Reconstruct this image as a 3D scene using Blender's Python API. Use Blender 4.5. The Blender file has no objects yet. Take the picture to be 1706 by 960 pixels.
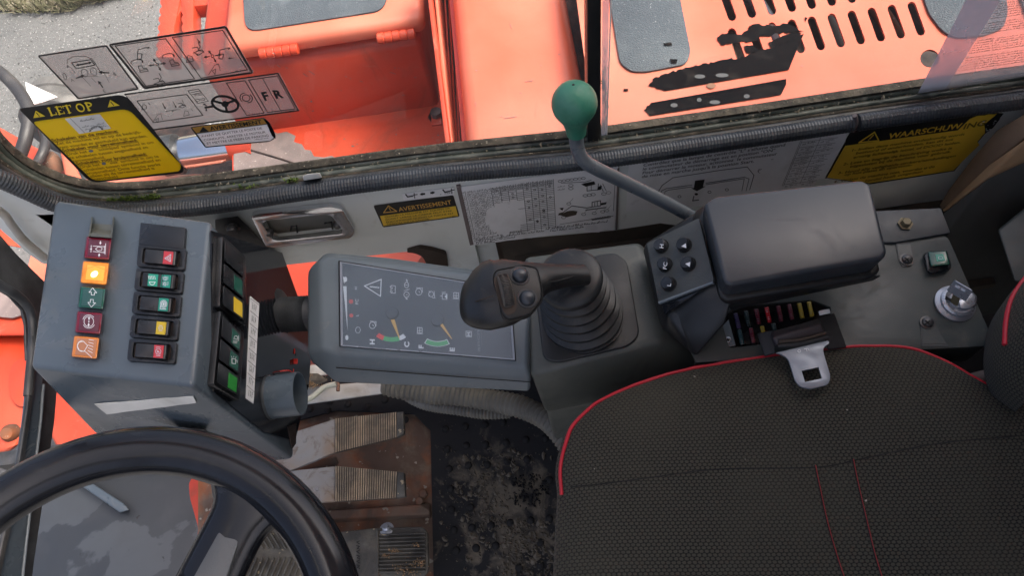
import bpy, bmesh, math, random
from mathutils import Vector, Matrix
random.seed(7)
R = math.radians
scene = bpy.context.scene
COL = scene.collection

# ---------------------------------------------------------------- camera
FPX = 1232.0                                  # focal length in pixels of the 1706 px wide photograph
CAM = Vector((0, 0, .75))
_z = Vector((-137, 635, 1232)).normalized()
_x = Vector((1, .138, .040)); _x = (_x - _x.dot(_z)*_z).normalized()
_y = _z.cross(_x)
MR = Matrix((_x, _y, _z))                     # camera axes -> world axes
cd = bpy.data.cameras.new('camera'); cam = bpy.data.objects.new('camera', cd); COL.objects.link(cam)
cd.sensor_width = 36; cd.lens = FPX/1706*36; cd.clip_start = .02; cd.clip_end = 3000
cam.matrix_world = Matrix.Translation(CAM) @ MR.to_4x4()
scene.camera = cam

# ---------------------------------------------------------------- light
SUN_EL, SUN_AZ = 56, -92                       # azimuth measured from +Y towards -X
world = bpy.data.worlds.new('World'); scene.world = world; world.use_nodes = True
wn = world.node_tree; bg = wn.nodes['Background']
sky = wn.nodes.new('ShaderNodeTexSky'); sky.sky_type = 'NISHITA'; sky.sun_disc = False
sky.sun_elevation = R(SUN_EL); sky.sun_rotation = R(-SUN_AZ); sky.dust_density = 9; sky.air_density = .5; sky.ozone_density = .3
wn.links.new(sky.outputs[0], bg.inputs[0]); bg.inputs[1].default_value = .15
sl = bpy.data.lights.new('sun', 'SUN'); sl.energy = 1.0; sl.angle = R(16); sl.color = (1, .95, .88)
sun = bpy.data.objects.new('sun', sl); COL.objects.link(sun)
sd = Vector((-math.sin(R(SUN_AZ))*math.cos(R(SUN_EL)), math.cos(R(SUN_AZ))*math.cos(R(SUN_EL)), math.sin(R(SUN_EL))))
sun.rotation_euler = sd.to_track_quat('Z', 'Y').to_euler(); sun.location = (0, 0, 5)
vs = scene.view_settings; vs.view_transform = 'Standard'; vs.look = 'None'; vs.exposure = 1.55; vs.gamma = 1; vs.use_curve_mapping = False
scene.cycles.max_bounces = 8; scene.cycles.transparent_max_bounces = 24
scene.cycles.caustics_reflective = False; scene.cycles.caustics_refractive = False
try: scene.cycles.use_denoising = True
except Exception: pass

# ---------------------------------------------------------------- measuring
def ray(px, py):
    return (MR @ Vector((px-853, 480-py, -FPX))).normalized()
class Pl:                                     # a real plane in the cab; at() reads off where a sight line meets it
    def __init__(s, o, n):
        s.o = Vector(o); s.n = Vector(n).normalized()
        if s.n.dot(CAM-s.o) < 0: s.n = -s.n
    def at(s, px, py, off=0):
        d = ray(px, py); o = s.o+s.n*off
        return CAM+d*((o-CAM).dot(s.n)/d.dot(s.n))
def PZ(z): return Pl((0, 0, z), (0, 0, 1))
def PY(y): return Pl((0, y, 0), (0, -1, 0))
def PX(x): return Pl((x, 0, 0), (1, 0, 0))
def P3(a, b, c): return Pl(a, (Vector(b)-Vector(a)).cross(Vector(c)-Vector(a)))
def W(px, py, z): return PZ(z).at(px, py)
def WY(px, py, y): return PY(y).at(px, py)
def WX(px, py, x): return PX(x).at(px, py)

# ---------------------------------------------------------------- objects
ORG = {}
def link(name, data, parent, loc=None):
    o = bpy.data.objects.new(name, data); COL.objects.link(o)
    if parent is not None:
        o.parent = parent; ORG[o.name] = ORG[parent.name]
    else:
        L = Vector(loc) if loc is not None else Vector((0, 0, 0))
        o.location = L; ORG[o.name] = L
    return o
def thing(name, loc, label, cat, group=None):
    o = link(name, None, None, loc); o['label'] = label; o['category'] = cat
    if group: o['group'] = group
    o.empty_display_size = .02
    return o
def tag(o, label, cat, group=None, kind=None):
    if label: o['label'] = label
    if cat: o['category'] = cat
    if group: o['group'] = group
    if kind: o['kind'] = kind
    return o
def mk(name, bm, mat, parent=None, smooth=40, bevel=0, seg=2, bang=25):
    if isinstance(bm, tuple):
        b = bmesh.new(); vs_ = [b.verts.new(v) for v in bm[0]]
        for f in bm[1]:
            try: b.faces.new([vs_[i] for i in f])
            except ValueError: pass
        bm = b
    if bevel:
        bmesh.ops.recalc_face_normals(bm, faces=bm.faces)
        es = [e for e in bm.edges if len(e.link_faces) == 2 and e.calc_face_angle(0) > R(bang)]
        bmesh.ops.bevel(bm, geom=es, offset=bevel, offset_type='OFFSET', segments=seg, profile=.5, affect='EDGES', clamp_overlap=True)
    bmesh.ops.recalc_face_normals(bm, faces=bm.faces)
    me = bpy.data.meshes.new(name)
    if parent is None:
        xs = [v.co for v in bm.verts]
        lo = Vector([min(c[i] for c in xs) for i in range(3)]); hi = Vector([max(c[i] for c in xs) for i in range(3)])
        L = Vector(((lo.x+hi.x)/2, (lo.y+hi.y)/2, lo.z))
    else: L = ORG[parent.name]
    bmesh.ops.translate(bm, verts=bm.verts, vec=-L)
    bm.to_mesh(me); bm.free()
    if smooth:
        me.shade_smooth(); me.set_sharp_from_angle(angle=R(smooth))
    if isinstance(mat, str): mat = M[mat]
    me.materials.append(mat)
    return link(name, me, parent, L)
def rpoly(pts, r, n=4):                       # round a polygon's corners
    out = []; N = len(pts)
    rs = r if isinstance(r, (list, tuple)) else [r]*N
    for i in range(N):
        p0, p, p1 = Vector(pts[i-1]), Vector(pts[i]), Vector(pts[(i+1) % N])
        a, b = (p0-p), (p1-p); rr = min(rs[i], a.length*.48, b.length*.48)
        if rr < .05: out.append(tuple(p)); continue
        s, e = p+a.normalized()*rr, p+b.normalized()*rr
        for k in range(n+1):
            t = k/n; q = s*(1-t)**2+p*2*t*(1-t)+e*t*t; out.append(tuple(q))
    return out
def loops(pl, pts, offs):                     # stacked outlines -> closed solid; offs = [(height, scale)]
    pass
def plate(name, pl, pts, top, thick, mat, parent=None, holes=(), bevel=.0006, seg=2, smooth=40, depthdir=None, raw=False):
    """outline (and holes) measured on the plane raised by top, given real thickness downwards"""
    bm = bmesh.new(); n = pl.n; dd = depthdir if depthdir is not None else -n
    alls = []; lps = []
    for lp in [pts]+list(holes):
        vs_ = [bm.verts.new(pl.at(p[0], p[1], top)) for p in lp]; alls += vs_; lps.append([Vector((p[0], p[1], 0)) for p in lp])
    if holes:
        from mathutils.geometry import tessellate_polygon
        for t in tessellate_polygon(lps):
            try: bm.faces.new([alls[i] for i in t])
            except ValueError: pass
    else: bm.faces.new(bm.verts[:])
    topf = bm.faces[:]
    r = bmesh.ops.extrude_face_region(bm, geom=topf, use_keep_orig=True)
    bmesh.ops.translate(bm, verts=[g for g in r['geom'] if isinstance(g, bmesh.types.BMVert)], vec=dd*thick)
    if raw: return bm
    return mk(name, bm, mat, parent, smooth=smooth, bevel=bevel, seg=seg)
def shr(q, f):
    c = sum((Vector(p) for p in q), Vector((0, 0)))/len(q); return [tuple(c+(Vector(p)-c)*f) for p in q]
def hull(name, pts, mat, parent=None, bevel=.003, seg=3, smooth=40):
    bm = bmesh.new()
    for p in pts: bm.verts.new(p)
    bmesh.ops.convex_hull(bm, input=bm.verts)
    bmesh.ops.delete(bm, geom=[v for v in bm.verts if not v.link_faces], context='VERTS')
    bmesh.ops.dissolve_limit(bm, angle_limit=R(4), verts=bm.verts, edges=bm.edges)
    return mk(name, bm, mat, parent, smooth=smooth, bevel=bevel, seg=seg)
def rings(name, rs, mat, parent=None, closed=False, cap=True, smooth=40):
    n = len(rs[0]); V = [p for r in rs for p in r]; Fc = []
    for i in range(len(rs)-(0 if closed else 1)):
        a, b = i*n, ((i+1) % len(rs))*n
        for k in range(n): Fc.append((a+k, a+(k+1) % n, b+(k+1) % n, b+k))
    if cap and not closed: Fc += [tuple(range(n)), tuple(range((len(rs)-1)*n, len(rs)*n))]
    if name is None: return V, Fc
    return mk(name, (V, Fc), mat, parent, smooth=smooth)
def crv(P, n=8):                              # Catmull-Rom through points
    P = [Vector(p) for p in P]; out = []
    for i in range(len(P)-1):
        a = P[i-1] if i else P[0]*2-P[1]; b, c = P[i], P[i+1]; d = P[i+2] if i+2 < len(P) else c*2-b
        for k in range(n):
            t = k/n
            out.append(.5*((2*b)+(c-a)*t+(2*a-5*b+4*c-d)*t*t+(3*b-a-3*c+d)*t**3))
    out.append(P[-1]); return out
def tube(name, P, r, mat, parent=None, n=12, sub=8, mod=None, smooth=60, up=None, flat=1.0, step=None, cap=True, raw=False):
    C = crv(P, sub) if sub else [Vector(p) for p in P]
    if step:                                  # resample evenly
        L = [0]
        for i in range(1, len(C)): L.append(L[-1]+(C[i]-C[i-1]).length)
        m = max(2, int(L[-1]/step)); D = []; j = 0
        for k in range(m+1):
            s = L[-1]*k/m
            while j < len(C)-2 and L[j+1] < s: j += 1
            t = (s-L[j])/max(1e-9, L[j+1]-L[j]); D.append(C[j].lerp(C[j+1], min(1, t)))
        C = D
    rs = []; N = len(C); pn = None
    for i, c in enumerate(C):
        t = (C[min(i+1, N-1)]-C[max(i-1, 0)]).normalized()
        if pn is None: pn = Vector(up) if up is not None else (Vector((0, 0, 1)) if abs(t.z) < .9 else Vector((0, 1, 0)))
        pn = (pn-pn.dot(t)*t).normalized(); b = t.cross(pn)
        u = i/(N-1)
        if callable(r): rr = r(u)
        elif isinstance(r, (list, tuple)):
            q = u*(len(r)-1); k = min(int(q), len(r)-2); f = q-k; f = f*f*(3-2*f); rr = r[k]*(1-f)+r[k+1]*f
        else: rr = r
        if mod: rr *= mod(i)
        rs.append([c+(pn*math.cos(a)*flat+b*math.sin(a))*rr for a in [2*math.pi*k/n for k in range(n)]])
    if raw: return rings(None, rs, None, cap=cap)
    return rings(name, rs, mat, parent, smooth=smooth, cap=cap)
def lathe(name, c, ax, prof, mat, parent=None, n=28, smooth=40, ex=1.0, raw=False):
    c = Vector(c); ax = Vector(ax).normalized()
    u = ax.orthogonal().normalized(); v = ax.cross(u)
    rs = [[c+ax*h+(u*math.cos(2*math.pi*k/n)+v*math.sin(2*math.pi*k/n)*ex)*max(r, 1e-5) for k in range(n)] for r, h in prof]
    if raw: return rings(None, rs, None)
    return rings(name, rs, mat, parent, smooth=smooth)
def ball(name, c, r, mat, parent=None, sc=(1, 1, 1), u=24, v=14, rot=None):
    bm = bmesh.new(); bmesh.ops.create_uvsphere(bm, u_segments=u, v_segments=v, radius=r)
    for w in bm.verts:
        q = Vector((w.co.x*sc[0], w.co.y*sc[1], w.co.z*sc[2])); w.co = (rot @ q if rot else q)+Vector(c)
    return mk(name, bm, mat, parent, smooth=80)
from mathutils import noise as _nz
def wobble(o, amp, sc):                       # slight unevenness of a soft part
    for v in o.data.vertices:
        p = v.co*sc; v.co += Vector((_nz.noise(p), _nz.noise(p+Vector((9, 3, 1))), _nz.noise(p+Vector((2, 7, 5)))))*amp
    return o
def merge(lst):
    V = []; Fc = []
    for v, f in lst:
        o = len(V); V += list(v); Fc += [tuple(i+o for i in g) for g in f]
    return V, Fc
def box(a, b):                                # axis box corners
    return [Vector((x, y, z)) for x in (a[0], b[0]) for y in (a[1], b[1]) for z in (a[2], b[2])]
BOXF = [(0, 1, 3, 2), (4, 6, 7, 5), (0, 4, 5, 1), (2, 3, 7, 6), (0, 2, 6, 4), (1, 5, 7, 3)]

# ---------------------------------------------------------------- printing (flat print laid on a surface)
_tc = {}
def glyphs(s, bold=0, shear=0, space=1.0):
    k = (s, bold, shear, space)
    if k not in _tc:
        cu = bpy.data.curves.new('t', 'FONT'); cu.body = s; cu.size = 1; cu.offset = bold; cu.shear = shear; cu.space_character = space; cu.resolution_u = 3
        ob = bpy.data.objects.new('t', cu); COL.objects.link(ob)
        dg = bpy.context.evaluated_depsgraph_get(); me = bpy.data.meshes.new_from_object(ob.evaluated_get(dg))
        _tc[k] = ([(v.co.x, v.co.y) for v in me.vertices], [tuple(p.vertices) for p in me.polygons])
        bpy.data.objects.remove(ob); bpy.data.curves.remove(cu); bpy.data.meshes.remove(me)
    return _tc[k]
class Ink:
    def __init__(s, pl, lift=.0004, ws=1.0): s.pl = pl; s.lift = lift; s.ws = ws; s.V = []; s.F = []
    def _add(s, pts, faces):
        o = len(s.V); s.k = getattr(s, 'k', 0)+1; l = s.lift+(s.k % 45)*4e-6; s.V += [s.pl.at(p[0], p[1], l) for p in pts]; s.F += [tuple(i+o for i in f) for f in faces]
    def poly(s, pts): s._add(pts, [tuple(range(len(pts)))]); return s
    def line(s, *pts, w=1.0, close=False):
        P = [Vector(p) for p in pts]
        if close: P.append(P[0])
        for a, b in zip(P[:-1], P[1:]):
            d = b-a
            if d.length < 1e-6: continue
            d.normalize(); w_ = w*s.ws; q = Vector((-d.y, d.x))*w_/2; e = d*w_*.4
            s._add([a-e+q, b+e+q, b+e-q, a-e-q], [(0, 1, 2, 3)])
        return s
    def arc(s, c, rx, ry, a0=0, a1=360, w=1.0, n=20, rot=0):
        pts = []
        for k in range(n+1):
            a = R(a0+(a1-a0)*k/n); x, y = rx*math.cos(a), ry*math.sin(a); cr, sr = math.cos(R(rot)), math.sin(R(rot))
            pts.append((c[0]+x*cr-y*sr, c[1]+x*sr+y*cr))
        return s.line(*pts, w=w)
    def disc(s, c, rx, ry=None, n=14):
        ry = ry or rx
        return s.poly([(c[0]+rx*math.cos(2*math.pi*k/n), c[1]+ry*math.sin(2*math.pi*k/n)) for k in range(n)])
    def arrow(s, a, b, w=1.2, head=5):
        a, b = Vector(a), Vector(b); d = (b-a).normalized(); q = Vector((-d.y, d.x))
        s.line(a, b-d*head*.6, w=w); s.poly([b, b-d*head+q*head*.5, b-d*head-q*head*.5]); return s
    def text(s, t, o, X_, Y_, bold=0, shear=0, space=1.0, fit=None):
        """o = baseline start in photo pixels, X_/Y_ = pixel vectors of one em; fit = pixel end of the line"""
        v, f = glyphs(t, bold, shear, space); o = Vector(o); X_ = Vector(X_); Y_ = Vector(Y_)
        if fit is not None and v:
            wmax = max(p[0] for p in v); X_ = (Vector(fit)-o)/wmax
        s._add([o+X_*p[0]+Y_*p[1] for p in v], f); return s
    def micro(s, a, b, h, dens=.75, w=.45):
        """a line of print too small to read: uneven little strokes"""
        a, b = Vector(a), Vector(b); L = (b-a).length; d = (b-a)/max(L, 1e-6); q = Vector((-d.y, d.x)); x = 0
        while x < L:
            if random.random() < dens:
                hh = h*random.uniform(.45, 1); p = a+d*x
                s.line(p, p+d*random.uniform(.2, 1.2)*h*.5-q*hh*random.choice((0, 1)), w=w)
            x += h*.55
        return s
    def build(s, name, mat, parent, label=None):
        if not s.V: return None
        o = mk(name, (s.V, s.F), mat, parent, smooth=0)
        if label: o['label'] = label
        return o

# ---------------------------------------------------------------- materials
M = {}
def mat(name, col, rough=.5, metal=0, col2=None, ns=8, nlo=.4, nhi=.65, speck=None, sscale=200, sthr=.72, bs=0, bstr=.2, bdist=.001, rv=.12, coat=0, spec=.5, emit=None, es=0, detail=6, dust=None, dscale=3, dlo=.5, dhi=.8, damt=.6, bs2=0, b2=.2):
    m = bpy.data.materials.new(name); m.use_nodes = True; nt = m.node_tree; N = nt.nodes; Lk = nt.links
    b = N['Principled BSDF']; tc = N.new('ShaderNodeTexCoord')
    def noise(sc, d=5, dist=0):
        t = N.new('ShaderNodeTexNoise'); t.inputs['Scale'].default_value = sc; t.inputs['Detail'].default_value = d; t.inputs['Distortion'].default_value = dist
        Lk.new(tc.outputs['Object'], t.inputs['Vector']); return t.outputs['Fac']
    def ramp(src, lo, hi):
        r = N.new('ShaderNodeMapRange'); r.inputs['From Min'].default_value = lo; r.inputs['From Max'].default_value = hi; Lk.new(src, r.inputs['Value']); return r.outputs[0]
    def mix(fac, a, c):
        x = N.new('ShaderNodeMix'); x.data_type = 'RGBA'; Lk.new(fac, x.inputs[0])
        for i, s_ in ((6, a), (7, c)):
            if isinstance(s_, tuple): x.inputs[i].default_value = (*s_, 1)
            else: Lk.new(s_, x.inputs[i])
        return x.outputs[2]
    cur = col
    if col2: cur = mix(ramp(noise(ns, detail, .3), nlo, nhi), cur, col2)
    if dust:
        f = ramp(noise(dscale, 8, .5), dlo, dhi); mm = N.new('ShaderNodeMath'); mm.operation = 'MULTIPLY'; Lk.new(f, mm.inputs[0]); mm.inputs[1].default_value = damt
        cur = mix(mm.outputs[0], cur, dust)
    if speck: cur = mix(ramp(noise(sscale, 3), sthr, sthr+.03), cur, speck)
    if isinstance(cur, tuple): b.inputs['Base Color'].default_value = (*cur, 1)
    else: Lk.new(cur, b.inputs['Base Color'])
    if rv:
        r = N.new('ShaderNodeMapRange'); r.inputs['To Min'].default_value = max(.02, rough-rv); r.inputs['To Max'].default_value = min(1, rough+rv)
        r.inputs['From Min'].default_value = .3; r.inputs['From Max'].default_value = .7
        Lk.new(noise(ns*2.3+5, 6), r.inputs['Value']); Lk.new(r.outputs[0], b.inputs['Roughness'])
    else: b.inputs['Roughness'].default_value = rough
    b.inputs['Metallic'].default_value = metal; b.inputs['Coat Weight'].default_value = coat; b.inputs['Specular IOR Level'].default_value = spec
    last = None
    for sc, st, di in ((bs, bstr, bdist), (bs2, b2, .002)):
        if sc:
            bp = N.new('ShaderNodeBump'); bp.inputs['Strength'].default_value = st; bp.inputs['Distance'].default_value = di
            Lk.new(noise(sc, 4), bp.inputs['Height'])
            if last: Lk.new(last, bp.inputs['Normal'])
            last = bp.outputs[0]
    if last: Lk.new(last, b.inputs['Normal'])
    if emit: b.inputs['Emission Color'].default_value = (*emit, 1); b.inputs['Emission Strength'].default_value = es
    M[name] = m; return m
def glassy(name, tint=(1, 1, 1), rough=.02, ior=1.45, mixc=None, film=0.0, filmcol=(.8, .8, .8)):
    """thin clear sheet: lets light straight through, mirrors by angle; film = share of milky surface"""
    m = bpy.data.materials.new(name); m.use_nodes = True; nt = m.node_tree; N = nt.nodes; Lk = nt.links
    N.remove(N['Principled BSDF']); out = N['Material Output']
    t = N.new('ShaderNodeBsdfTransparent'); t.inputs[0].default_value = (*tint, 1)
    g = N.new('ShaderNodeBsdfGlossy'); g.inputs['Roughness'].default_value = rough
    fr = N.new('ShaderNodeFresnel'); fr.inputs[0].default_value = ior
    ge = N.new('ShaderNodeNewGeometry'); inv = N.new('ShaderNodeMath'); inv.operation = 'SUBTRACT'; inv.inputs[0].default_value = 1; Lk.new(ge.outputs['Backfacing'], inv.inputs[1])
    mu = N.new('ShaderNodeMath'); mu.operation = 'MULTIPLY'; Lk.new(inv.outputs[0], mu.inputs[0]); Lk.new(fr.outputs[0], mu.inputs[1])
    x = N.new('ShaderNodeMixShader'); Lk.new(mu.outputs[0], x.inputs[0]); Lk.new(t.outputs[0], x.inputs[1]); Lk.new(g.outputs[0], x.inputs[2])
    o = x.outputs[0]
    if film:
        d0 = N.new('ShaderNodeBsdfDiffuse'); d0.inputs[0].default_value = (*filmcol, 1); d1 = N.new('ShaderNodeBsdfTranslucent'); d1.inputs[0].default_value = (*filmcol, 1)
        d = N.new('ShaderNodeMixShader'); Lk.new(d0.outputs[0], d.inputs[1]); Lk.new(d1.outputs[0], d.inputs[2])
        tc = N.new('ShaderNodeTexCoord'); no = N.new('ShaderNodeTexNoise'); no.inputs['Scale'].default_value = 9; no.inputs['Detail'].default_value = 6; Lk.new(tc.outputs['Object'], no.inputs['Vector'])
        mr = N.new('ShaderNodeMapRange'); mr.inputs['From Min'].default_value = .3; mr.inputs['From Max'].default_value = .7; mr.inputs['To Min'].default_value = film*.6; mr.inputs['To Max'].default_value = film*1.4
        Lk.new(no.outputs['Fac'], mr.inputs['Value'])
        y = N.new('ShaderNodeMixShader'); Lk.new(mr.outputs[0], y.inputs[0]); Lk.new(o, y.inputs[1]); Lk.new(d.outputs[0], y.inputs[2]); o = y.outputs[0]
    Lk.new(o, out.inputs[0]); M[name] = m; return m
mat('orange_paint', (.47, .046, .017), .4, col2=(.54, .07, .03), ns=3, speck=(.10, .03, .02), sscale=60, sthr=.745, bs=14, bstr=.08, bdist=.01, coat=.15, dust=(.78, .24, .14), dscale=2.2, dlo=.5, dhi=.75, damt=.3)
mat('glare_faded_orange', (.58, .112, .058), .42, col2=(.63, .20, .13), ns=2.5, speck=(.16, .05, .03), sscale=45, sthr=.755, bs=5, bstr=.12, bdist=.02, coat=.1, dust=(.60, .225, .145), dscale=2.6, dlo=.45, dhi=.75, damt=.6)  # fading plus sky glare and haze, both put into the pale colour
mat('asphalt', (.095, .098, .098), .9, col2=(.15, .15, .148), ns=1.3, speck=(.34, .33, .32), sscale=110, sthr=.64, bs=90, bstr=.35, bdist=.01, rv=.05, dust=(.085, .088, .088), dscale=70, dlo=.52, dhi=.60, damt=.6)
mat('grass_blade', (.08, .085, .04), .8, col2=(.15, .13, .08), ns=30)
mat('earth', (.20, .17, .12), .95, col2=(.30, .27, .2), ns=20, bs=60, bstr=.6)
mat('grip_pad', (.055, .070, .085), .9, col2=(.08, .098, .113), ns=7, speck=(.24, .26, .27), sscale=420, sthr=.67, bs=500, bstr=.9, bdist=.002, dust=(.20, .23, .245), dscale=9, dlo=.55, dhi=.8, damt=.5)
mat('bare_steel', (.15, .125, .12), .75, col2=(.21, .17, .16), ns=20, speck=(.42, .36, .33), sscale=220, sthr=.68, bs=60, bstr=.4)
mat('chrome', (.75, .76, .78), .12, 1, rv=.06)
mat('black_decal', (.008, .008, .009), 1, rv=0, spec=0, dust=(.05, .045, .04), dscale=30, dlo=.55, dhi=.8, damt=.5)
mat('dark_inside', (.014, .013, .013), .8, col2=(.05, .03, .025), ns=40)
mat('black_hose', (.028, .028, .03), .5, dust=(.12, .11, .1), dscale=20, damt=.4)
mat('tyre_rubber', (.07, .07, .068), .9, dust=(.19, .185, .175), dscale=12, dlo=.4, dhi=.7, damt=.8, bs=60)
mat('black_rubber', (.022, .025, .028), .5, col2=(.05, .055, .06), ns=40, dust=(.13, .12, .10), dscale=14, dlo=.5, dhi=.75, damt=.5, bs=200, bstr=.3)
mat('trim_rubber', (.024, .028, .034), .42, col2=(.042, .05, .058), ns=25, dust=(.10, .095, .085), dscale=10, dlo=.55, dhi=.8, damt=.3)
mat('seal_green', (.03, .04, .034), .5, col2=(.10, .115, .095), ns=16, dust=(.30, .30, .25), dscale=45, dlo=.52, dhi=.7, damt=.6)
mat('dirty_channel', (.030, .026, .018), .95, col2=(.085, .07, .05), ns=60, speck=(.22, .19, .14), sscale=300, sthr=.66, bs=150, bstr=1, bdist=.003)
mat('moss', (.05, .085, .015), .95, col2=(.13, .19, .03), ns=200, bs=400, bstr=1)
mat('wall_paint', (.78, .81, .77), .5, col2=(.72, .75, .71), ns=5, dust=(.26, .25, .2), dscale=7, dlo=.55, dhi=.85, damt=.5, bs=250, bstr=.05)
mat('white_frame', (.42, .42, .39), .5, col2=(.5, .48, .42), ns=14, dust=(.25, .2, .13), dscale=25, dlo=.55, dhi=.75, damt=.6)
mat('sticker_white', (.90, .90, .90), .35, col2=(.80, .80, .80), ns=6, dust=(.42, .40, .36), dscale=15, dlo=.55, dhi=.8, damt=.5)
mat('sticker_yellow', (.86, .70, .02), .4, col2=(.84, .66, .02), ns=9)
mat('label_yellow', (.86, .56, .05), .45, col2=(.76, .48, .04), ns=12, dust=(.30, .20, .06), dscale=10, damt=.4)
mat('label_orange', (.72, .42, .10), .4)
mat('print_black', (.012, .012, .012), .5, rv=0)
mat('print_dim', (.06, .055, .05), .6, rv=0)
mat('print_brown', (.16, .10, .01), .6, rv=0)
mat('print_white', (.72, .74, .76), .5, rv=0)
mat('print_yellow', (.82, .62, .03), .5, rv=0)
mat('print_red', (.75, .07, .06), .5, rv=0)
mat('print_green', (.06, .42, .14), .5, rv=0)
mat('grey_plastic', (.105, .125, .145), .38, col2=(.13, .15, .17), ns=6, speck=(.22, .23, .23), sscale=400, sthr=.73, bs=700, bstr=.12, bdist=.0005, dust=(.20, .20, .19), dscale=9, dlo=.55, dhi=.85, damt=.35)
mat('console_metal', (.074, .100, .124), .3, col2=(.09, .114, .135), ns=4, speck=(.3, .3, .3), sscale=260, sthr=.76, bs=9, bstr=.05, bdist=.01, dust=(.22, .22, .22), dscale=8, dlo=.55, dhi=.85, damt=.3)
mat('gloss_dark', (.012, .014, .018), .07, rv=.04, dust=(.1, .1, .1), dscale=12, dlo=.6, dhi=.9, damt=.25)
mat('monitor_plastic', (.105, .130, .146), .43, col2=(.125, .150, .165), ns=8, bs=900, bstr=.15, bdist=.0004, dust=(.26, .25, .22), dscale=9, dlo=.55, dhi=.85, damt=.3)
mat('green_grey_plastic', (.088, .096, .085), .46, col2=(.096, .102, .092), ns=8, bs=900, bstr=.2, bdist=.0004, speck=(.05, .04, .03), sscale=250, sthr=.76, dust=(.24, .22, .18), dscale=8, dlo=.55, dhi=.85, damt=.4)
mat('screen_back', (.032, .050, .066), .5, rv=0)
mat('black_plastic', (.013, .014, .015), .4, dust=(.10, .09, .075), dscale=25, dlo=.57, dhi=.85, damt=.3, bs=1000, bstr=.25, bdist=.0003)
mat('bezel_plastic', (.014, .016, .019), .3, rv=.08, dust=(.1, .1, .1), dscale=60, dlo=.55, dhi=.8, damt=.4)
mat('dark_grey_plastic', (.034, .039, .043), .45, col2=(.06, .068, .073), ns=12, dust=(.16, .15, .13), dscale=14, dlo=.5, dhi=.8, damt=.35, bs=1200, bstr=.3, bdist=.0004)
mat('armrest_skin', (.027, .033, .041), .32, rv=.06, spec=.55, col2=(.037, .044, .053), ns=5, bs=1500, bstr=.12, bdist=.0003, dust=(.085, .09, .095), dscale=9, dlo=.5, dhi=.8, damt=.4)
mat('keypad_face', (.062, .068, .066), .5, col2=(.058, .065, .065), ns=60, bs=600, bstr=.5, bdist=.0006)
mat('bellows_rubber', (.016, .018, .020), .42, dust=(.10, .095, .085), dscale=30, dlo=.52, dhi=.8, damt=.35, bs=900, bstr=.2, bdist=.0003)
mat('wheel_skin', (.008, .009, .012), .17, rv=.06, col2=(.014, .016, .02), ns=9, dust=(.10, .10, .11), dscale=16, dlo=.55, dhi=.85, damt=.25, bs=1600, bstr=.1, bdist=.0002, spec=.38)
mat('wheel_grey', (.11, .118, .122), .5, col2=(.08, .087, .09), ns=12, bs=800, bstr=.4, bdist=.0005)
mat('lever_paint', (.08, .097, .112), .32, col2=(.10, .117, .13), ns=14, speck=(.3, .28, .25), sscale=160, sthr=.74)
mat('green_knob', (.03, .17, .105), .45, col2=(.045, .22, .145), ns=30, dust=(.11, .26, .19), dscale=40, dlo=.5, dhi=.75, damt=.5, bs=250, bstr=.25)
mat('mat_rubber', (.013, .013, .014), .8, bs=120, bstr=.2, bdist=.002, dust=(.03, .028, .025), dscale=9, dlo=.5, dhi=.8, damt=.4, spec=.25, rv=.08)
mat('dried_mud', (.15, .128, .096), .95, col2=(.07, .06, .047), ns=60, bs=150, bstr=.8)
mat('rust_plate', (.10, .062, .043), .8, col2=(.25, .085, .032), ns=14, nlo=.45, nhi=.6, speck=(.30, .27, .22), sscale=70, sthr=.66, bs=90, bstr=.6, dust=(.19, .16, .13), dscale=11, dlo=.48, dhi=.65, damt=.7)
mat('pedal_steel', (.26, .25, .235), .6, .0, col2=(.24, .24, .23), ns=20, dust=(.26, .17, .10), dscale=16, dlo=.45, dhi=.65, damt=.7, bs=60, bstr=.3)
mat('pedal_rubber', (.20, .165, .12), .8, col2=(.42, .32, .21), ns=30, nlo=.4, nhi=.6, bs=300, bstr=.4)
mat('pedal_grip', (.055, .052, .046), .8, col2=(.15, .14, .115), ns=22, speck=(.34, .28, .18), sscale=120, sthr=.68, bs=200, bstr=.6, bdist=.002)
mat('hose_grey', (.17, .165, .145), .6, col2=(.11, .105, .09), ns=15, dust=(.26, .23, .17), dscale=25, damt=.5)
mat('piping_red', (.50, .012, .030), .45)
mat('stitch_red', (.26, .025, .022), .7)
mat('seam_dark', (.012, .012, .011), .9)
mat('sponge_brown', (.15, .105, .07), .9, col2=(.22, .15, .095), ns=9, bs=200, bstr=.4)
mat('foam_tan', (.30, .19, .10), .9, col2=(.36, .24, .13), ns=12, bs=160, bstr=.4)
mat('felt_dark', (.06, .062, .058), .9, col2=(.06, .06, .055), ns=10)
mat('shelf_brown', (.05, .04, .03), .8, col2=(.09, .07, .05), ns=12, bs=80)
mat('zinc', (.5, .52, .55), .34, .65, col2=(.42, .45, .5), ns=30, rv=.15)
mat('dark_screw', (.10, .10, .10), .45, .7, dust=(.15, .12, .09), dscale=90, damt=.5)
mat('brass_bolt', (.16, .13, .07), .6, .2, dust=(.2, .16, .1), dscale=60)
mat('strap_black', (.020, .020, .021), .7, bs=500, bstr=.3)
mat('strap_purple', (.035, .028, .032), .6, bs=900, bstr=.3)
mat('plate_grey', (.16, .19, .21), .4)
mat('paper_white', (.75, .75, .72), .7)
mat('tape_white', (.88, .88, .83), .5, col2=(.6, .6, .55), ns=15, dust=(.4, .35, .28), dscale=30, dlo=.6, dhi=.8)
mat('wire_red', (.6, .03, .02), .4); mat('wire_cream', (.55, .55, .42), .4)
mat('lens_red', (.16, .004, .018), .18, rv=.03, coat=.5); mat('lens_green', (.006, .075, .05), .18, rv=.03, coat=.5)
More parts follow.
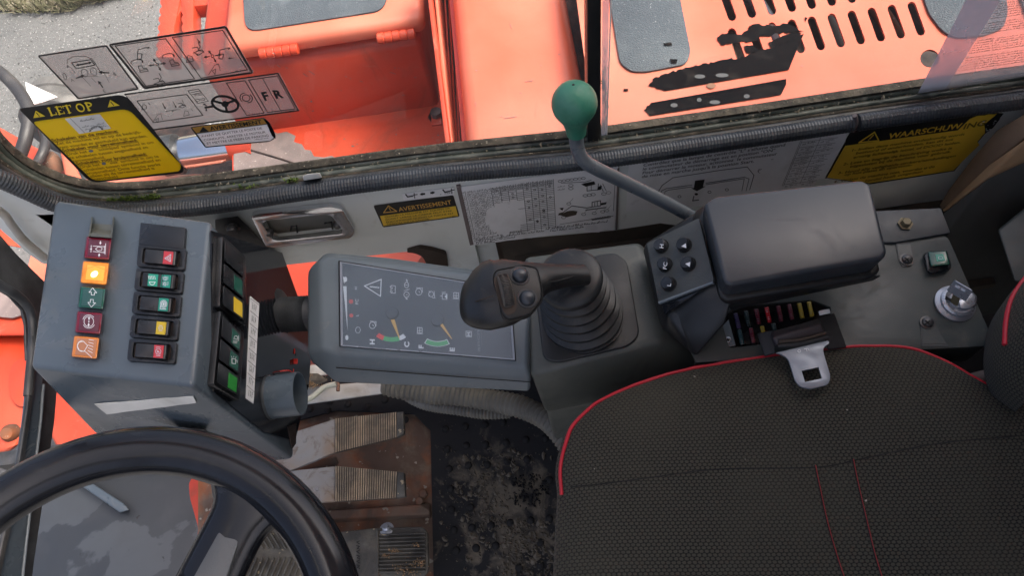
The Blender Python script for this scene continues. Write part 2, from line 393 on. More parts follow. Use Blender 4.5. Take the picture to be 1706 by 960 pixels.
mat('lens_amber', (.62, .20, .035), .25, rv=.03, coat=.5)
mat('lens_top_red', (.10, .025, .04), .3, rv=.03); mat('lens_top_green', (.03, .09, .08), .3, rv=.03); mat('lens_top_amber', (.42, .18, .09), .3, rv=.03)
mat('patch_red', (.62, .05, .06), .35, rv=0); mat('patch_green', (.015, .30, .20), .35, rv=0); mat('patch_yellow', (.72, .50, .03), .35, rv=0); mat('patch_bright_green', (.02, .22, .03), .35, rv=0)
mat('steel_plate_wet', (.034, .040, .047), .45, col2=(.062, .072, .082), ns=6, nlo=.515, nhi=.53, speck=(.015, .015, .017), sscale=35, sthr=.70, dust=(.05, .055, .06), dscale=14, bs=15, bstr=.1, rv=.1)
for nm, c in (('fuse_purple', (.05, .035, .10)), ('fuse_teal', (.02, .06, .07)), ('fuse_red', (.50, .02, .03)), ('fuse_maroon', (.13, .02, .035)), ('fuse_yellow', (.38, .27, .03)), ('fuse_slate', (.03, .05, .05))):
    mat(nm, c, .3, rv=.05, coat=.3)
mat('brown_skin', (.035, .022, .014), .6)
glassy('window_glass', (.97, .985, .98), .0, 1.36, film=.012)  # faint milky film stands in for veiling reflections on the pane
glassy('clear_sticker', (.90, .88, .87), .15, 1.3, film=.38, filmcol=(.46, .45, .44))
glassy('film_sheet', (.90, .90, .92), .12, 1.3, film=.26, filmcol=(.70, .68, .70))
glassy('film_edge', (.9, .9, .95), .12, 1.4, film=.35, filmcol=(.66, .70, .75))
glassy('screen_glass', (.92, .95, .97), .03, 1.5, film=.13, filmcol=(.55, .6, .66))  # milky film stands in for glare and reflections on the screen cover
glassy('smoked_panel', (.10, .10, .11), .03, 1.5)
for nm in ('sticker_yellow', 'sticker_white', 'label_orange'):   # thin vinyl lets some daylight through from behind
    src = M[nm]; m = src.copy(); m.name = 'window_'+nm; nt = m.node_tree; out = nt.nodes['Material Output']; b = nt.nodes['Principled BSDF']
    tr = nt.nodes.new('ShaderNodeBsdfTranslucent'); bc_ = b.inputs['Base Color']
    if bc_.is_linked: nt.links.new(bc_.links[0].from_socket, tr.inputs[0])
    else: tr.inputs[0].default_value = bc_.default_value
    mx = nt.nodes.new('ShaderNodeMixShader'); mx.inputs[0].default_value = .45; nt.links.new(b.outputs[0], mx.inputs[1]); nt.links.new(tr.outputs[0], mx.inputs[2]); nt.links.new(mx.outputs[0], out.inputs[0]); M['window_'+nm] = m
# lit amber lamp: a warm emitter that is hottest at its bulb
m = mat('lamp_lit', (.75, .20, .02), .2, rv=0); nt = m.node_tree; N = nt.nodes; b = N['Principled BSDF']
tc = N.new('ShaderNodeTexCoord'); vo = N.new('ShaderNodeTexVoronoi'); vo.inputs['Scale'].default_value = 260; nt.links.new(tc.outputs['Object'], vo.inputs['Vector'])
mr = N.new('ShaderNodeMapRange'); mr.inputs['To Min'].default_value = .22; mr.inputs['To Max'].default_value = .06; mr.inputs['From Max'].default_value = .8; nt.links.new(vo.outputs['Distance'], mr.inputs['Value'])
nt.links.new(mr.outputs[0], b.inputs['Emission Strength']); b.inputs['Emission Color'].default_value = (1, .36, .06, 1)
mat('lamp_bulb', (1, .7, .3), .3, rv=0, emit=(1, .55, .16), es=3); mat('lamp_inner', (.75, .25, .04), .3, rv=0, emit=(1, .24, .03), es=.42)
# seat cloth: staggered little hexagons woven in relief
m = mat('seat_cloth', (.05, .05, .045), .85, rv=0, spec=.2); nt = m.node_tree; N = nt.nodes; Lk = nt.links; b = N['Principled BSDF']
tc = N.new('ShaderNodeTexCoord'); mp = N.new('ShaderNodeMapping'); mp.inputs['Rotation'].default_value = (0, 0, R(6)); Lk.new(tc.outputs['Object'], mp.inputs['Vector'])
no0 = N.new('ShaderNodeTexNoise'); no0.inputs['Scale'].default_value = 260; Lk.new(tc.outputs['Object'], no0.inputs['Vector'])
va = N.new('ShaderNodeVectorMath'); va.operation = 'SCALE'; va.inputs['Scale'].default_value = .0010; Lk.new(no0.outputs['Color'], va.inputs[0])
vb = N.new('ShaderNodeVectorMath'); vb.operation = 'ADD'; Lk.new(mp.outputs[0], vb.inputs[0]); Lk.new(va.outputs[0], vb.inputs[1])
acc = None
CW, CH = .0042, .0056                         # cell width, two rows of cells
for kx, ky in ((0, 2), (1, 1), (1, -1)):
    dt = N.new('ShaderNodeVectorMath'); dt.operation = 'DOT_PRODUCT'; Lk.new(vb.outputs[0], dt.inputs[0]); dt.inputs[1].default_value = (2*math.pi*kx/CW, 2*math.pi*ky/CH, 0)
    co = N.new('ShaderNodeMath'); co.operation = 'COSINE'; Lk.new(dt.outputs['Value'], co.inputs[0])
    if acc is None: acc = co
    else: ad = N.new('ShaderNodeMath'); Lk.new(acc.outputs[0], ad.inputs[0]); Lk.new(co.outputs[0], ad.inputs[1]); acc = ad
hx = N.new('ShaderNodeMapRange'); hx.interpolation_type = 'SMOOTHSTEP'; hx.inputs['From Min'].default_value = -1.45; hx.inputs['From Max'].default_value = .2; Lk.new(acc.outputs[0], hx.inputs['Value'])
br = N.new('ShaderNodeMix'); br.data_type = 'RGBA'; Lk.new(hx.outputs[0], br.inputs[0]); br.inputs[6].default_value = (.013, .013, .011, 1); br.inputs[7].default_value = (.067, .062, .046, 1)
no = N.new('ShaderNodeTexNoise'); no.inputs['Scale'].default_value = 9; no.inputs['Detail'].default_value = 8; Lk.new(tc.outputs['Object'], no.inputs['Vector'])
mr = N.new('ShaderNodeMapRange'); mr.inputs['From Min'].default_value = .42; mr.inputs['From Max'].default_value = .7; mr.inputs['To Max'].default_value = .45; Lk.new(no.outputs['Fac'], mr.inputs['Value'])
mx = N.new('ShaderNodeMix'); mx.data_type = 'RGBA'; Lk.new(mr.outputs[0], mx.inputs[0]); Lk.new(br.outputs[2], mx.inputs[6]); mx.inputs[7].default_value = (.072, .066, .048, 1)
n3 = N.new('ShaderNodeTexNoise'); n3.inputs['Scale'].default_value = 130; Lk.new(tc.outputs['Object'], n3.inputs['Vector'])
m3 = N.new('ShaderNodeMapRange'); m3.inputs['From Min'].default_value = .79; m3.inputs['From Max'].default_value = .81; Lk.new(n3.outputs['Fac'], m3.inputs['Value'])
mx2 = N.new('ShaderNodeMix'); mx2.data_type = 'RGBA'; Lk.new(m3.outputs[0], mx2.inputs[0]); Lk.new(mx.outputs[2], mx2.inputs[6]); mx2.inputs[7].default_value = (.35, .33, .28, 1)
Lk.new(mx2.outputs[2], b.inputs['Base Color'])
bp = N.new('ShaderNodeBump'); bp.inputs['Strength'].default_value = .7; bp.inputs['Distance'].default_value = .0010; Lk.new(hx.outputs[0], bp.inputs['Height']); Lk.new(bp.outputs[0], b.inputs['Normal'])
b.inputs['Sheen Weight'].default_value = .05
mat('thumb_rubber', (.075, .068, .058), .6, bs=700, bstr=.3)
mat('tongue_steel', (.26, .29, .33), .42, .6, col2=(.19, .21, .25), ns=30, rv=.12)
M['thumb_rubber'].node_tree.nodes['Principled BSDF'].inputs['Base Color'].default_value = (.12, .105, .085, 1)
_b = M['tongue_steel'].node_tree.nodes['Principled BSDF']; _b.inputs['Metallic'].default_value = .5
M['thumb_rubber'].node_tree.nodes['Principled BSDF'].inputs['Base Color'].default_value = (.15, .135, .115, 1)
mat('dim_rear_plastic', (.048, .058, .057), .46, col2=(.06, .07, .067), ns=8, bs=900, bstr=.2, bdist=.0004, speck=(.03, .025, .02), sscale=250, sthr=.75, dust=(.11, .10, .08), dscale=14, dlo=.52, dhi=.85, damt=.4)  # darker copy of the grey-green plastic; dimness of the rear put into its colour
# floor mat: the rubber with a broad patch of trodden, dried mud
m = mat('muddy_mat', (.014, .014, .015), .75, rv=0, spec=.3, bs=120, bstr=.25, bdist=.002); nt = m.node_tree; N = nt.nodes; Lk = nt.links; b = N['Principled BSDF']
tc = N.new('ShaderNodeTexCoord')
def _noise(sc, dist=.6):
    t = N.new('ShaderNodeTexNoise'); t.inputs['Scale'].default_value = sc; t.inputs['Detail'].default_value = 9; t.inputs['Roughness'].default_value = .62; t.inputs['Distortion'].default_value = dist; Lk.new(tc.outputs['Object'], t.inputs['Vector']); return t.outputs['Fac']
def _math(op, a, c):
    x = N.new('ShaderNodeMath'); x.operation = op
    for i, v in enumerate((a, c)):
        if isinstance(v, (int, float)): x.inputs[i].default_value = v
        else: Lk.new(v, x.inputs[i])
    return x.outputs[0]
ln = N.new('ShaderNodeVectorMath'); ln.operation = 'LENGTH'; sc_v = N.new('ShaderNodeVectorMath'); sc_v.operation = 'MULTIPLY'; sc_v.inputs[1].default_value = (1, .62, 0)
sh_v = N.new('ShaderNodeVectorMath'); sh_v.operation = 'ADD'; sh_v.inputs[1].default_value = (-.01, .055, 0)
Lk.new(tc.outputs['Object'], sh_v.inputs[0]); Lk.new(sh_v.outputs[0], sc_v.inputs[0]); Lk.new(sc_v.outputs[0], ln.inputs[0])
fall = _math('MULTIPLY', _math('SUBTRACT', .085, ln.outputs['Value']), 2.6)
v_ = _math('ADD', _noise(24), fall)
mr_ = N.new('ShaderNodeMapRange'); mr_.inputs['From Min'].default_value = .53; mr_.inputs['From Max'].default_value = .66; mr_.inputs['To Max'].default_value = .9; Lk.new(v_, mr_.inputs['Value'])
mc = N.new('ShaderNodeMix'); mc.data_type = 'RGBA'; Lk.new(_noise(90, 1.5), mc.inputs[0]); mc.inputs[6].default_value = (.035, .031, .026, 1); mc.inputs[7].default_value = (.23, .19, .135, 1)
mx = N.new('ShaderNodeMix'); mx.data_type = 'RGBA'; Lk.new(mr_.outputs[0], mx.inputs[0]); mx.inputs[6].default_value = (.013, .013, .014, 1); Lk.new(mc.outputs[2], mx.inputs[7]); Lk.new(mx.outputs[2], b.inputs['Base Color'])
# soft dents and creases in the seat cloth
m = M['seat_cloth']; nt = m.node_tree; N = nt.nodes; b = N['Principled BSDF']; bp0 = b.inputs['Normal'].links[0].from_node
tc = N.new('ShaderNodeTexCoord'); t = N.new('ShaderNodeTexNoise'); t.inputs['Scale'].default_value = 11; t.inputs['Detail'].default_value = 3; t.inputs['Distortion'].default_value = 1.2; nt.links.new(tc.outputs['Object'], t.inputs['Vector'])
bq = N.new('ShaderNodeBump'); bq.inputs['Strength'].default_value = .5; bq.inputs['Distance'].default_value = .006; nt.links.new(t.outputs['Fac'], bq.inputs['Height']); nt.links.new(bq.outputs[0], bp0.inputs['Normal'])
m = M['seat_cloth'].copy(); m.name = 'seat_cloth_back'; M['seat_cloth_back'] = m
[n for n in m.node_tree.nodes if n.bl_idname == 'ShaderNodeMapping'][0].inputs['Rotation'].default_value = (0, R(90), 0)
M['thumb_rubber'].node_tree.nodes['Principled BSDF'].inputs['Base Color'].default_value = (.085, .075, .062, 1)
def grime(name, col, sc, lo, hi, amt, dist=1.5, stretch=(1, 1, 1)):
    """handled, dusty or stained patches worn into the colour and dulling the gloss"""
    m = M[name]; nt = m.node_tree; N = nt.nodes; b = N['Principled BSDF']; ip = b.inputs['Base Color']
    tc = N.new('ShaderNodeTexCoord'); mp = N.new('ShaderNodeMapping'); mp.inputs['Scale'].default_value = stretch; mp.inputs['Location'].default_value = (sc*.37, sc*.11, .3)
    t = N.new('ShaderNodeTexNoise'); t.inputs['Scale'].default_value = sc; t.inputs['Detail'].default_value = 9; t.inputs['Roughness'].default_value = .68; t.inputs['Distortion'].default_value = dist
    nt.links.new(tc.outputs['Object'], mp.inputs['Vector']); nt.links.new(mp.outputs[0], t.inputs['Vector'])
    r = N.new('ShaderNodeMapRange'); r.inputs['From Min'].default_value = lo; r.inputs['From Max'].default_value = hi; r.inputs['To Max'].default_value = amt; nt.links.new(t.outputs['Fac'], r.inputs['Value'])
    x = N.new('ShaderNodeMix'); x.data_type = 'RGBA'; nt.links.new(r.outputs[0], x.inputs[0]); x.inputs[7].default_value = (*col, 1)
    if ip.is_linked: nt.links.new(ip.links[0].from_socket, x.inputs[6])
    else: x.inputs[6].default_value = ip.default_value
    nt.links.new(x.outputs[2], ip)
    ri = b.inputs['Roughness']; a = N.new('ShaderNodeMath'); a.operation = 'MULTIPLY_ADD'; a.use_clamp = True; nt.links.new(r.outputs[0], a.inputs[0]); a.inputs[1].default_value = .45
    if ri.is_linked: nt.links.new(ri.links[0].from_socket, a.inputs[2])
    else: a.inputs[2].default_value = ri.default_value
    nt.links.new(a.outputs[0], ri)
grime('orange_paint', (.17, .055, .03), 6, .55, .72, .55, 2.5, (1, 1, .5)); grime('orange_paint', (.30, .20, .14), 26, .60, .70, .4)
grime('glare_faded_orange', (.30, .10, .06), 7, .58, .74, .45, 2.5, (1, .6, 1)); grime('glare_faded_orange', (.25, .17, .13), 40, .63, .72, .45)
grime('console_metal', (.16, .165, .16), 22, .56, .72, .35); grime('console_metal', (.03, .035, .04), 9, .60, .75, .35)
grime('monitor_plastic', (.055, .06, .06), 14, .58, .74, .35); grime('monitor_plastic', (.22, .215, .19), 45, .60, .70, .35)
grime('green_grey_plastic', (.03, .03, .026), 12, .56, .72, .4); grime('green_grey_plastic', (.2, .185, .15), 50, .60, .70, .4)
grime('dim_rear_plastic', (.13, .12, .095), 28, .55, .70, .5); grime('dim_rear_plastic', (.015, .015, .013), 10, .58, .72, .4)
grime('armrest_skin', (.075, .08, .085), 13, .54, .72, .35); grime('armrest_skin', (.10, .10, .095), 70, .64, .72, .4)
grime('black_plastic', (.085, .075, .06), 48, .60, .70, .35); grime('bellows_rubber', (.10, .092, .075), 60, .57, .70, .5)
grime('green_knob', (.02, .07, .05), 70, .60, .68, .6); grime('wheel_skin', (.05, .052, .055), 24, .57, .72, .35)
grime('wall_paint', (.40, .38, .31), 16, .58, .74, .4); grime('pedal_steel', (.12, .075, .045), 30, .52, .64, .6); grime('trim_rubber', (.10, .09, .07), 30, .58, .7, .4)
grime('rust_plate', (.20, .165, .12), 13, .50, .66, .6); grime('pedal_rubber', (.24, .19, .13), 20, .5, .66, .5); grime('pedal_grip', (.13, .115, .09), 16, .5, .64, .6)
# ================================================================ THE SETTING OUTSIDE
def tagS(o): o['kind'] = 'structure'; return o
GZ = -1.45
g = mk('ground', ([(-300, -300, GZ), (300, -300, GZ), (300, 300, GZ), (-300, 300, GZ)], [(0, 1, 2, 3)]), 'asphalt', smooth=0); tagS(g)
# grass verge at the edge of the asphalt
vp = [W(-500, 20, GZ), W(60, 16, GZ), W(150, 4, GZ), W(260, -16, GZ), W(900, -60, GZ)]
vv = [(p.x, p.y+.02*math.sin(7*i), GZ+.01) for i, p in enumerate(crv(vp, 6))]
vs2 = [(x, y+60, GZ+.02) for x, y, z in vv]
tagS(mk('verge_soil', (vv+vs2, [(i, i+1, len(vv)+i+1, len(vv)+i) for i in range(len(vv)-1)]), 'earth', smooth=0))
V = []; F = []
for k in range(9000):
    i = random.randrange(len(vv)-1); t = random.random(); x = vv[i][0]*(1-t)+vv[i+1][0]*t; y = vv[i][1]*(1-t)+vv[i+1][1]*t+abs(random.gauss(0, .22))-.02
    a = random.random()*6.28; h = random.uniform(.03, .09); w = .004; o = len(V); lx, ly = random.gauss(0, .03), random.gauss(0, .03)
    V += [(x-w*math.cos(a), y-w*math.sin(a), GZ+.01), (x+w*math.cos(a), y+w*math.sin(a), GZ+.01), (x+lx, y+ly, GZ+h)]; F.append((o, o+1, o+2))
gr = mk('verge_grass', (V, F), 'grass_blade', smooth=0); tag(gr, 'rough dry grass growing along the edge of the asphalt', 'grass', kind='stuff')
# loose chippings on the asphalt
V = []; F = []
for k in range(2600):
    p = W(random.uniform(-60, 420), random.uniform(0, 330), GZ); s = random.uniform(.003, .008); o = len(V)
    V += [p+Vector((s*random.uniform(-1, 1), s*random.uniform(-1, 1), 0)) for _ in range(3)]+[p+Vector((0, 0, s*.8))]; F += [(o, o+1, o+3), (o+1, o+2, o+3), (o+2, o, o+3)]
tag(mk('loose_chippings', (V, F), 'asphalt', smooth=0), 'loose pale stone chippings scattered on the asphalt', 'gravel', kind='stuff')

# ---- orange deck beside the cab
DZ = -.35
deck = thing('machine_deck', W(600, 200, DZ), 'orange steel deck between the storage box and the cab sill, paint peeled at its left', 'machine deck')
pd = PZ(DZ)
plate('deck_plate', pd, [(386, 215), (440, 203), (700, 165), (690, -80), (800, -80), (820, 330), (700, 430), (620, 560), (420, 560), (388, 330)], 0, .02, 'orange_paint', deck, bevel=0)
wp = [(452, 217), (462, 222), (478, 219), (492, 226), (489, 236), (503, 240), (508, 249), (518, 250), (523, 260), (540, 262), (552, 259), (566, 266), (572, 275), (560, 300), (400, 322), (390, 300), (389, 262), (390, 240), (412, 226)]
plate('peeled_patch', pd, wp, .0025, .002, 'bare_steel', deck, bevel=0)
plate('paint_island', pd, [(380, 236), (398, 237), (416, 244), (418, 256), (404, 250), (392, 248), (382, 243)], .0045, .002, 'orange_paint', deck, bevel=0)
tube('plate_joint', [W(416, 250, DZ+.002), W(470, 266, DZ+.002), W(510, 280, DZ+.002)], .0025, 'dark_inside', deck, n=6)
lathe('deck_bolt', W(728, 193, DZ), (0, 0, 1), [(0, .016), (.011, .014), (.012, 0), (.018, 0), (.018, -.004)], 'dark_screw', deck, n=8)
plate('bolt_pad', pd, [(718, 186), (733, 184), (736, 206), (719, 208)], .004, .004, 'orange_paint', deck)
# the lower bodywork that shows at the left, outside the glass
low = thing('lower_bodywork', W(150, 290, -.55), 'orange lower bodywork outside the front corner of the side window', 'bodywork')
hull('body_panel', [W(-60, 200, -.6), W(0, 212, -.6), W(118, 278, -.6), W(150, 345, -.6), W(60, 420, -.6), W(-60, 400, -.6), W(0, 212, -.75), W(150, 345, -.75), W(-60, 300, -.75)], 'orange_paint', low, bevel=.01)
hull('front_rib', [W(100, 248, -.5), W(120, 262, -.5), W(160, 350, -.5), W(120, 352, -.5), W(100, 248, -.6), W(160, 350, -.6), W(120, 352, -.6)], 'glare_faded_orange', low, bevel=.006)
hull('cover_hump', [W(115, 300, -.44), W(200, 300, -.42), W(370, 288, -.42), W(380, 330, -.42), W(140, 345, -.42), W(115, 300, -.55), W(380, 330, -.55), W(140, 345, -.55)], 'glare_faded_orange', low, bevel=.012)
plate('dark_gap', PZ(-.8), [(190, 225), (330, 205), (460, 225), (400, 400), (120, 400)], 0, .01, 'dark_inside', low, bevel=0)

# ---- chrome cylinder rod
cy = thing('hydraulic_cylinder', W(340, 250, -.42), 'short bright chrome cylinder rod lying below the small white warning sticker', 'cylinder')
a, b_ = W(300, 256, -.36), W(390, 241, -.36); ax = (b_-a)
lathe('chrome_rod', a, ax, [(0, 0), (.030, 0), (.032, .003), (.032, ax.length), (0, ax.length)], 'chrome', cy, n=32)
lathe('rod_gland', a-ax*.35, ax, [(0, 0), (.036, 0), (.04, .004), (.04, ax.length*.33), (.033, ax.length*.37), (0, ax.length*.37)], 'black_rubber', cy, n=32)
lathe('orange_collar', b_-ax*.05, ax, [(0, 0), (.034, 0), (.036, .004), (.036, ax.length*.42), (0, ax.length*.42)], 'orange_paint', cy, n=32)

# ---- storage box with a hinged lid
YB = 1.0
pb = PY(YB)
bx = thing('storage_box', WY(590, 200, YB), 'orange steel storage box with hinged lid and dark anti-slip pad', 'storage box')
zt = -.165; xl, xr = -.545, -.150
hull('box_body', [Vector((x, y, z)) for x in (xl, xr) for y, z in ((YB, DZ-.012), (YB, zt-.02), (YB+.03, zt), (YB+.5, zt), (YB+.5, DZ-.012))], 'orange_paint', bx, bevel=.012, seg=4)
for i, (p, q) in enumerate((((432, 90), (497, 81)), ((628, 64), (692, 55)))):
    a, b_ = WY(*p, YB-.012), WY(*q, YB-.012); L = (b_-a).length
    prof = [(0, 0)]
    nseg = 5
    for k in range(nseg):
        h0, h1 = L*k/nseg, L*(k+1)/nseg
        prof += [(.0078, h0+.0004), (.0092, h0+.0018), (.0092, h1-.0018), (.0078, h1-.0004)]
    prof += [(0, L)]
    h = lathe('hinge', a, b_-a, prof, 'orange_paint', bx, n=16)
    h['label'] = ('left' if i == 0 else 'right')+' barrel hinge of the lid'
zl = zt+.035
lid = hull('lid', [Vector((x, y, z)) for x, y, z in ((-.485, YB-.005, zt), (-.135, YB-.005, zt), (-.485, YB-.005, zl), (-.135, YB-.005, zl), (-.135, YB+.45, zl), (-.485, YB+.45, zl), (-.485, YB+.45, zt), (-.135, YB+.45, zt))], 'glare_faded_orange', bx, bevel=.014, seg=5)
pl_ = PZ(zl)
plate('anti_slip_pad', pl_, rpoly([(402, -60), (408, 52), (640, 16), (655, -60)], [0, 22, 20, 0]), .0035, .003, 'grip_pad', lid, bevel=.0005)
# scratches on the box face
ink = Ink(pb, .0008)
for x, y, dx, dy in ((462, 108, 5, 4), (476, 112, 3, 1), (505, 122, 7, 5), (650, 120, 9, 3), (575, 127, 3, 1), (670, 158, 4, 0), (690, 128, 3, 1), (515, 118, 9, 6), (600, 135, 4, 1)):
    ink.line((x, y), (x+dx, y+dy), w=1.0)
ink.build('scratch_marks', 'bare_steel', bx)

# ---- upright divider plate and grille beside the tall cover
CZ = -.05
div = thing('divider_plate', WX(740, 200, -.13), 'thin upright orange plate between the storage box and the tall cover', 'plate')
pA, pB = W(709, -60, -.05), W(746, 242, -.05)
hull('plate', [p+Vector((dx, 0, dz)) for p in (pA, pB) for dx in (-.003, .003) for dz in (0, -.06)], 'orange_paint', div, bevel=.001)
pA, pB = W(721, -60, -.075), W(751, 238, -.075)
hull('plate_flange', [p+Vector((dx, 0, dz)) for p in (pA, pB) for dx in (-.0025, .0025) for dz in (0, -.1)], 'glare_faded_orange', div, bevel=.001)
for i in range(5):
    tube('guard_wire', [W(738+i*6.5, -60, -.13), W(745+i*6, 60, -.13), W(756+i*4.6, 236, -.13)], .0016, 'orange_paint', div, n=6, sub=0)
mk('dark_recess', (box((-.125, .70, DZ+.004), (-.08, 1.6, DZ+.012)), BOXF), 'dark_inside', div, smooth=0)
hull('foot_lug', [W(756, 234, -.16), W(768, 232, -.16), W(772, 246, -.16), W(757, 248, -.16), W(756, 234, -.2), W(772, 246, -.2), W(757, 248, -.2)], 'bare_steel', div, bevel=.001)
cov = thing('tall_cover', W(860, 150, CZ), 'smooth orange cover panel paled by fading and glare, left of the black window bar', 'cover panel')
hull('cover_panel', [Vector((x, y, z)) for x in (-.077, .098) for y, z in ((.60, CZ), (.60, -.4), (1.7, CZ), (1.7, -.4))], 'glare_faded_orange', cov, bevel=.022, seg=5)
for i in range(5):
    z = CZ-.035-i*.05
    mk('grille_slat', (box((-.084, .66, z-.012), (-.078, 1.6, z)), BOXF), 'orange_paint', cov, smooth=0)
mk('grille_frame', (box((-.088, .64, -.33), (-.078, .655, CZ-.02)), BOXF), 'orange_paint', cov, smooth=0)
ink = Ink(PZ(CZ), .0008)
for x, y, dx, dy in ((875, 136, 12, -2), (866, 154, 3, 1), (900, 108, 2, 1), (792, 170, 1, 6), (930, 90, 3, 0), (850, 40, 2, 6), (840, 197, 20, -3)): ink.line((x, y), (x+dx, y+dy), w=.9)
ink.build('scratch_marks', 'bare_steel', cov)

# ---- engine hood with ventilation slots
HZ = 0.0
ph = PZ(HZ)
def slot(t, b, w=14, n=5):
    t, b = Vector(t), Vector(b); d = (b-t).normalized(); q = Vector((-d.y, d.x)); r = w/2; out = []
    for c, s in ((b-d*r, 1), (t+d*r, -1)):
        for k in range(n+1):
            a = math.pi*k/n; out.append(tuple(c+q*(math.cos(a)*r)*s*1+d*(math.sin(a)*r)*s))
    return out
slots = []
for i in range(-4, 6):
    slots.append(slot((1353+i*33.3-3, 27-i*4.9), (1353+i*33.3+17, 83-i*4.9)))
for i in range(0, 10):
    slots.append(slot((1206+i*33.3-4, -22-i*5.0), (1206+i*33.3+16, 34-i*5.0)))
hood = thing('engine_hood', W(1350, 170, HZ), 'orange engine hood paled by fading and glare, with two rows of cooling slots', 'engine hood')
recess = [(1549+16*math.cos(a), 97+15*math.sin(a)) for a in [k*math.pi/8 for k in range(16)]]
y0 = .588
fr = [(958, 239), (1780, 112)]
ho = plate('hood_panel', ph, [(953, -60), (978, 130), (992, 236), (1012, 232), (1706, 125), (1900, 95), (1850, -200), (1000, -200)], 0, .003, 'glare_faded_orange', hood, holes=slots+[recess], bevel=.0008, seg=1)
a, b_ = W(990, 236.5, HZ), W(1900, 95, HZ)
V, F = rings(None, [[p+Vector((0, -.016*math.sin(t), -.016*(1-math.cos(t)))) for t in [k*math.pi/12 for k in range(7)]]+[p+Vector((0, -.016, -.45)), p+Vector((0, 0, -.45))] for p in (a, b_)], None, cap=False)
mk('hood_edge', (V, F), 'glare_faded_orange', hood)
mk('hood_inside', (box((.09, .62, -.16), (.95, 1.5, -.12)), BOXF), 'dark_inside', hood, smooth=0)
for s_ in range(7):
    x = .2+s_*.08
    tube('inner_pipe', [(x, .66, -.1), (x+.04, .75, -.09), (x+.02, .95, -.1)], .012, ('black_hose', 'rust_plate', 'zinc')[s_ % 3], hood, n=8, sub=4)
lathe('recess_cup', W(1549, 97, HZ)-Vector((0, 0, .014)), (0, 0, 1), [(0, 0), (.013, 0), (.0135, .013)], 'dark_inside', hood, n=20)  # shade of the recess put into the cup's near-black colour
lathe('recess_bolt', W(1549, 99, HZ)-Vector((0, 0, .014)), (0, 0, 1), [(0, .007), (.006, .007), (.0068, .005), (.0068, 0)], 'rust_plate', hood, n=6)
pads = [rpoly([(1010, -60), (1020, 25), (1033, 105), (1052, 118), (1075, 119), (1143, 106), (1151, 86), (1122, -60)], [0, 0, 18, 8, 8, 22, 10, 0]),
        rpoly([(1520, -60), (1548, 22), (1572, 53), (1595, 62), (1640, 58), (1672, 46), (1680, 20), (1670, -60)], [0, 10, 14, 10, 8, 10, 10, 0]),
        rpoly([(1690, -60), (1700, -5), (1712, 30), (1740, 40), (1800, 20), (1790, -60)], 4)]
for i, p in enumerate(pads):
    o = plate('anti_slip_pad', ph, p, .0035, .003, 'grip_pad', hood, bevel=.0004)
def jag(pts, amp=1.6, n=7, sides=None):
    out = []
    for i in range(len(pts)):
        a, b = Vector(pts[i]), Vector(pts[(i+1) % len(pts)]); out.append(tuple(a))
        if sides is None or i in sides:
            L = (b-a).length; m_ = max(1, int(L/n)); d = (b-a).normalized(); q = Vector((-d.y, d.x))
            for k in range(1, m_): out.append(tuple(a.lerp(b, (k+random.uniform(-.3, .3))/m_)+q*random.uniform(-amp, amp)))
    return out
def r3(l): return [(980+x/2.35, y/2.35) for x, y in l]
random.seed(3)
dec = [jag(r3([(505, 145), (525, 130), (600, 135), (622, 118), (640, 95), (655, 92), (690, 100), (780, 92), (845, 122), (740, 130), (690, 140), (640, 160), (520, 175)]), 2.0, 4),
       jag(r3([(845, 130), (835, 150), (785, 272), (300, 355), (262, 340), (235, 335), (265, 300), (400, 262), (500, 240), (620, 218), (640, 205), (700, 190), (760, 165), (800, 150)]), 2.2, 4, sides=(3, 4, 5, 6, 7, 8, 9, 10, 11, 12)),
       jag(r3([(218, 430), (245, 402), (775, 308), (775, 330), (755, 370), (240, 453)]), 1.8, 4, sides=(0, 5))]
spots = [jag(r3([(610, 180), (640, 175), (665, 190), (655, 208), (620, 205)]), 1, 4), jag(r3([(705, 165), (760, 140), (800, 128), (835, 128), (820, 150), (760, 172), (715, 185)]), 1.2, 5),
         jag(r3([(292, 168), (325, 165), (330, 178), (300, 176)]), .8, 4), jag(r3([(320, 228), (350, 232), (345, 248), (326, 246)]), .8, 4), jag(r3([(138, 347), (156, 347), (156, 356), (140, 356)]), .5, 4), jag(r3([(848, 65), (858, 68), (850, 85)]), .4, 4)]
bmV = []; bmF = []
for p in dec+spots:
    bmV += [ph.at(x, y, .005 if p in spots[2:4] else .0014) for x, y in p]; n0 = len(bmV)-len(p); bmF.append(tuple(range(n0, n0+len(p))))
mk('torn_decal', (bmV, bmF), 'black_decal', hood, smooth=0)['label'] = 'torn black stripes of a worn decal'
V = [ph.at(1178+16*math.cos(a)*.5+7, 141+4.5*math.sin(a), .0019) for a in [k*.5236 for k in range(12)]]
ink = Ink(ph, .0018)
for (x, y, rx) in ((1166, 127, 9), (1203, 125, 11), (1165, 166, 4), (1191, 170, 9), (1244, 160, 5), (1123, 175, 6)): ink.disc((x, y), rx, 3.4)
ink.build('worn_spots', 'dark_grey_plastic', hood)
ink = Ink(ph, .0016); ink.disc((1185, 142.5), 8, 4.5); ink.build('rust_spot', 'rust_plate', hood)

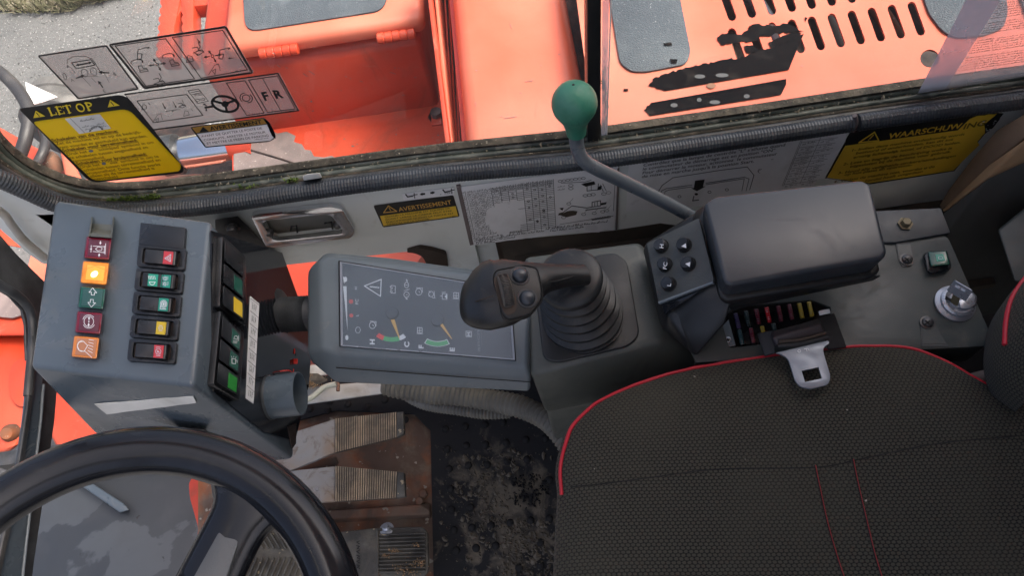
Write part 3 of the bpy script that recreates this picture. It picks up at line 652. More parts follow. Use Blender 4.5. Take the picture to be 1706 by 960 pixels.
# paint chips where the coat has been knocked off
random.seed(31)
def chips(pl, reg, n, parent, lift=.0009, smax=2.2):
    k = Ink(pl, lift)
    for _ in range(n):
        x = random.uniform(reg[0], reg[2]); y = random.uniform(reg[1], reg[3])-(x-reg[0])*.14; s_ = random.uniform(.5, smax)*random.random()+.35; an = random.random()*6
        k.poly([(x+s_*random.uniform(.5, 1.6)*math.cos(an+j*1.05), y+s_*random.uniform(.3, .9)*math.sin(an+j*1.05)) for j in range(6)])
    k.build('paint_chips', 'bare_steel', parent)
chips(pb, (455, 118, 720, 205), 26, bx)
chips(PZ(CZ), (790, 30, 940, 215), 16, cov, smax=1.6)
chips(ph, (1030, 150, 1650, 225), 22, hood, smax=1.6); chips(PZ(DZ), (560, 225, 740, 262), 26, deck, lift=.001)
chips(pl_, (405, 92, 690, 96), 10, lid, smax=1.5)
# ---- notched orange step at the top left
st = thing('access_step', W(310, 40, -.7), 'orange access step with notched grip edges beyond the three grey stickers', 'step')
ps = PZ(-.7)
def teeth(a, b, n, d):
    a, b = Vector(a), Vector(b); t = (b-a).normalized(); q = Vector((t.y, -t.x)); out = []
    for k in range(n):
        out += [tuple(a.lerp(b, k/n)), tuple(a.lerp(b, (k+.25)/n)+q*d), tuple(a.lerp(b, (k+.6)/n)+q*d), tuple(a.lerp(b, (k+.85)/n))]
    return out+[tuple(b)]
plate('side_bar', ps, teeth((262, 95), (272, -20), 8, 3)+[(304, -20), (296, 18), (290, 45), (288, 95)], 0, .05, 'orange_paint', st)
plate('middle_bar', ps, teeth((306, 95), (303, -20), 8, 2)+[(322, -20), (322, 95)], 0, .05, 'orange_paint', st)
plate('rear_bar', ps, teeth((348, 95), (346, -20), 8, 2)+[(366, -20), (378, 95)], 0, .05, 'orange_paint', st)
plate('cross_bar', ps, [(296, -12), (372, -20), (372, 6), (340, 8), (318, 10), (300, 18), (294, 30)], -.004, .045, 'orange_paint', st)
# ---- wheel, hoses and white marker behind the stickers
wh = thing('road_wheel', W(115, 175, -1.2), 'worn black tyre of the machine seen through the grey stickers', 'wheel')
c = W(128, 200, -1.2)
lathe('tyre', c, (.15, 1, 0), [(.08, -.06), (.11, -.07), (.15, -.07), (.17, -.055), (.172, -.02), (.166, -.015), (.166, .015), (.172, .02), (.17, .055), (.15, .07), (.11, .07), (.08, .06)], 'tyre_rubber', wh, n=40)
lathe('rim', c, (.15, 1, 0), [(0, -.03), (.06, -.03), (.07, -.05), (.085, -.06), (.085, .06), (.07, .05), (.06, .04), (0, .04)], 'glare_faded_orange', wh, n=32)
mp_ = mk('marker_plate', plate('x', P3(W(42, 137, -.6), W(95, 161, -.62), W(48, 170, -.62)), [(42, 136), (96, 161), (70, 170), (48, 176)], 0, .003, 'paper_white', raw=True), 'paper_white'); tag(mp_, 'small white triangular plate sticking up outside the corner of the window', 'marker plate')
for i, (pp, r_, lab) in enumerate((([(-40, 96, -.45), (0, 120, -.45), (30, 150, -.46), (48, 185, -.47), (44, 225, -.48), (32, 262, -.5)], .0145, 'thick black hydraulic hose curving past the window corner'),
                   ([(70, 205, -.5), (76, 235, -.5), (68, 262, -.5), (50, 290, -.52)], .011, 'thinner black hose just right of the thick curving one'))):
    h = tube('hydraulic_hose', [W(*q) for q in pp], r_, 'black_hose', None, n=16, sub=10); tag(h, lab, 'hose')
lathe_o = lathe('hose_end', W(84, 272, -.55), (0, .3, 1), [(0, .02), (.02, .02), (.024, .01), (.024, -.02)], 'rust_plate', None, n=20); tag(lathe_o, 'round brown hose fitting at the foot of the two black hoses', 'hose fitting')
# ---- orange parts in front of and below the cab (left and lower window)
fb = thing('front_bodywork', W(0, 620, -.75), 'orange front bodywork seen through the left window frame', 'bodywork')
hull('front_plate', [W(-60, 480, -.7), W(60, 490, -.7), W(64, 560, -.7), W(-60, 560, -.7), W(-60, 480, -.9), W(60, 490, -.9), W(-60, 560, -.9)], 'orange_paint', fb, bevel=.012)
hull('front_beam', [W(-80, 562, -.75), W(66, 552, -.75), W(60, 680, -.75), W(22, 762, -.75), W(-80, 745, -.75), W(-80, 562, -1.0), W(60, 680, -1.0), W(-80, 745, -1.0)], 'orange_paint', fb, bevel=.02)
lathe('pivot_pin', W(17, 722, -.745), (.3, -.4, 1), [(0, .02), (.012, .02), (.016, .012), (.02, 0), (.02, -.01)], 'rust_plate', fb, n=20)
plate('dark_strip', PZ(-.69), [(-60, 482), (28, 484), (46, 500), (52, 520), (20, 530), (-60, 522)], .004, .004, 'bare_steel', fb, bevel=0)  # thin steel-coloured strip laid over the front plate
plate('round_cover', PZ(-.745), [(36+22*math.cos(a), 638+40*math.sin(a)) for a in [k*.3 for k in range(21)]], .006, .006, 'orange_paint', fb)
hull('front_bracket', [W(80, 720, -.72), W(92, 640, -.72), W(170, 680, -.72), W(215, 740, -.72), (W(100, 760, -.72)), W(96, 700, -.85), W(190, 735, -.85)], 'orange_paint', fb, bevel=.01)
lf = thing('chassis_panel', W(560, 480, -.45), 'orange chassis panel seen through the low opening behind the monitor', 'bodywork')
mk('panel', (box((-.95, .72, -.9), (.3, .86, -.372)), BOXF), 'glare_faded_orange', lf, smooth=0)
plate('lower_step', PZ(-.6), [(360, 480), (780, 440), (780, 640), (360, 640)], 0, .02, 'glare_faded_orange', lf, bevel=0)
tube('panel_pipe', [WY(380, 430, .79), WY(520, 400, .79), WY(700, 380, .79)], .01, 'orange_paint', lf)
# wet steel plate in front of the cab floor
fp = thing('front_step_plate', W(200, 860, -.8), 'grey steel step plate with dried water stains seen through the front glass', 'step plate')
plate('step_plate', PZ(-.8), [(66, 780), (110, 765), (350, 765), (352, 830), (344, 960), (330, 1050), (40, 1050), (40, 960)], 0, .01, 'steel_plate_wet', fp, bevel=.003)
hull('step_brace', [W(118, 798, -.77), W(133, 792, -.77), W(205, 838, -.77), W(216, 850, -.77), W(200, 855, -.77), W(118, 798, -.8), W(216, 850, -.8), W(200, 855, -.8)], 'console_metal', fp, bevel=.003)
mk('step_riser', (box((W(40, 765, -.8).x, W(200, 770, -.8).y, -1.1), (W(350, 765, -.8).x, W(200, 770, -.8).y+.03, -.72)), BOXF), 'black_rubber', fp, smooth=0)
ar = thing('linkage_bar', W(333, 840, -.66), 'narrow orange arm with rounded end seen through the steering wheel', 'arm')
plate('arm_plate', PZ(-.66), rpoly([(316, 830), (314, 806), (322, 793), (338, 790), (348, 800), (350, 826), (352, 872), (340, 915), (334, 960), (322, 960), (330, 880)], 6), 0, .03, 'orange_paint', ar, bevel=.004)
# ================================================================ CAB SHELL
YW = .50; YG = .53
# roof, rear wall and posts of the cab, out of the picture but shading it
bm_ = merge([(box(a, b), BOXF) for a, b in (((-.55, -.52, .98), (-.50, .56, 1.03)), ((-.02, -.52, .98), (.95, .56, 1.03)), ((-.50, -.52, .98), (-.02, -.38, 1.03)), ((-.50, .36, .98), (-.02, .56, 1.03)))])
roof = mk('cab_roof', bm_, 'wall_paint', smooth=0); tagS(roof)   # with the clear hatch that lights the cab from above
rw = mk('rear_wall', (box((.86, -.52, -.5), (.9, .56, .98)), BOXF), 'felt_dark', smooth=0); tagS(rw)
tagS(mk('unseen_quarter_wall', (box((.66, .50, .06), (.9, .56, .98)), BOXF), 'wall_paint', smooth=0))  # unseen; added to block sun leaking onto the rear console
for x, y in ((-.53, -.50), (-.53, .54)): tagS(mk('cab_post', (box((x-.02, y-.02, .45), (x+.02, y+.02, .98)), BOXF), 'black_rubber', smooth=0))
lw = mk('left_wall', (box((.34, -.55, -.5), (.86, -.52, .98)), BOXF), 'wall_paint', smooth=0); tagS(lw)  # unseen; carried up to the roof to darken the rear of the cab
# floor
FZ = -.45
tagS(mk('cab_floor', (box((-.02, -.52, FZ-.04), (.86, .54, FZ-.012)), BOXF), 'mat_rubber', smooth=0))
pf = PZ(FZ)
fl = thing('floor_mat', W(830, 800, FZ), 'black studded rubber floor mat caked with dried mud', 'floor mat')
plate('mat_sheet', pf, [(380, 640), (1300, 560), (1500, 1300), (722, 1300), (722, 960), (717, 717), (703, 704), (690, 690), (560, 684), (480, 705), (380, 730)], 0, .006, 'muddy_mat', fl, bevel=.001)
stud_px = [(517, 682), (546, 685), (550, 669), (580, 674), (611, 680), (641, 667), (675, 700), (742, 715), (745, 749), (748, 782), (775, 711), (777, 743), (808, 708), (809, 741), (838, 704), (843, 738), (876, 733), (878, 766), (908, 731), (845, 770), (812, 775), (780, 776), (878, 700), (750, 815), (752, 850), (756, 884), (786, 880), (818, 876), (850, 872), (884, 868), (915, 865), (760, 918), (793, 914), (826, 910), (865, 947), (900, 943), (900, 905), (915, 800), (784, 846)]
proto = None
for x, y in stud_px:
    c = pf.at(x, y, 0)
    if proto is None:
        proto = lathe('stud', c, (0, 0, 1), [(0, .0042), (.004, .004), (.0058, .0025), (.0065, 0)], 'mat_rubber', fl, n=10); pc = c
    else:
        d = proto.copy(); COL.objects.link(d); d.location = proto.location+(c-pc); d.parent = fl
# mud: many thin smears
random.seed(11)
V = []; F = []
def blob(px, py, r, asp, ang, z, jit=.35):
    n = 9; o = len(V); c = []
    for k in range(n):
        a = 2*math.pi*k/n; rr = r*random.uniform(1-jit, 1+jit); x, y = rr*math.cos(a), rr*asp*math.sin(a)
        c.append((px+x*math.cos(ang)-y*math.sin(ang), py+x*math.sin(ang)+y*math.cos(ang)))
    V.append(pf.at(px, py, z+min(.0045, r*.0012))); V.extend([pf.at(q[0], q[1], z) for q in c]); F.extend([(o, o+1+k, o+1+(k+1) % n) for k in range(n)])
for k in range(700):
    x = random.gauss(815, 45); y = random.gauss(835, 55)
    if not (732 < x < 926 and 748 < y < 985): continue
    if math.hypot(x-880, y-818) < 38: continue
    blob(x, y, abs(random.gauss(1.2, 1.6))+.5, random.uniform(.35, .9), random.uniform(0, 3.1), .0006)
for k in range(420):
    x = random.uniform(835, 930); y = random.uniform(870, 985)
    if x+y*.9 < 1640: continue
    blob(x, y, abs(random.gauss(1.8, 1.8))+.6, random.uniform(.4, .9), random.uniform(0, 3.1), .0006)
for k in range(160): blob(random.uniform(725, 930), random.uniform(650, 980), random.uniform(.4, 1.0), 1, 0, .0006)
for (x, y) in ((774, 765), (798, 762), (859, 783), (800, 815), (835, 800), (905, 760), (775, 830)): blob(x, y, 6, .6, random.uniform(0, 3), .001)
tagm = mk('dried_mud', (V, F), 'dried_mud', fl, smooth=0); tagm['kind'] = 'stuff'; tagm['label'] = 'brown smears of dried mud on the mat'
V = []; F = []
for k in range(170):
    a = random.uniform(0, 6.28); rr = 34*math.sqrt(random.random()); blob(880+rr*math.cos(a), 818+rr*.9*math.sin(a), random.uniform(1, 3), random.uniform(.3, .7), random.uniform(0, 3), .003)
o = mk('wet_grit', (V, F), 'mat_rubber', fl, smooth=0); o['kind'] = 'stuff'
# rusty floor plate with pedal gear
rp = thing('pedal_floor_plate', W(640, 800, FZ), 'rusty steel floor plate with cut corner under the pedals', 'floor plate')
plate('plate', PZ(FZ), [(330, 700), (480, 700), (560, 684), (700, 680), (740, 710), (745, 960), (746, 1100), (330, 1100)], -.012, .004, 'rust_plate', rp, bevel=0)
hull('raised_edge', [W(p[0], p[1], FZ+z) for z, pts in ((.006, [(545, 852), (700, 842), (716, 852), (716, 858), (545, 866)]), (-.015, [(545, 850), (718, 838), (718, 864), (545, 874)])) for p in pts], 'rust_plate', rp, bevel=.002)
for x, y in ((700, 837), (706, 824)): lathe('plate_bolt', W(x, y, FZ-.008), (0, 0, 1), [(0, .009), (.006, .009), (.0075, .007), (.0075, 0)], 'rust_plate', rp, n=6)
tube('pedal_shaft', [W(470, 796, FZ+.03), W(560, 782, FZ+.03)], .008, 'rust_plate', rp)
hull('pedal_bracket', [W(488, 776, FZ+.03), W(560, 760, FZ+.03), W(566, 775, FZ+.03), W(500, 800, FZ+.03), W(488, 776, FZ-.01), W(560, 760, FZ-.01), W(500, 800, FZ-.01)], 'rust_plate', rp, bevel=.004)

# ---- wall panel below the window
wall = thing('side_wall_panel', WY(900, 380, YW), 'pale grey painted side wall panel below the cab window', 'wall panel')
pw = PY(YW)
rec = [(436, 371), (446, 366), (543, 356), (552, 359), (572, 384), (570, 391), (462, 403), (452, 400)]
hole = [(420, 452), (438, 446), (500, 439), (580, 430), (672, 420), (690, 419), (705, 427), (712, 445), (716, 520), (690, 700), (430, 760), (420, 560)]
plate('wall_sheet', pw, [(60, 358), (262, 352), (350, 346), (500, 324), (642, 305), (755, 292), (980, 272), (1235, 236), (1422, 208), (1800, 158), (1800, 420), (1480, 420), (1100, 372), (1022, 384), (790, 405), (850, 640), (800, 800), (400, 800), (330, 470), (150, 420)], 0, .012, 'wall_paint', wall, holes=[rec, hole], bevel=0)
plate('lower_wall_sheet', PY(YW+.012), [(745, 400), (850, 395), (850, 520), (745, 560)], 0, .01, 'wall_paint', wall, bevel=.002)
plate('opening_seal', pw, rpoly([(676, 421), (700, 414), (722, 418), (744, 424), (748, 455), (746, 500), (716, 500), (713, 445), (704, 428), (690, 422)], 5), .006, .01, 'brown_skin', wall, bevel=.002)
plate('sheet_edge', PY(YW+.004), [(760, 310), (767, 309), (789, 408), (783, 409)], .006, .006, 'bare_steel', wall, bevel=0)
tube('sheet_seam', [WY(1030, 280, YW-.001), WY(1027, 383, YW-.001)], .0012, 'bare_steel', wall, n=6, sub=0)
# dark shelf behind the consoles
sh = thing('side_shelf', W(950, 400, 0), 'dark brown stained recess below the wall panel and behind the joystick box', 'shelf')
mk('recess_back', (box((-.045, .505, -.4), (.56, .53, -.03)), BOXF), 'shelf_brown', sh, smooth=0)
mk('recess_floor', (box((-.03, .37, -.13), (.56, .52, -.12)), BOXF), 'shelf_brown', sh, smooth=0)
mk('recess_post', (box((-.052, .506, -.5), (-.04, .54, -.05)), BOXF), 'brown_skin', sh, smooth=0)
# light sill at floor level
sill = thing('floor_sill', W(600, 640, -.3), 'white painted lower sill bar with a heap of sandy dirt under the monitor', 'sill')
hull('sill_bar', [W(x, y, -.36+z) for z in (0, -.03) for x, y in ((470, 648), (660, 630), (760, 625), (760, 640), (640, 658), (470, 680))], 'white_frame', sill, bevel=.003)
hull('sill_ledge', [W(x, y, -.33+z) for z in (0, -.03) for x, y in ((470, 614), (560, 604), (560, 622), (470, 640))], 'white_frame', sill, bevel=.003)
V = []; F = []
random.seed(5)
for k in range(700):
    x = random.gauss(512, 13); y = random.gauss(635, 5.5); s = random.uniform(.0006, .0022); c = W(x, y, -.335+max(0, .012-abs(x-512)*.0005)); o = len(V)
    V += [c+Vector((random.uniform(-s, s), random.uniform(-s, s), random.uniform(-s, s))) for _ in range(4)]; F += [(o, o+1, o+2), (o, o+2, o+3), (o+1, o+3, o+2), (o, o+3, o+1)]
o = mk('sandy_dirt', (V, F), 'foam_tan', sill, smooth=0); o['kind'] = 'stuff'
o = hull('dirt_heap', [W(x, y, -.332+z) for x, y, z in ((490, 622, 0), (530, 622, .004), (548, 634, 0), (520, 646, 0), (492, 648, 0), (512, 634, .010))], 'dried_mud', sill, bevel=.001)
tube('sill_clip', [W(557, 640, -.33), W(563, 640, -.33), W(563, 652, -.33)], .003, 'rust_plate', sill, n=6)
c_ = tube('drain_hose', [W(485, 678, -.3), W(503, 669, -.3), W(520, 662, -.3), W(540, 646, -.3), W(560, 640, -.3)], .0042, 'wire_cream', None, n=10); tag(c_, 'thin cream hose curving under the left end of the monitor', 'hose')

# ---- trims and seals along the window
def wy(pts, y): return [WY(p[0], p[1], y) for p in pts]
Gl = [(-60, 150), (-20, 205), (0, 237), (19, 257), (36, 271), (62, 286), (94, 300), (131, 311), (180, 317), (260, 313), (380, 298), (642, 263), (755, 249), (943, 230), (1010, 222), (1278, 183), (1533, 144), (1706, 121), (1850, 100)]
Tl = [(-60, 268), (-20, 290), (0, 298), (45, 318), (90, 338), (140, 350), (200, 353), (262, 350), (350, 343), (500, 321), (642, 302), (755, 289), (980, 269), (1235, 233), (1422, 205), (1706, 167), (1850, 148)]
def interp(P, x):
    for (x0, y0), (x1, y1) in zip(P[:-1], P[1:]):
        if x0 <= x <= x1: return y0+(y1-y0)*(x-x0)/(x1-x0)
def between(f, xs=None):
    xs = xs or [-50, -20, 0, 12, 25, 45, 70, 100, 140, 190, 260, 380, 520, 642, 755, 943, 1010, 1150, 1278, 1400, 1533, 1706, 1830]
    return [(x, interp(Gl, x)*(1-f)+interp(Tl, x)*f) for x in xs]
fr_ = thing('side_window_frame', WY(850, 280, YW), 'black rubber seals and channel running along the bottom of the side window', 'window frame')
def strip(name, f0, f1, y, mat_, th=.01):
    A = wy(between(f0), y); B = wy(between(f1), y); n = len(A)
    V = A+B+[p+Vector((0, th, 0)) for p in A]+[p+Vector((0, th, 0)) for p in B]
    F = [(i, i+1, n+i+1, n+i) for i in range(n-1)]+[(i+1, i, 2*n+i, 2*n+i+1) for i in range(n-1)]+[(n+i, n+i+1, 3*n+i+1, 3*n+i) for i in range(n-1)]
    return mk(name, (V, F), mat_, fr_, smooth=30)
strip('channel_strip', -.02, .95, YW+.022, 'dirty_channel')
tube('outer_seal', wy(between(.10), YG-.006), .0048, 'seal_green', fr_, n=10, sub=6)
tube('channel_lip', wy(between(.52), YW+.012), .0030, 'dirty_channel', fr_, n=8, sub=6)
tube('black_bead', wy(between(.70), YW+.008), .0050, 'black_rubber', fr_, n=10, sub=6)
tube('gasket_bead', wy(between(.36), YW+.016), .0034, 'seal_green', fr_, n=8, sub=6)
tl = [(x, y) for x, y in Tl]
tr_ = [(1429, 204), (1560, 186), (1706, 167), (1850, 148)]; tl2 = [p for p in tl if p[0] < 1415]+[(1418, 205.6)]
for pts, lab in ((tl2, 'long ribbed grey rubber edging along the window sill'), (tr_, 'short ribbed rubber edging after the joint at the right')):
    o = tube('edge_trim', wy(pts, YW-.006), .0098, 'trim_rubber', fr_, n=14, sub=8, step=.0017, mod=lambda i: 1.0 if i % 2 else .95, smooth=20); o['label'] = lab
tube('trim_joint', wy([(1424, 192), (1426, 204), (1421, 218)], YW-.010), .0025, 'bare_steel', fr_, n=8)
clip = hull('frame_clip', [WY(x, y, YW+d) for d in (.0, .012) for x, y in ((504, 293), (512, 290), (533, 288), (537, 296), (518, 299), (506, 301))], 'tape_white', fr_, bevel=.001)
random.seed(9)
def moss(cx, cy, sx, sy, n, plf, name='moss'):
    V = []; F = []
    for k in range(n):
        c = plf(random.gauss(cx, sx), random.gauss(cy, sy)); s = random.uniform(.0008, .0022); o = len(V)
        V += [c+Vector((random.uniform(-s, s), random.uniform(-s*1.5, s), random.uniform(-s, s))) for _ in range(4)]; F += [(o, o+1, o+2), (o, o+2, o+3), (o+1, o+3, o+2)]
    return V, F
parts_ = [moss(222, 332, 14, 2.5, 260, lambda x, y: WY(x, y, YW+.012)), moss(253, 331, 9, 3.5, 260, lambda x, y: WY(x, y, YW+.012)), moss(190, 333, 12, 2, 90, lambda x, y: WY(x, y, YW+.012)), moss(488, 300, 6, 2.2, 90, lambda x, y: WY(x, y, YW+.012)), moss(410, 312, 14, 3, 70, lambda x, y: WY(x, y, YW+.012)),
          moss(1007, 150, 2.2, 26, 220, lambda x, y: WY(x, y, YG-.002)), moss(1005, 215, 3, 9, 90, lambda x, y: WY(x, y, YG-.002))]
o = mk('moss_tufts', merge(parts_), 'moss', fr_, smooth=0); o['kind'] = 'stuff'
V, F = merge([moss(x, interp(Gl, x)*.62+interp(Tl, x)*.38, 20, 3.4, 60, lambda x, y: WY(x, y, YW+.018)) for x in range(200, 1700, 40)])
o = mk('channel_grit', (V, F), 'earth', fr_, smooth=0); o['kind'] = 'stuff'
# panes
pg = PY(YG)
paneL = thing('front_side_pane', WY(500, 280, YG), 'left window pane carrying the warning stickers, left of the black bar', 'window pane')
plate('glass', pg, [(p[0], p[1]+5) for p in Gl if p[0] < 950]+[(984, 232), (986, -500), (-1500, -500), (-1500, 200), (-200, 60)], 0, .004, 'window_glass', paneL, bevel=0)
paneR = thing('rear_side_pane', WY(1300, 180, YG), 'right sliding window pane beside the black bar, above the ribbed edging', 'window pane')
plate('glass', PY(YG-.008), [(1008, 232)]+[(p[0], p[1]+8) for p in Gl if p[0] > 1011]+[(1900, 100), (1900, -400), (1006, -400)], 0, .004, 'window_glass', paneR, bevel=0)
plate('pane_edge', PY(YG-.013), [(1008, -400), (1021, -400), (1011, 224), (1002, 226)], 0, .002, 'film_edge', paneR, bevel=0)
tube('edge_bead', [WY(1021, -300, YG-.014), WY(1018, 0, YG-.014), WY(1011, 224, YG-.014)], .0007, 'paper_white', paneR, n=6, sub=0)
bar = mk('window_bar', plate('x', PY(YG-.012), [(977, -500), (1003, -500), (1001, 241), (979, 244)], 0, .02, None, raw=True), 'black_plastic', bevel=.001); tag(bar, 'upright black bar between the two window panes', 'window bar')

# ---- left: front corner of the cab
fc = thing('front_window_post', WX(30, 800, -.5), 'dark grey front window post with black rubber edges at the left', 'window post')
pxf = PX(-.5)
def bar_(name, A, B, mat_, d, th=.02):
    V = [WX(p[0], p[1], -.5)+Vector((d, 0, 0)) for p in A]+[WX(p[0], p[1], -.5)+Vector((d, 0, 0)) for p in reversed(B)]
    n = len(V); V2 = [v+Vector((-th, 0, 0)) for v in V]
    return mk(name, (V+V2, [tuple(range(n)), tuple(range(n, 2*n))]+[(i, (i+1) % n, n+(i+1) % n, n+i) for i in range(n)]), mat_, fc, smooth=0, bevel=.0012)
bar_('post', [(59, 560), (45, 700), (30, 805), (2, 930), (-12, 1000)], [(80, 560), (71, 640), (66, 700), (54, 800), (38, 940), (32, 1000)], 'console_metal', 0, .006)
bar_('post_edge', [(71.5, 640), (67, 700), (55, 800), (39, 940), (33, 1000)], [(75, 640), (70, 700), (58, 800), (42, 940), (36, 1000)], 'plate_grey', .001, .003)
bar_('inner_rubber', [(75, 620), (70, 700), (58, 800), (42, 940), (36, 1000)], [(104, 620), (98, 700), (84, 800), (64, 940), (57, 1000)], 'black_rubber', -.004, .008)
bar_('outer_rubber', [(49, 560), (50, 600), (41, 680), (24, 790), (-4, 920), (-20, 1000)], [(60, 560), (59, 600), (46, 700), (31, 805), (3, 930), (-11, 1000)], 'black_rubber', .003, .004)
tube('corner_seal', [WX(-60, 440, -.5), WX(-5, 472, -.5), WX(28, 492, -.5), WX(47, 512, -.5), WX(54, 535, -.5), WX(54, 580, -.5), WX(47, 660, -.5)], .0045, 'black_rubber', fc, n=10)
bar_('upper_panel', [(-80, 330), (-40, 345), (0, 372), (40, 420), (90, 470), (110, 560)], [(-80, 452), (-20, 462), (30, 492), (50, 514), (56, 540), (58, 600)], 'black_rubber', -.008, .003)
ci = thing('inner_wall', WY(30, 380, YW), 'pale grey inner corner panel left of the switch console', 'wall panel')
hull('panel', [WY(x, y, YW-.0+d) for d in (0, .01) for x, y in ((-60, 290), (60, 328), (150, 352), (150, 430), (72, 440), (50, 425), (-60, 330))], 'wall_paint', ci, bevel=.002)
tube('panel_edge', [WY(-60, 322, YW-.012), WY(0, 352, YW-.012), WY(20, 375, YW-.012), WY(40, 400, YW-.012), WY(75, 430, YW-.012)], .0045, 'white_frame', ci, n=10)
for i, (pts, r_) in enumerate((([(-40, 430, .08), (0, 462, .08), (30, 490, .07), (55, 520, .06)], .0035), ([(-40, 445, .07), (10, 452, .09), (45, 480, .1), (75, 500, .1)], .0028))):
    o = tube('wiper_cable', [W(*q) for q in pts], r_, 'black_hose'); tag(o, ('lower' if i == 0 else 'upper')+' black cable in the dark corner left of the switch console', 'cable', 'cables left of the switch console')

# ---- right rear corner
rc = thing('corner_padding', W(1640, 270, .0), 'brown sponge padding with a tan cut edge in the rear corner', 'padding')
hull('dark_sponge', [WY(1563, 345, .47), WY(1580, 315, .48), WY(1620, 262, .48), WY(1660, 215, .48), WY(1720, 180, .48), WY(1760, 180, .48), WY(1720, 225, .45), WY(1650, 275, .45), WY(1600, 325, .45), WY(1568, 352, .45)], 'sponge_brown', rc, bevel=.004)
hull('tan_foam', [WY(1568, 351, .445), WY(1600, 323, .445), WY(1650, 272, .445), WY(1720, 222, .445), WY(1790, 190, .445), WY(1790, 245, .43), WY(1706, 268, .43), WY(1645, 296, .43), WY(1600, 330, .43), WY(1570, 355, .43)], 'foam_tan', rc, bevel=.003)
hull('felt_panel', [WY(1571, 354, .43), WY(1600, 331, .43), WY(1645, 297, .43), WY(1706, 269, .43), WY(1800, 230, .43), WY(1800, 340, .42), WY(1660, 385, .42), WY(1590, 480, .42), (.43, .36, -.2), (.6, .36, -.2)], 'felt_dark', rc, bevel=.003)
sb = thing('seat_bracket_cover', W(1690, 400, .05), 'grey painted cover at the far right behind the backrest', 'cover')
hull('cover', [W(1662, 383, .03), W(1740, 320, .03), W(1790, 470, .03), W(1690, 470, .03), W(1662, 383, -.2), W(1690, 470, -.2), W(1790, 470, -.2)], 'dim_rear_plastic', sb, bevel=.003)
# ================================================================ STICKERS ON THE WINDOW
YS = YG-.0022
pst = PY(YS)
def warn(ink, inkbg, c, s, ux, vx, w=1.0):
    pass
def tri(ink, c, r, ux, vy):
    c = Vector(c); u = Vector(ux)*r; v = Vector(vy)*r
    return [tuple(c+v), tuple(c-v*.75-u), tuple(c-v*.75+u)]
def boom(ink, o, s, k, ux=(1, -.14), vy=(.55, -1), w=.9):
    """little line drawings of the digging arm in its positions"""
    o = Vector(o); U = Vector(ux)*s; Vv = Vector(vy)*s*-1
    sh = {0: [[(0, 0), (1.2, -.1), (1.1, .1)], [(0, 0), (.5, 1.1), (1.0, 1.2), (.8, .6), (.3, .5)]],
          1: [[(.0, 0), (.55, .55), (.55, 1.0), (1.2, 1.1)], [(-.3, .6), (.2, .55), (.6, .9)], [(.1, 1.2), (.9, .9), (1.3, 1.2), (.9, 1.5), (.2, 1.2)]],
          2: [[(0, 0), (.3, .9), (1.1, .8), (.6, .2), (0, 0)], [(.9, -.1), (1.3, .2)]],
          3: [[(0, 1.2), (.1, .1), (.5, .0), (1.2, .9)], [(.2, .8), (.8, 1.3), (.5, .6), (.2, .8)]]}[k % 4]
    for p in sh: ink.line(*[tuple(o+U*a+Vv*b) for a, b in p], w=w)
def frame(ink, q, w): ink.line(*q, w=w, close=True)
S1, S2, S3 = 'grey see-through stickers on the side window', None, None
# sticker A
q = [(62, 92), (178, 74), (233, 149), (130, 166)]
s = thing('control_sticker', WY(145, 120, YS), 'leftmost grey see-through sticker with a drawing of the cab and letters A, B and E', 'sticker', S1)
plate('film', pst, rpoly(q, 4), .0006, .0004, 'clear_sticker', s, bevel=0)
k = Ink(pst, .0009, 1.3); frame(k, rpoly([(64, 93), (177, 76), (230, 148), (131, 164)], 3), 1.8)
k.line((112, 105), (112, 99), (122, 94), (140, 93), (152, 97), (158, 104), (166, 118), (171, 120), w=.7)
k.line((119, 104), (151, 99), (158, 108), (127, 114), (119, 104), w=1.1)
k.arrow((135, 107), (126, 108.5), w=1.6, head=5); k.arrow((140, 106), (153, 103.5), w=1.6, head=5); k.line((130, 108), (146, 105), w=1.6)
k.arc((141, 121), 5, 7, w=.6, rot=-25); k.arc((156, 119), 5, 7, w=.6, rot=-25); k.arc((108, 127), 2.5, 6, w=.6, rot=-20)
k.line((118, 112), (126, 122), w=.5); k.line((137, 128), (151, 143), w=.5); k.line((172, 119), (182, 137), w=.5); k.line((152, 129), (160, 137), w=.5); k.line((140, 127), (163, 127), w=.5)
k.arrow((127, 130), (141, 125), w=1.6, head=6); k.arrow((181, 121), (164, 120), w=1.6, head=6); k.arrow((171, 145), (163, 134), w=1.6, head=6)
for t, o in (('A', (119, 136)), ('B', (190, 126)), ('E', (173, 154)), ('A', (112, 113)), ('B', (156, 107))): k.text(t, o, (8.5, -1.2), (-4.2, -7.0))
k.micro((208, 149), (229, 146), 1.5, .9)
k.build('print', 'print_black', s)
# sticker B : two arrow diagrams
q = [(180, 73), (377, 42), (424, 122), (240, 149)]
s = thing('control_sticker', WY(300, 95, YS), 'large grey see-through sticker with two frames of arrows and digging arm drawings', 'sticker', S1)
plate('film', pst, rpoly(q, 5), .0006, .0004, 'clear_sticker', s, bevel=0)
k = Ink(pst, .0009, 1.3); frame(k, rpoly([(182, 74), (376, 44), (421, 121), (241, 147)], 4), 2.0); frame(k, rpoly([(185, 75), (375, 46), (418, 120), (242, 145)], 4), .8)
frame(k, [(192, 76), (276, 64), (324, 131), (243, 143)], 1.2); frame(k, [(287, 62), (371, 50), (412, 116), (335, 130)], 1.2)
for c in ((262, 107), (354, 93)):
    for dx, dy in ((-15, 2.2), (15, -2.2), (-7, -10), (6.5, 11)):
        l = math.hypot(dx, dy); k.arrow((c[0]+dx*.35, c[1]+dy*.35), (c[0]+dx, c[1]+dy), w=1.3, head=5)
    k.arc(c, 2.2, 2.2, w=1)
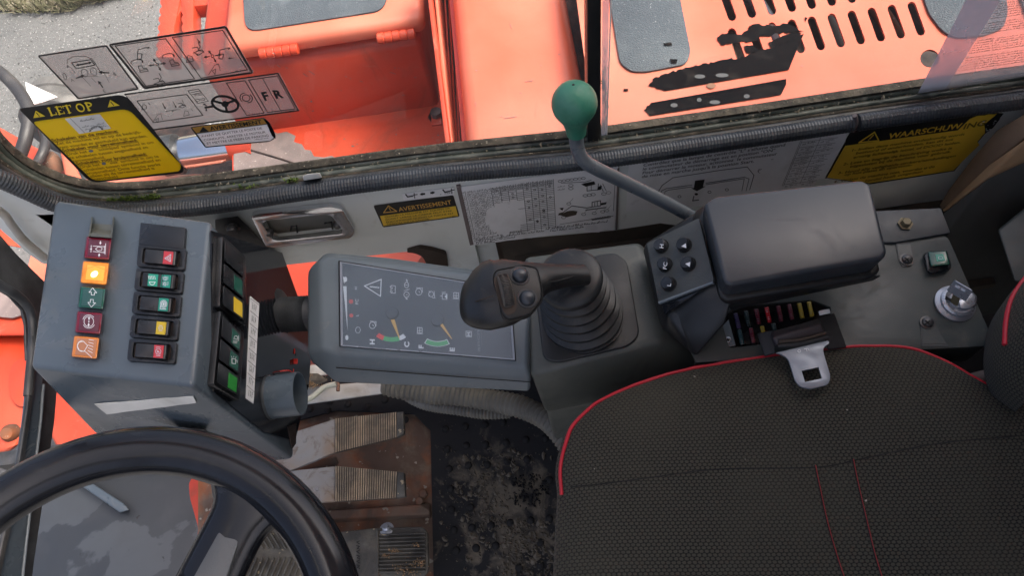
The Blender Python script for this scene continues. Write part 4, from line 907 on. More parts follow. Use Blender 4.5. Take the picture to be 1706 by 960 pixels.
boom(k, (230, 82), 15, 0); boom(k, (265, 122), 15, 1); boom(k, (313, 92), 14, 2); boom(k, (330, 70), 15, 1, (1, -.1)); boom(k, (366, 83), 14, 0); boom(k, (357, 107), 14, 3)
for x, y in ((220, 103), (272, 93)):
    k.arc((x+8, y), 10, 4, 150, 350, w=.9, rot=-8); k.arrow((x+16, y-3), (x+19, y+2), w=.8, head=4)
    k.line((x+10, y+7), (x+16, y+6), (x+19, y+11), (x+24, y+10), (x+27, y+15), (x+14, y+17), (x+10, y+7), w=1); k.line((x+14, y+14), (x+25, y+12), w=.8)
k.arrow((328, 64), (334, 72), w=.8, head=4); k.arrow((389, 96), (380, 97), w=.8, head=4)
k.micro((392, 119), (412, 116), 1.6, .95)
k.build('print', 'print_black', s)
# sticker C : wheel, brake, F R
q = [(208, 157), (465, 121), (499, 184), (256, 217)]
s = thing('control_sticker', WY(350, 170, YS), 'long grey see-through sticker with a steering wheel symbol and the letters F and R', 'sticker', S1)
plate('film', pst, q, .0006, .0004, 'clear_sticker', s, bevel=0)
k = Ink(pst, .0009, 1.3); k.line((208, 157), (463, 122), (497, 184), (256, 216), w=1.8); k.line((208, 157), (256, 216), w=.8)
frame(k, [(228, 168), (311, 157), (338, 192), (256, 204)], 1.1); frame(k, [(377, 138), (408, 134), (440, 188), (411, 192)], 1.1); frame(k, [(414, 133), (462, 126), (492, 181), (446, 187)], 1.1); k.line((437, 129.5), (468, 185), w=.8)
frame(k, [(313, 151), (331, 148), (347, 168), (330, 172)], .7); k.text('PULL', (325, 160), (6, -.9), (-2.5, -4.6)); k.line((318, 154), (333, 151), (335, 154), (320, 157), w=.6)
k.arc((329, 167), 3.5, 1.8, w=.6, rot=-8); k.arc((338, 165.5), 3.5, 1.8, w=.6, rot=-8)
k.arc((375, 173), 22, 12.5, w=3, rot=12, n=32); k.arc((375, 173), 4, 3, w=3); k.line((375, 173), (356, 168), w=3); k.line((375, 173), (393, 166), w=3); k.line((375, 173), (378, 185), w=3)
k.line((342, 179), (354, 177), w=2.6); k.arrow((344, 176), (338, 172), w=.9, head=4); k.arrow((344, 181), (343, 186), w=.9, head=4)
k.arc((410, 163), 6.5, 5.5, w=.9, rot=15); k.arc((410, 163), 10.5, 8, 120, 240, w=1.1, rot=15); k.arc((410, 163), 10.5, 8, -60, 60, w=1.1, rot=15)
k.text('F', (440, 167), (21, -3), (-9, -18.5), bold=.04); k.text('R', (459, 164), (21, -3), (-9, -18.5), bold=.04)
boom(k, (238, 174), 10, 2, w=.7); boom(k, (303, 166), 10, 1, w=.7); boom(k, (262, 190), 12, 3, w=.7); boom(k, (308, 184), 11, 2, w=.7)
k.arrow((271, 172), (276, 182), w=.8, head=4); k.arrow((289, 170), (294, 180), w=.8, head=4); k.line((276, 185), (300, 182), w=.7); k.poly([(285, 184.5), (290, 184), (288, 186)])
k.micro((468, 187), (490, 184), 1.2)
k.build('print', 'print_black', s)
# yellow LET OP sticker
q = [(31, 183), (194, 158), (222, 172), (312, 284), (300, 289), (158, 304), (138, 296)]
s = thing('warning_sticker', WY(170, 235, YS), 'big yellow and black sticker headed LET OP in the lower left corner of the window', 'sticker')
bo = rpoly([(31, 181), (200, 158), (214, 163), (307, 281), (304, 288), (160, 304), (146, 300)], [6, 14, 8, 6, 4, 10, 8])
plate('backing', pst, bo, .0006, .0004, 'print_black', s, bevel=0, holes=[shr(rpoly([(54, 203), (214, 181), (302, 275), (300, 285), (156, 302)], [7, 14, 5, 7, 12]), .985)])
plate('yellow_field', pst, rpoly([(54, 203), (214, 181), (302, 275), (300, 285), (156, 302)], [7, 14, 5, 7, 12]), .0010, .0003, 'window_sticker_yellow', s, bevel=0)
k = Ink(pst, .0014)
# LET OP with slab serifs
def serif(ch, o, X_, Y_):
    o = Vector(o); X_ = Vector(X_); Y_ = Vector(Y_)
    def L(p, q_, w): k.line(tuple(o+X_*p[0]+Y_*p[1]), tuple(o+X_*q_[0]+Y_*q_[1]), w=w)
    if ch in 'LEP': L((.2, 0), (.2, 1), 3.0); L((.02, .02), (.4, .02), 1); L((.02, .98), (.4, .98), 1)
    if ch == 'L': L((.2, .04), (.8, .04), 1.4); L((.8, 0), (.8, .3), 1.2)
    if ch == 'E': L((.2, .04), (.8, .04), 1.3); L((.8, 0), (.8, .27), 1.1); L((.2, .96), (.75, .96), 1.3); L((.75, 1), (.75, .75), 1.1); L((.2, .5), (.55, .5), 1.2)
    if ch == 'T': L((.45, 0), (.45, 1), 3.0); L((.0, .96), (.9, .96), 1.3); L((.0, 1), (.0, .72), 1.1); L((.9, 1), (.9, .72), 1.1); L((.25, .02), (.65, .02), 1)
    if ch in 'OP':
        c = (.5, .5) if ch == 'O' else (.32, .73); rx, ry = (.42, .48) if ch == 'O' else (.42, .24); pts = []
        for i in range(21):
            a = math.radians(i*18 if ch == 'O' else -90+i*9); pts.append(tuple(o+X_*(c[0]+rx*math.cos(a))+Y_*(c[1]+ry*math.sin(a))))
        k.line(*pts, w=2.3)
for ch, o in zip('LETOP', ((84, 192.5), (97, 190.6), (110, 188.8), (130, 186.5), (146, 184))): serif(ch, o, (13.5, -2.0), (-6, -12.5))
for c in ((64, 191), (188, 173)):
    k.poly([(c[0]-4.5, c[1]-7), (c[0]-8.5, c[1]+5.5), (c[0]+11.5, c[1]+2.5)])
k.build('heading', 'print_yellow', s)
k = Ink(pst, .0017)
for c in ((64, 191), (188, 173)): k.line((c[0]-3.5, c[1]-3.5), (c[0], c[1]+.5), w=1.4); k.disc((c[0]+1.2, c[1]+2), .9)
k.build('exclamation_mark', 'print_black', s)
plate('picture_panel', pst, [(108, 198), (166, 190), (185, 214), (132, 223)], .0015, .0003, 'tape_white', s, bevel=0)
k = Ink(pst, .0019); k.line((117, 197), (141, 221), w=.5); k.micro((134, 202), (156, 198), 3.5, 1, .8); k.micro((137, 212), (172, 206), 3.0, .9, .6); k.micro((142, 216), (176, 210), 2.5, .9, .6)
k.arrow((155, 214), (148, 219), w=.8, head=3.5); k.arrow((165, 211), (172, 216), w=.8, head=3.5); k.arc((160, 214), 9, 4, 200, 340, w=.7, rot=-8)
k.build('picture', 'print_dim', s)
k = Ink(pst, .0014)
lines = [('Schakelen van de machine:', 87, 236, 197, 220, 1), ('Zet de machine stil en op de bedrijfs-', 94, 241.5, 236, 221.5, 0), ('rem voordat er geschakeld kan worden.', 100, 248, 246, 228, 0),
         ('Schakelen voor terreinsnelheid:', 105, 253, 230, 235.5, 1), ("Druk het       'schildpad' symbool in om", 112, 259, 257, 238.5, 0), ('te schakelen tussen wegsnelheid en', 117, 265, 247, 247, 0), ('terreinsnelheid.', 123, 270.5, 176, 263.5, 0),
         ('Schakelen voor kruipsnelheid:', 128, 275, 245, 258.5, 1), ("Druk het      'slak' symbool in om te", 134, 280.5, 265, 262, 0), ('schakelen tussen terreinsnelheid en', 140, 286, 268, 268, 0), ('kruipsnelheid. Deze functie werkt', 145, 291, 268, 275.5, 0), ('alleen als de terreinsnelheid is', 151, 296, 258, 282, 0), ('ingeschakeld.', 156, 300.5, 199, 296, 0)]
for t, x0, y0_, x1, y1, b in lines:
    k.text(t, (x0, y0_), (6.2, -.9), (-4.0, -6.3), bold=.03 if b else .004, fit=(x1, y1))
    if b: k.line((x0+2, y0_+1), (x1+1, y1+1), w=.6)
k.build('lettering', 'print_brown', s)
k = Ink(pst, .0016)
k.disc((151.5, 251.5), 4, 2.2); k.disc((173, 272.5), 3.6, 2.4); k.build('animal_symbol', 'plate_grey', s)
# AVERTISSEMENT on the glass
s = thing('warning_sticker', WY(388, 220, YS), 'small white sticker with orange heading AVERTISSEMENT stuck on the window above the chrome rod', 'sticker')
plate('backing', pst, rpoly([(317, 212), (440, 196), (450, 205), (458, 231), (448, 236), (342, 246)], 3), .0006, .0004, 'print_black', s, bevel=0, holes=[shr([(328, 223), (446, 207), (456, 230), (450, 234), (343, 244)], .97)])
plate('white_field', pst, [(328, 223), (446, 207), (456, 230), (450, 234), (343, 244)], .0010, .0003, 'window_sticker_white', s, bevel=0)
plate('orange_band', pst, [(320, 213), (438, 198), (444, 206), (327, 221.5)], .0010, .0003, 'window_label_orange', s, bevel=0)
k = Ink(pst, .0014); k.poly([(338, 211), (332, 220.5), (348, 218.5)]); k.text('AVERTISSEMENT', (351, 217.5), (10, -1.5), (-3.6, -9.5), bold=.02, fit=(437, 206))
k.text('AVANT DE QUITTER LE POSTE DE', (336, 229), (6, -.9), (-2.2, -5.2), fit=(437, 215)); k.text('CONDUITE, ARRETER LE MOTEUR', (340, 235.2), (6, -.9), (-2.2, -5.2), fit=(443, 221.5)); k.text('ET METTRE LE FREIN DE PARKING', (345, 240.8), (6, -.9), (-2.2, -5.2), fit=(448, 227))
k.micro((424, 233), (447, 230), 1.3)
k.build('lettering', 'print_black', s)
plate('worn_corner', pst, jag([(441, 199), (447, 203), (457, 220), (459, 231), (453, 226), (446, 210)], .8, 4), .0013, .0003, 'black_decal', s, bevel=0)
# clear instruction film on the right pane
YR = YG-.0105; prr = PY(YR)
s = thing('instruction_film', WY(1640, 90, YR), 'clear plastic film printed with small text at the right end of the window', 'sticker')
plate('film', prr, [(1529, 156), (1640, -60), (1800, -90), (1800, 112)], .0006, .0004, 'film_sheet', s, bevel=0)
plate('film_border', prr, [(1529, 156), (1640, -60), (1712, -72), (1590, 124), (1576, 147)], .0009, .0002, 'film_edge', s, bevel=0)
k = Ink(prr, .0013)
for i in range(28):
    y = 118-i*4.15; x0_ = 1597+i*2.55
    if i in (6, 13, 14, 20): continue
    L = random.uniform(.55, 1.05) if i % 5 == 4 else 1.1
    k.micro((x0_, y), (x0_+150*L, y-21.5*L), 2.0, .8, .55)
k.micro((1590, 126), (1632, 119), 1.6, 1); k.micro((1664, 115), (1697, 110), 1.6, 1)
k.build('print', 'print_dim', s)

# ================================================================ STICKERS ON THE WALL PANEL
pws = PY(YW-.0005)
s = thing('warning_sticker', WY(692, 353, YW), 'small black and yellow AVERTISSEMENT sticker on the wall panel right of the chrome ashtray', 'sticker')
plate('backing', pws, rpoly([(622, 343), (755, 325), (766, 361), (638, 379)], 3), .0006, .0004, 'print_black', s, bevel=0)
plate('yellow_field', pws, [(633, 360), (759, 343.5), (763.5, 360), (639, 376.5)], .0009, .0002, 'label_yellow', s, bevel=0)
k = Ink(pws, .0013); k.line((647, 343), (639, 354.5), (661, 352), w=1.5, close=True); k.line((648, 346), (651, 351), w=1.2); k.text('AVERTISSEMENT', (665, 352.5), (10, -1.4), (-3.0, -9.8), bold=.008, fit=(753, 340)); k.build('heading', 'label_orange', s)
k = Ink(pws, .0013)
for t, a, b in (('QUAND LA MACHINE EST EQUIPEE DE', (641, 363), (750, 348)), ('GODET LARGE LA CABINE PEUT ETRE', (642, 367.3), (753, 352.3)), ("ENDOMMAGEE QUAND LA FLECHE EST", (643.5, 371.6), (756, 356.5)), ('ORIENTEE SUR LA GAUCHE.', (645, 375.3), (716, 366))): k.text(t, a, (4, -.5), (-1.0, -3.6), fit=b)
k.micro((736, 364), (758, 361), 1.2); k.build('lettering', 'print_black', s)
s = thing('symbol_sticker', WY(710, 325, YW), 'narrow white sticker with black arm symbols partly under the ribbed edging', 'sticker')
plate('backing', pws, [(670, 323), (756, 312), (757, 325), (673, 334.5)], .0005, .0004, 'sticker_white', s, bevel=0)
k = Ink(pws, .0009)
for x, f in ((676, 1), (738, 1)):
    y = 328-(x-676)*.125
    k.line((x, y-4), (x+3, y), (x+12, y-1.6), w=2); k.line((x+14, y-6), (x+15, y+2), w=1.3); k.line((x+13, y-3), (x+19, y-4), w=1.4)
k.arrow((707, 323), (699, 324), w=3, head=5); k.arrow((718, 321.5), (725, 320.5), w=3, head=5); k.micro((733, 324.5), (754, 321.5), 1.5)
k.build('print', 'print_black', s)
# maintenance chart
q = [(765, 313), (1028, 279), (1023, 382), (1003, 386), (787, 408)]
s = thing('maintenance_chart', WY(890, 345, YW), 'large worn white maintenance chart with a table and machine drawings on the wall panel', 'sticker')
plate('backing', pws, jag([(764, 312), (1030, 276), (1024, 378), (1021, 384), (1008, 382), (998, 387), (976, 388), (970, 385), (787, 409)], .6, 9, sides=(2, 3, 4, 5, 6, 7)), .0009, .0006, 'sticker_white', s, bevel=0)
def bl(u, v): 
    TL, TR, BL_, BR_ = Vector((765, 313)), Vector((1030, 276)), Vector((787, 409)), Vector((1024, 380))
    return tuple((TL*(1-u)+TR*u)*(1-v)+(BL_*(1-u)+BR_*u)*v)
k = Ink(pws, .0012); k2 = Ink(pws, .0012)
cols = [.03, .195, .25, .30, .35, .395, .445, .49, .54, .59]
wear = lambda u, v: ((u-.26)/.125)**2+((v-.62)/.27)**2 < 1 or ((u-.30)/.09)**2+((v-.42)/.1)**2 < 1
for i in range(26):
    v = .10+i*.030
    for c0, c1 in zip(cols[2:-1], cols[3:]):
        if not wear((c0+c1)/2, v) and random.random() < .94: k.line(bl(c0, v), bl(c1, v), w=.45)
    u = .04
    while u < .24:
        if not wear(u+.02, v): k2.micro(bl(u, v), bl(u+.02, v), 2.4, .85, .5)
        u += .02
    k2.micro(bl(.005, v), bl(.022, v), 2.4, .7, .5)
for c in cols:
    v = .07
    while v < .87:
        if not wear(c, v): k.line(bl(c, v), bl(c, v+.03), w=.6)
        v += .03
for _ in range(26):
    ci_ = random.randrange(2, 9); u = (cols[ci_]+cols[ci_+1])/2 if ci_ < 9 else .57; v = random.uniform(.15, .85)
    if not wear(u, v): x, y = bl(u, v); k.arc((x, y), 2.0, 1.5, w=.6, n=4)
for c0 in cols[1:-1]:
    for r_ in range(3): k2.micro(bl(c0+.008, .09+r_*.03), bl(c0+.04, .088+r_*.03), 2.4, .95, .6)
for v, u0, u1 in ((.895, .02, .22), (.925, .02, .27), (.955, .03, .3), (.985, .03, .16), (.91, .26, .50), (.87, .27, .35), (.885, .52, .95), (.925, .55, .78)): k2.micro(bl(u0, v), bl(u1, v), 3.0, .8, .8)
k2.text('NOTE', bl(.27, .875), (6, -.7), (-.5, -4)); k.line(bl(.33, .87), bl(.41, .86), w=.5)
k.line(bl(.62, .83), bl(.985, .80), w=.6); k.line(bl(.985, .15), bl(.985, .72), w=.7)
def excav(x, y, s_):
    k.line((x, y), (x+28*s_, y+4*s_), w=1.2); k.line((x+28*s_, y+4*s_), (x+38*s_, y+2*s_), (x+38*s_, y-7*s_), (x+54*s_, y-10*s_), (x+54*s_, y), (x+38*s_, y+2*s_), w=1.1)
    k.poly([(x+54*s_, y-5*s_), (x+66*s_, y-7*s_), (x+64*s_, y-3*s_), (x+55*s_, y-1*s_)]); k.line((x+43*s_, y-6*s_), (x+43*s_, y+1*s_), w=.8); k.line((x+48*s_, y-8*s_), (x+48*s_, y), w=.8)
    k.line((x, y), (x-18*s_, y+13*s_), (x-26*s_, y+17*s_), (x-12*s_, y+18*s_), (x-2*s_, y+10*s_), w=1.0); k.line((x+26*s_, y+8*s_), (x+64*s_, y+3*s_), w=1.4)
    for a in ((x+22*s_, y+16*s_), (x+42*s_, y+14*s_), (x+58*s_, y+11*s_), (x+66*s_, y+9*s_), (x-16*s_, y+22*s_), (x-6*s_, y-4*s_)):
        k.arc(a, 3.6, 2, w=.6, n=10); k.line((a[0]+1, a[1]-2), (a[0]+7, a[1]-9), w=.4)
excav(953, 343, .88)
k.line((935, 305), (975, 303), (985, 300), w=.8); k.poly([(968, 307), (974, 305), (990, 302), (992, 307), (976, 311)]); k.line((978, 308), (978, 318), (996, 316), (997, 306), w=1.1); k.line((985, 307), (985, 317), w=.8); k.line((1000, 308), (1005, 319), w=.8); k.line((1004, 306), (1010, 318), w=.8); k.poly([(996, 311), (1003, 309), (1001, 316), (995, 317)])
for i in range(7): k.arc((933+i*6.5, 302-i*.85), 3.2, 1.9, w=.6, n=10)
for a in ((951, 309), (951, 314), (975, 326), (982, 325), (988, 324), (1006, 323), (1014, 321)): k.arc(a, 4, 2.1, w=.6, n=10)
k2.micro((929, 312), (940, 310.5), 2, 1); k2.micro((929, 317), (940, 315.5), 2, 1); k2.micro((986, 366), (1017, 361), 2, 1, .8); k.line((986, 367), (1017, 362.5), w=.7)
k.build('table_lines', 'print_black', s); k2.build('fine_print', 'print_black', s)
k = Ink(pws, .0015); k.poly(jag([(930, 356), (945, 352), (962, 352), (960, 358), (944, 362)], 1, 5)); k.poly(jag([(932, 347), (939, 346), (937, 351)], .7, 4)); k.build('brown_scuff', 'shelf_brown', s)
k = Ink(pws, .0014)
for _ in range(26):
    u, v = random.uniform(.22, .6), random.uniform(.3, .8); x, y = bl(u, v); k.disc((x, y), random.uniform(.4, 1.6), random.uniform(.3, .8), 7)
k.build('scuff_marks', 'paper_white', s)
# start-up instruction sheet
s = thing('instruction_sheet', WY(1180, 290, YW), 'white instruction sheet with French text, a black arrow and the letter L', 'sticker')
plate('backing', pws, [(1048, 270), (1410, 222), (1404, 300), (1364, 298), (1340, 330), (1043, 353)], .0006, .0004, 'sticker_white', s, bevel=0)
k = Ink(pws, .0010)
for t, a, b in (('Contrôlez que la lampe de contrôle "L" s\'allume quand', (1071, 277.5), (1309, 243)), ('le commutateur de démarrage est en position "ON"', (1070, 284), (1292, 252)), ('Pour démarrer le moteur, actionnez  le commutateur', (1069.5, 290.5), (1295, 258)), ('de mise en marche jusqu\'à la position Start.', (1068.5, 296.5), (1256, 270.5))): k.text(t, a, (8, -1.1), (-.2, -6.6), bold=.006, shear=.2, fit=b)
k.line((1095, 330), (1095, 322), (1103, 309), (1121, 296), (1200, 283.5), (1245, 278), (1256, 292), (1249, 316), w=1.0)
k.line((1100, 330), (1102, 318), (1110, 314), (1153, 308), w=.8); k.line((1176, 305), (1240, 295), (1248, 298), (1243, 318), w=.8)
k.line((1106, 330), (1108, 319), (1114, 316.5), (1153, 311), w=.8); k.line((1176, 307.5), (1240, 297.5), (1236, 318), w=.8)
k.poly([(1158, 301), (1174, 299), (1171, 311), (1175.5, 310.5), (1161, 318.5), (1151.5, 313.5), (1156, 313)])
for a in ((1132, 327.5), (1182, 320), (1211, 316)): k.arc(a, 2.7, 1.9, w=.8, n=12)
k.disc((1160, 323.5), 3, 2); k.line((1156, 327), (1154, 334.5), (1164, 333), w=1.5)
k.arc((1266, 285), 3, 3, 90, 270, w=.6); k.line((1262, 286), (1269, 281), w=.5); k.micro((1285, 266), (1289, 265), 1.5)
k.build('lettering', 'print_black', s)
k = Ink(pws, .0010)
TL, TR, BL_, BR_ = Vector((1334, 234)), Vector((1398, 225)), Vector((1303, 310)), Vector((1360, 303))
gl = lambda u, v: tuple((TL*(1-u)+TR*u)*(1-v)+(BL_*(1-u)+BR_*u)*v)
for u in (0, .04, .52): k.line(gl(u, 0), gl(u, 1), w=.55)
for i in range(9):
    v = .05+i*.115; k.line(gl(.04, v), gl(1, v), w=.45)
    for u in (.1, .58): k.micro(gl(u, v+.06), gl(u+.08, v+.055), 1.8, 1, .5); k.micro(gl(u+.12, v+.04), gl(u+.34, v+.035), 1.8, .9, .5); k.micro(gl(u+.15, v+.085), gl(u+.3, v+.08), 1.8, .9 if i % 2 else .3, .5)
k.build('parts_table', 'print_dim', s)
# WAARSCHUWING
s = thing('warning_sticker', WY(1520, 240, YW), 'large ochre and black sticker headed WAARSCHUWING with its upper right corner worn away', 'sticker')
plate('backing', pws, jag([(1417, 219), (1510, 206), (1648, 187), (1672, 189), (1655, 212), (1640, 224), (1590, 285), (1450, 307), (1374, 297)], .9, 6, sides=(3, 4)), .0006, .0004, 'print_black', s, bevel=0)
plate('ochre_field', pws, jag([(1408, 243), (1596, 217), (1616, 198), (1628, 193), (1661, 189), (1640, 208), (1641, 222), (1628, 236), (1632, 241), (1588, 284), (1448, 305), (1378, 296)], .8, 6, sides=(3, 4, 5, 6, 7)), .0009, .0002, 'label_yellow', s, bevel=0)
k = Ink(pws, .0012); k.line((1457, 220), (1431, 237.5), (1464, 234), w=2, close=True); k.line((1455, 225), (1449, 231), w=1.5); k.disc((1447, 233), .9)
k.text('WAARSCHUW', (1479, 231), (14, -2.0), (2, -12.2), bold=.02, shear=.2, fit=(1603, 213)); k.build('heading', 'label_yellow', s)
k = Ink(pws, .0012); k.text('ING', (1603, 215.5), (14, -2.0), (2, -12.2), bold=.02, shear=.2, fit=(1643, 208))
for t, a, b in (('1- Indien deze machine ondeskundig wordt', (1417, 252.5), (1607, 225)), ('bestuurd of onderhouden, kan dit tot', (1425, 257), (1588, 233.5)), ('ernstig lichamelijk letsel, of DOOD leiden.', (1421, 264), (1600, 238.5)), ('2- Lees en begrijp de beschrijving welke is', (1404, 275.5), (1586, 248)), ('bijgesloten bij de machine voor gebruik.', (1415, 279.5), (1584, 254)), ('3- Houd alle veiligheids-stickers/aanduidingen', (1395, 290.5), (1592, 261)), ('op hun plaats en operation-', (1406, 293), (1520, 276)), ('4- Verlaat de machine niet, voordat u de', (1388, 305), (1557, 279)), ('hendel heeft omgedaan', (1440, 303.5), (1537, 287))):
    k.text(t, a, (6, -.9), (1.1, -5.6), bold=.012, shear=.2, fit=b)
k.build('lettering', 'print_brown', s)
k = Ink(pws, .0011)
for _ in range(16): k.disc((random.uniform(1632, 1660), random.uniform(196, 228)), random.uniform(.6, 2.5), random.uniform(.5, 1.6), 7)
k.build('worn_patches', 'wall_paint', s)

# ashtray / grab recess with chrome rim
s = thing('ashtray', WY(505, 382, YW), 'chrome rimmed recessed ashtray in the wall panel', 'ashtray')
outer = rpoly([(418, 361), (428, 357), (550, 345), (570, 349), (592, 386), (584, 397), (458, 413), (443, 411)], 5)
inner = rpoly([(436, 372), (445, 367), (543, 357), (553, 360), (571, 384), (569, 390), (463, 401.5), (453, 399)], 4)
plate('chrome_rim', pws, outer, .006, .006, 'chrome', s, holes=[inner], bevel=.0022, seg=3, smooth=50)
mk('tray', plate('x', PY(YW+.018), [(425, 362), (560, 345), (585, 392), (450, 410)], 0, .002, None, raw=True), 'white_frame', s, smooth=0)
a, b = [WY(x, y, YW-.003) for x, y in inner], [WY(x, y, YW+.018) for x, y in inner]; n = len(a)
mk('tray_wall', (a+b, [(i, (i+1) % n, n+(i+1) % n, n+i) for i in range(n)]), 'white_frame', s)
hull('flap', [WY(x, y, YW+d) for d in (.006, .017) for x, y in ((497, 391), (557, 383), (559, 390), (498, 398))], 'zinc', s, bevel=.001)
tube('flap_spring', [WY(484, 384, YW+.014), WY(486, 377, YW+.012), WY(494, 376, YW+.012), WY(496, 392, YW+.01)], .0012, 'dark_screw', s, n=6, sub=0)
tube('flap_rod', [WY(541, 372, YW+.014), WY(552, 370, YW+.01), WY(555, 386, YW+.01)], .0012, 'dark_screw', s, n=6, sub=0)
for x, y in ((449, 389), (562, 376)): lathe('screw', WY(x, y, YW-.004), (0, -1, 0), [(0, .003), (.0035, .003), (.005, 0), (.005, -.004)], 'dark_screw', s, n=14)
# ================================================================ LEFT SWITCH CONSOLE
LZ = .2; XS = -.295
pc_ = PZ(LZ)
lc = thing('switch_console', Vector((-.38, .3, 0)), 'slate grey switch console with indicator lamps and rocker switches, left of the monitor', 'console')
zb = -.03
a1, a2, a3, a4 = W(90, 332, LZ), W(352, 368, LZ), W(320, 645, LZ), W(50, 612, LZ)
a2.x = a3.x = XS
low1, low2 = WX(490, 757, XS), WX(470, 536, XS)
b3 = Vector((XS, a3.y-.002, zb)); b2 = Vector((XS, .40, zb))
f1, f2 = W(158, 724, .05), W(300, 762, .0)
hull('housing', [a1, a2, a3, a4, b3, b2, Vector((-.44, .45, .1)), f1, Vector((-.40, .43, zb)), Vector((-.36, b3.y, zb)), a4+Vector((.004, -.003, -.02))], 'console_metal', lc, bevel=.0045, seg=4)
# indicator lamps
def quad(c, hw, hh, ang=0):                   # lamp footprint in the console's own skew
    ux = Vector((1, .085)); vy = Vector((-.128, 1)); c = Vector(c)
    return [tuple(c+ux*sx*hw+vy*sy*hh) for sx, sy in ((-1, -1), (1, -1), (1, 1), (-1, 1))]
def frus(name, pl, q0, h0, q1, h1, mat_, parent, bevel=.0006):
    return hull(name, [pl.at(x, y, h0) for x, y in q0]+[pl.at(x, y, h1) for x, y in q1], mat_, parent, bevel=bevel, seg=2)
lamps = [((163, 413.5), 'lens_red', 'lens_top_red', 'dark red'), ((158, 455), 'lens_amber', 'lamp_lit', 'lit amber'), ((153, 496.5), 'lens_green', 'lens_top_green', 'dark green'), ((148, 538), 'lens_red', 'lens_top_red', 'dark red'), ((142.5, 579), 'lens_amber', 'lens_top_amber', 'unlit amber')]
lo_ = []
for i, (c, m1, m2, nm_) in enumerate(lamps):
    q = quad(c, 22.3, 18.6)
    l = frus('indicator_lamp', pc_, q, -.002, shr(q, .93), .009, 'lamp_lit' if i == 1 else m1, lc, .0012); l['label'] = nm_+' indicator lamp'; lo_.append(l)
    if i != 1: plate('lens_face', pc_, shr(quad((c[0]+.6, c[1]-.4), 22.3, 18.6), .74), .0096, .0006, m2, l, bevel=.0002)
    else:
        plate('inner_reflector', pc_, shr(quad((c[0]+.6, c[1]-.4), 22.3, 18.6), .66), .0097, .0006, 'lamp_inner', l, bevel=.0002)
        ball('bulb', pc_.at(158.5, 458, .0085), .0036, 'lamp_bulb', l, sc=(1.1, 1.1, .6))
hood_ = []
q = quad((167, 383), 21, 15)
hu = hull('lamp_shade', [pc_.at(x, y, h) for x, y, h in ((147, 393, 0), (187, 396, 0), (147, 394, .012), (187, 397, .012), (149, 389, .012), (187, 391, .012), (151, 380, 0), (187, 384, 0))], 'green_grey_plastic', lc, bevel=.0008)
for x0_, x1 in ((147, 152), (184, 188)):
    hull('shade_cheek', [pc_.at(x, y, h) for x, y, h in ((x0_, 394, 0), (x0_+2.5, 394, 0), (x0_, 394, .013), (x0_+2.5, 394, .013), (x1, 361, 0), (x1+2.2, 361, 0), (x1, 366, .010), (x1+2.2, 366, .010))], 'green_grey_plastic', lc, bevel=.0004)
plate('shade_floor', pc_, [(151, 372), (186, 374), (186, 392), (149, 390)], .001, .001, 'green_grey_plastic', lc)
def lk(i): return Ink(pc_, .0100)
# symbols
k = lk(0)
k.line((150, 415), (153, 415), w=1); k.line((152, 409), (151.5, 420), w=1); k.line((155, 410), (175, 411), w=.9); k.line((155, 419), (175, 421), w=.9); k.line((174, 410), (173.5, 422), w=.9); k.line((176, 406), (175, 424), w=.9)
k.line((159, 415), (164, 411), (170, 413), (169.5, 417), (163, 418), w=.9, close=True); k.arrow((167.5, 402), (167, 408), w=1.2, head=4); k.arrow((165, 427.5), (165.5, 422), w=1.2, head=4); k.build('symbol', 'print_white', lo_[0])
k = lk(2)
k.line((154.5, 480), (148.5, 487), (152.5, 487.2), (152, 491.5), (157, 492), (157.3, 487.6), (161, 488), w=.9, close=True)
k.line((152, 512), (146.5, 504), (150.3, 504.3), (150.8, 499), (155.6, 499.4), (155.2, 504.7), (159, 505), w=.9, close=True); k.build('symbol', 'print_white', lo_[2])
k = lk(3)
k.arc((148, 536), 8, 8.5, w=.9, n=24); k.arc((148, 536), 10.5, 11, 200, 320, w=.9); k.arc((148, 536), 10.5, 11, 30, 150, w=.9); k.arrow((148.5, 528), (148.2, 534), w=1.2, head=4); k.arrow((147.5, 544), (147.8, 538), w=1.2, head=4); k.disc((148, 536), 1.2); k.build('symbol', 'print_white', lo_[3])
k = lk(4)
k.line((139, 569), (131, 571), (129, 577), (132, 584), (140, 586), (146, 576), w=1.0, close=True); k.arc((137, 577), 8, 9, 90, 270, w=1)
for j in range(5): k.line((148-j*.4, 566+j*4.6), (156-j*.5, 567.5+j*5.2), w=.9)
k.line((141, 585), (153, 596), w=.9); k.build('symbol', 'print_white', lo_[4])
k = lk(1); k.line((139, 450), (158, 443), (177, 450), w=.6); k.line((141, 447), (138, 466), w=.5); k.line((176, 449), (173, 468), w=.5); k.build('lens_ridge', 'lens_amber', lo_[1])
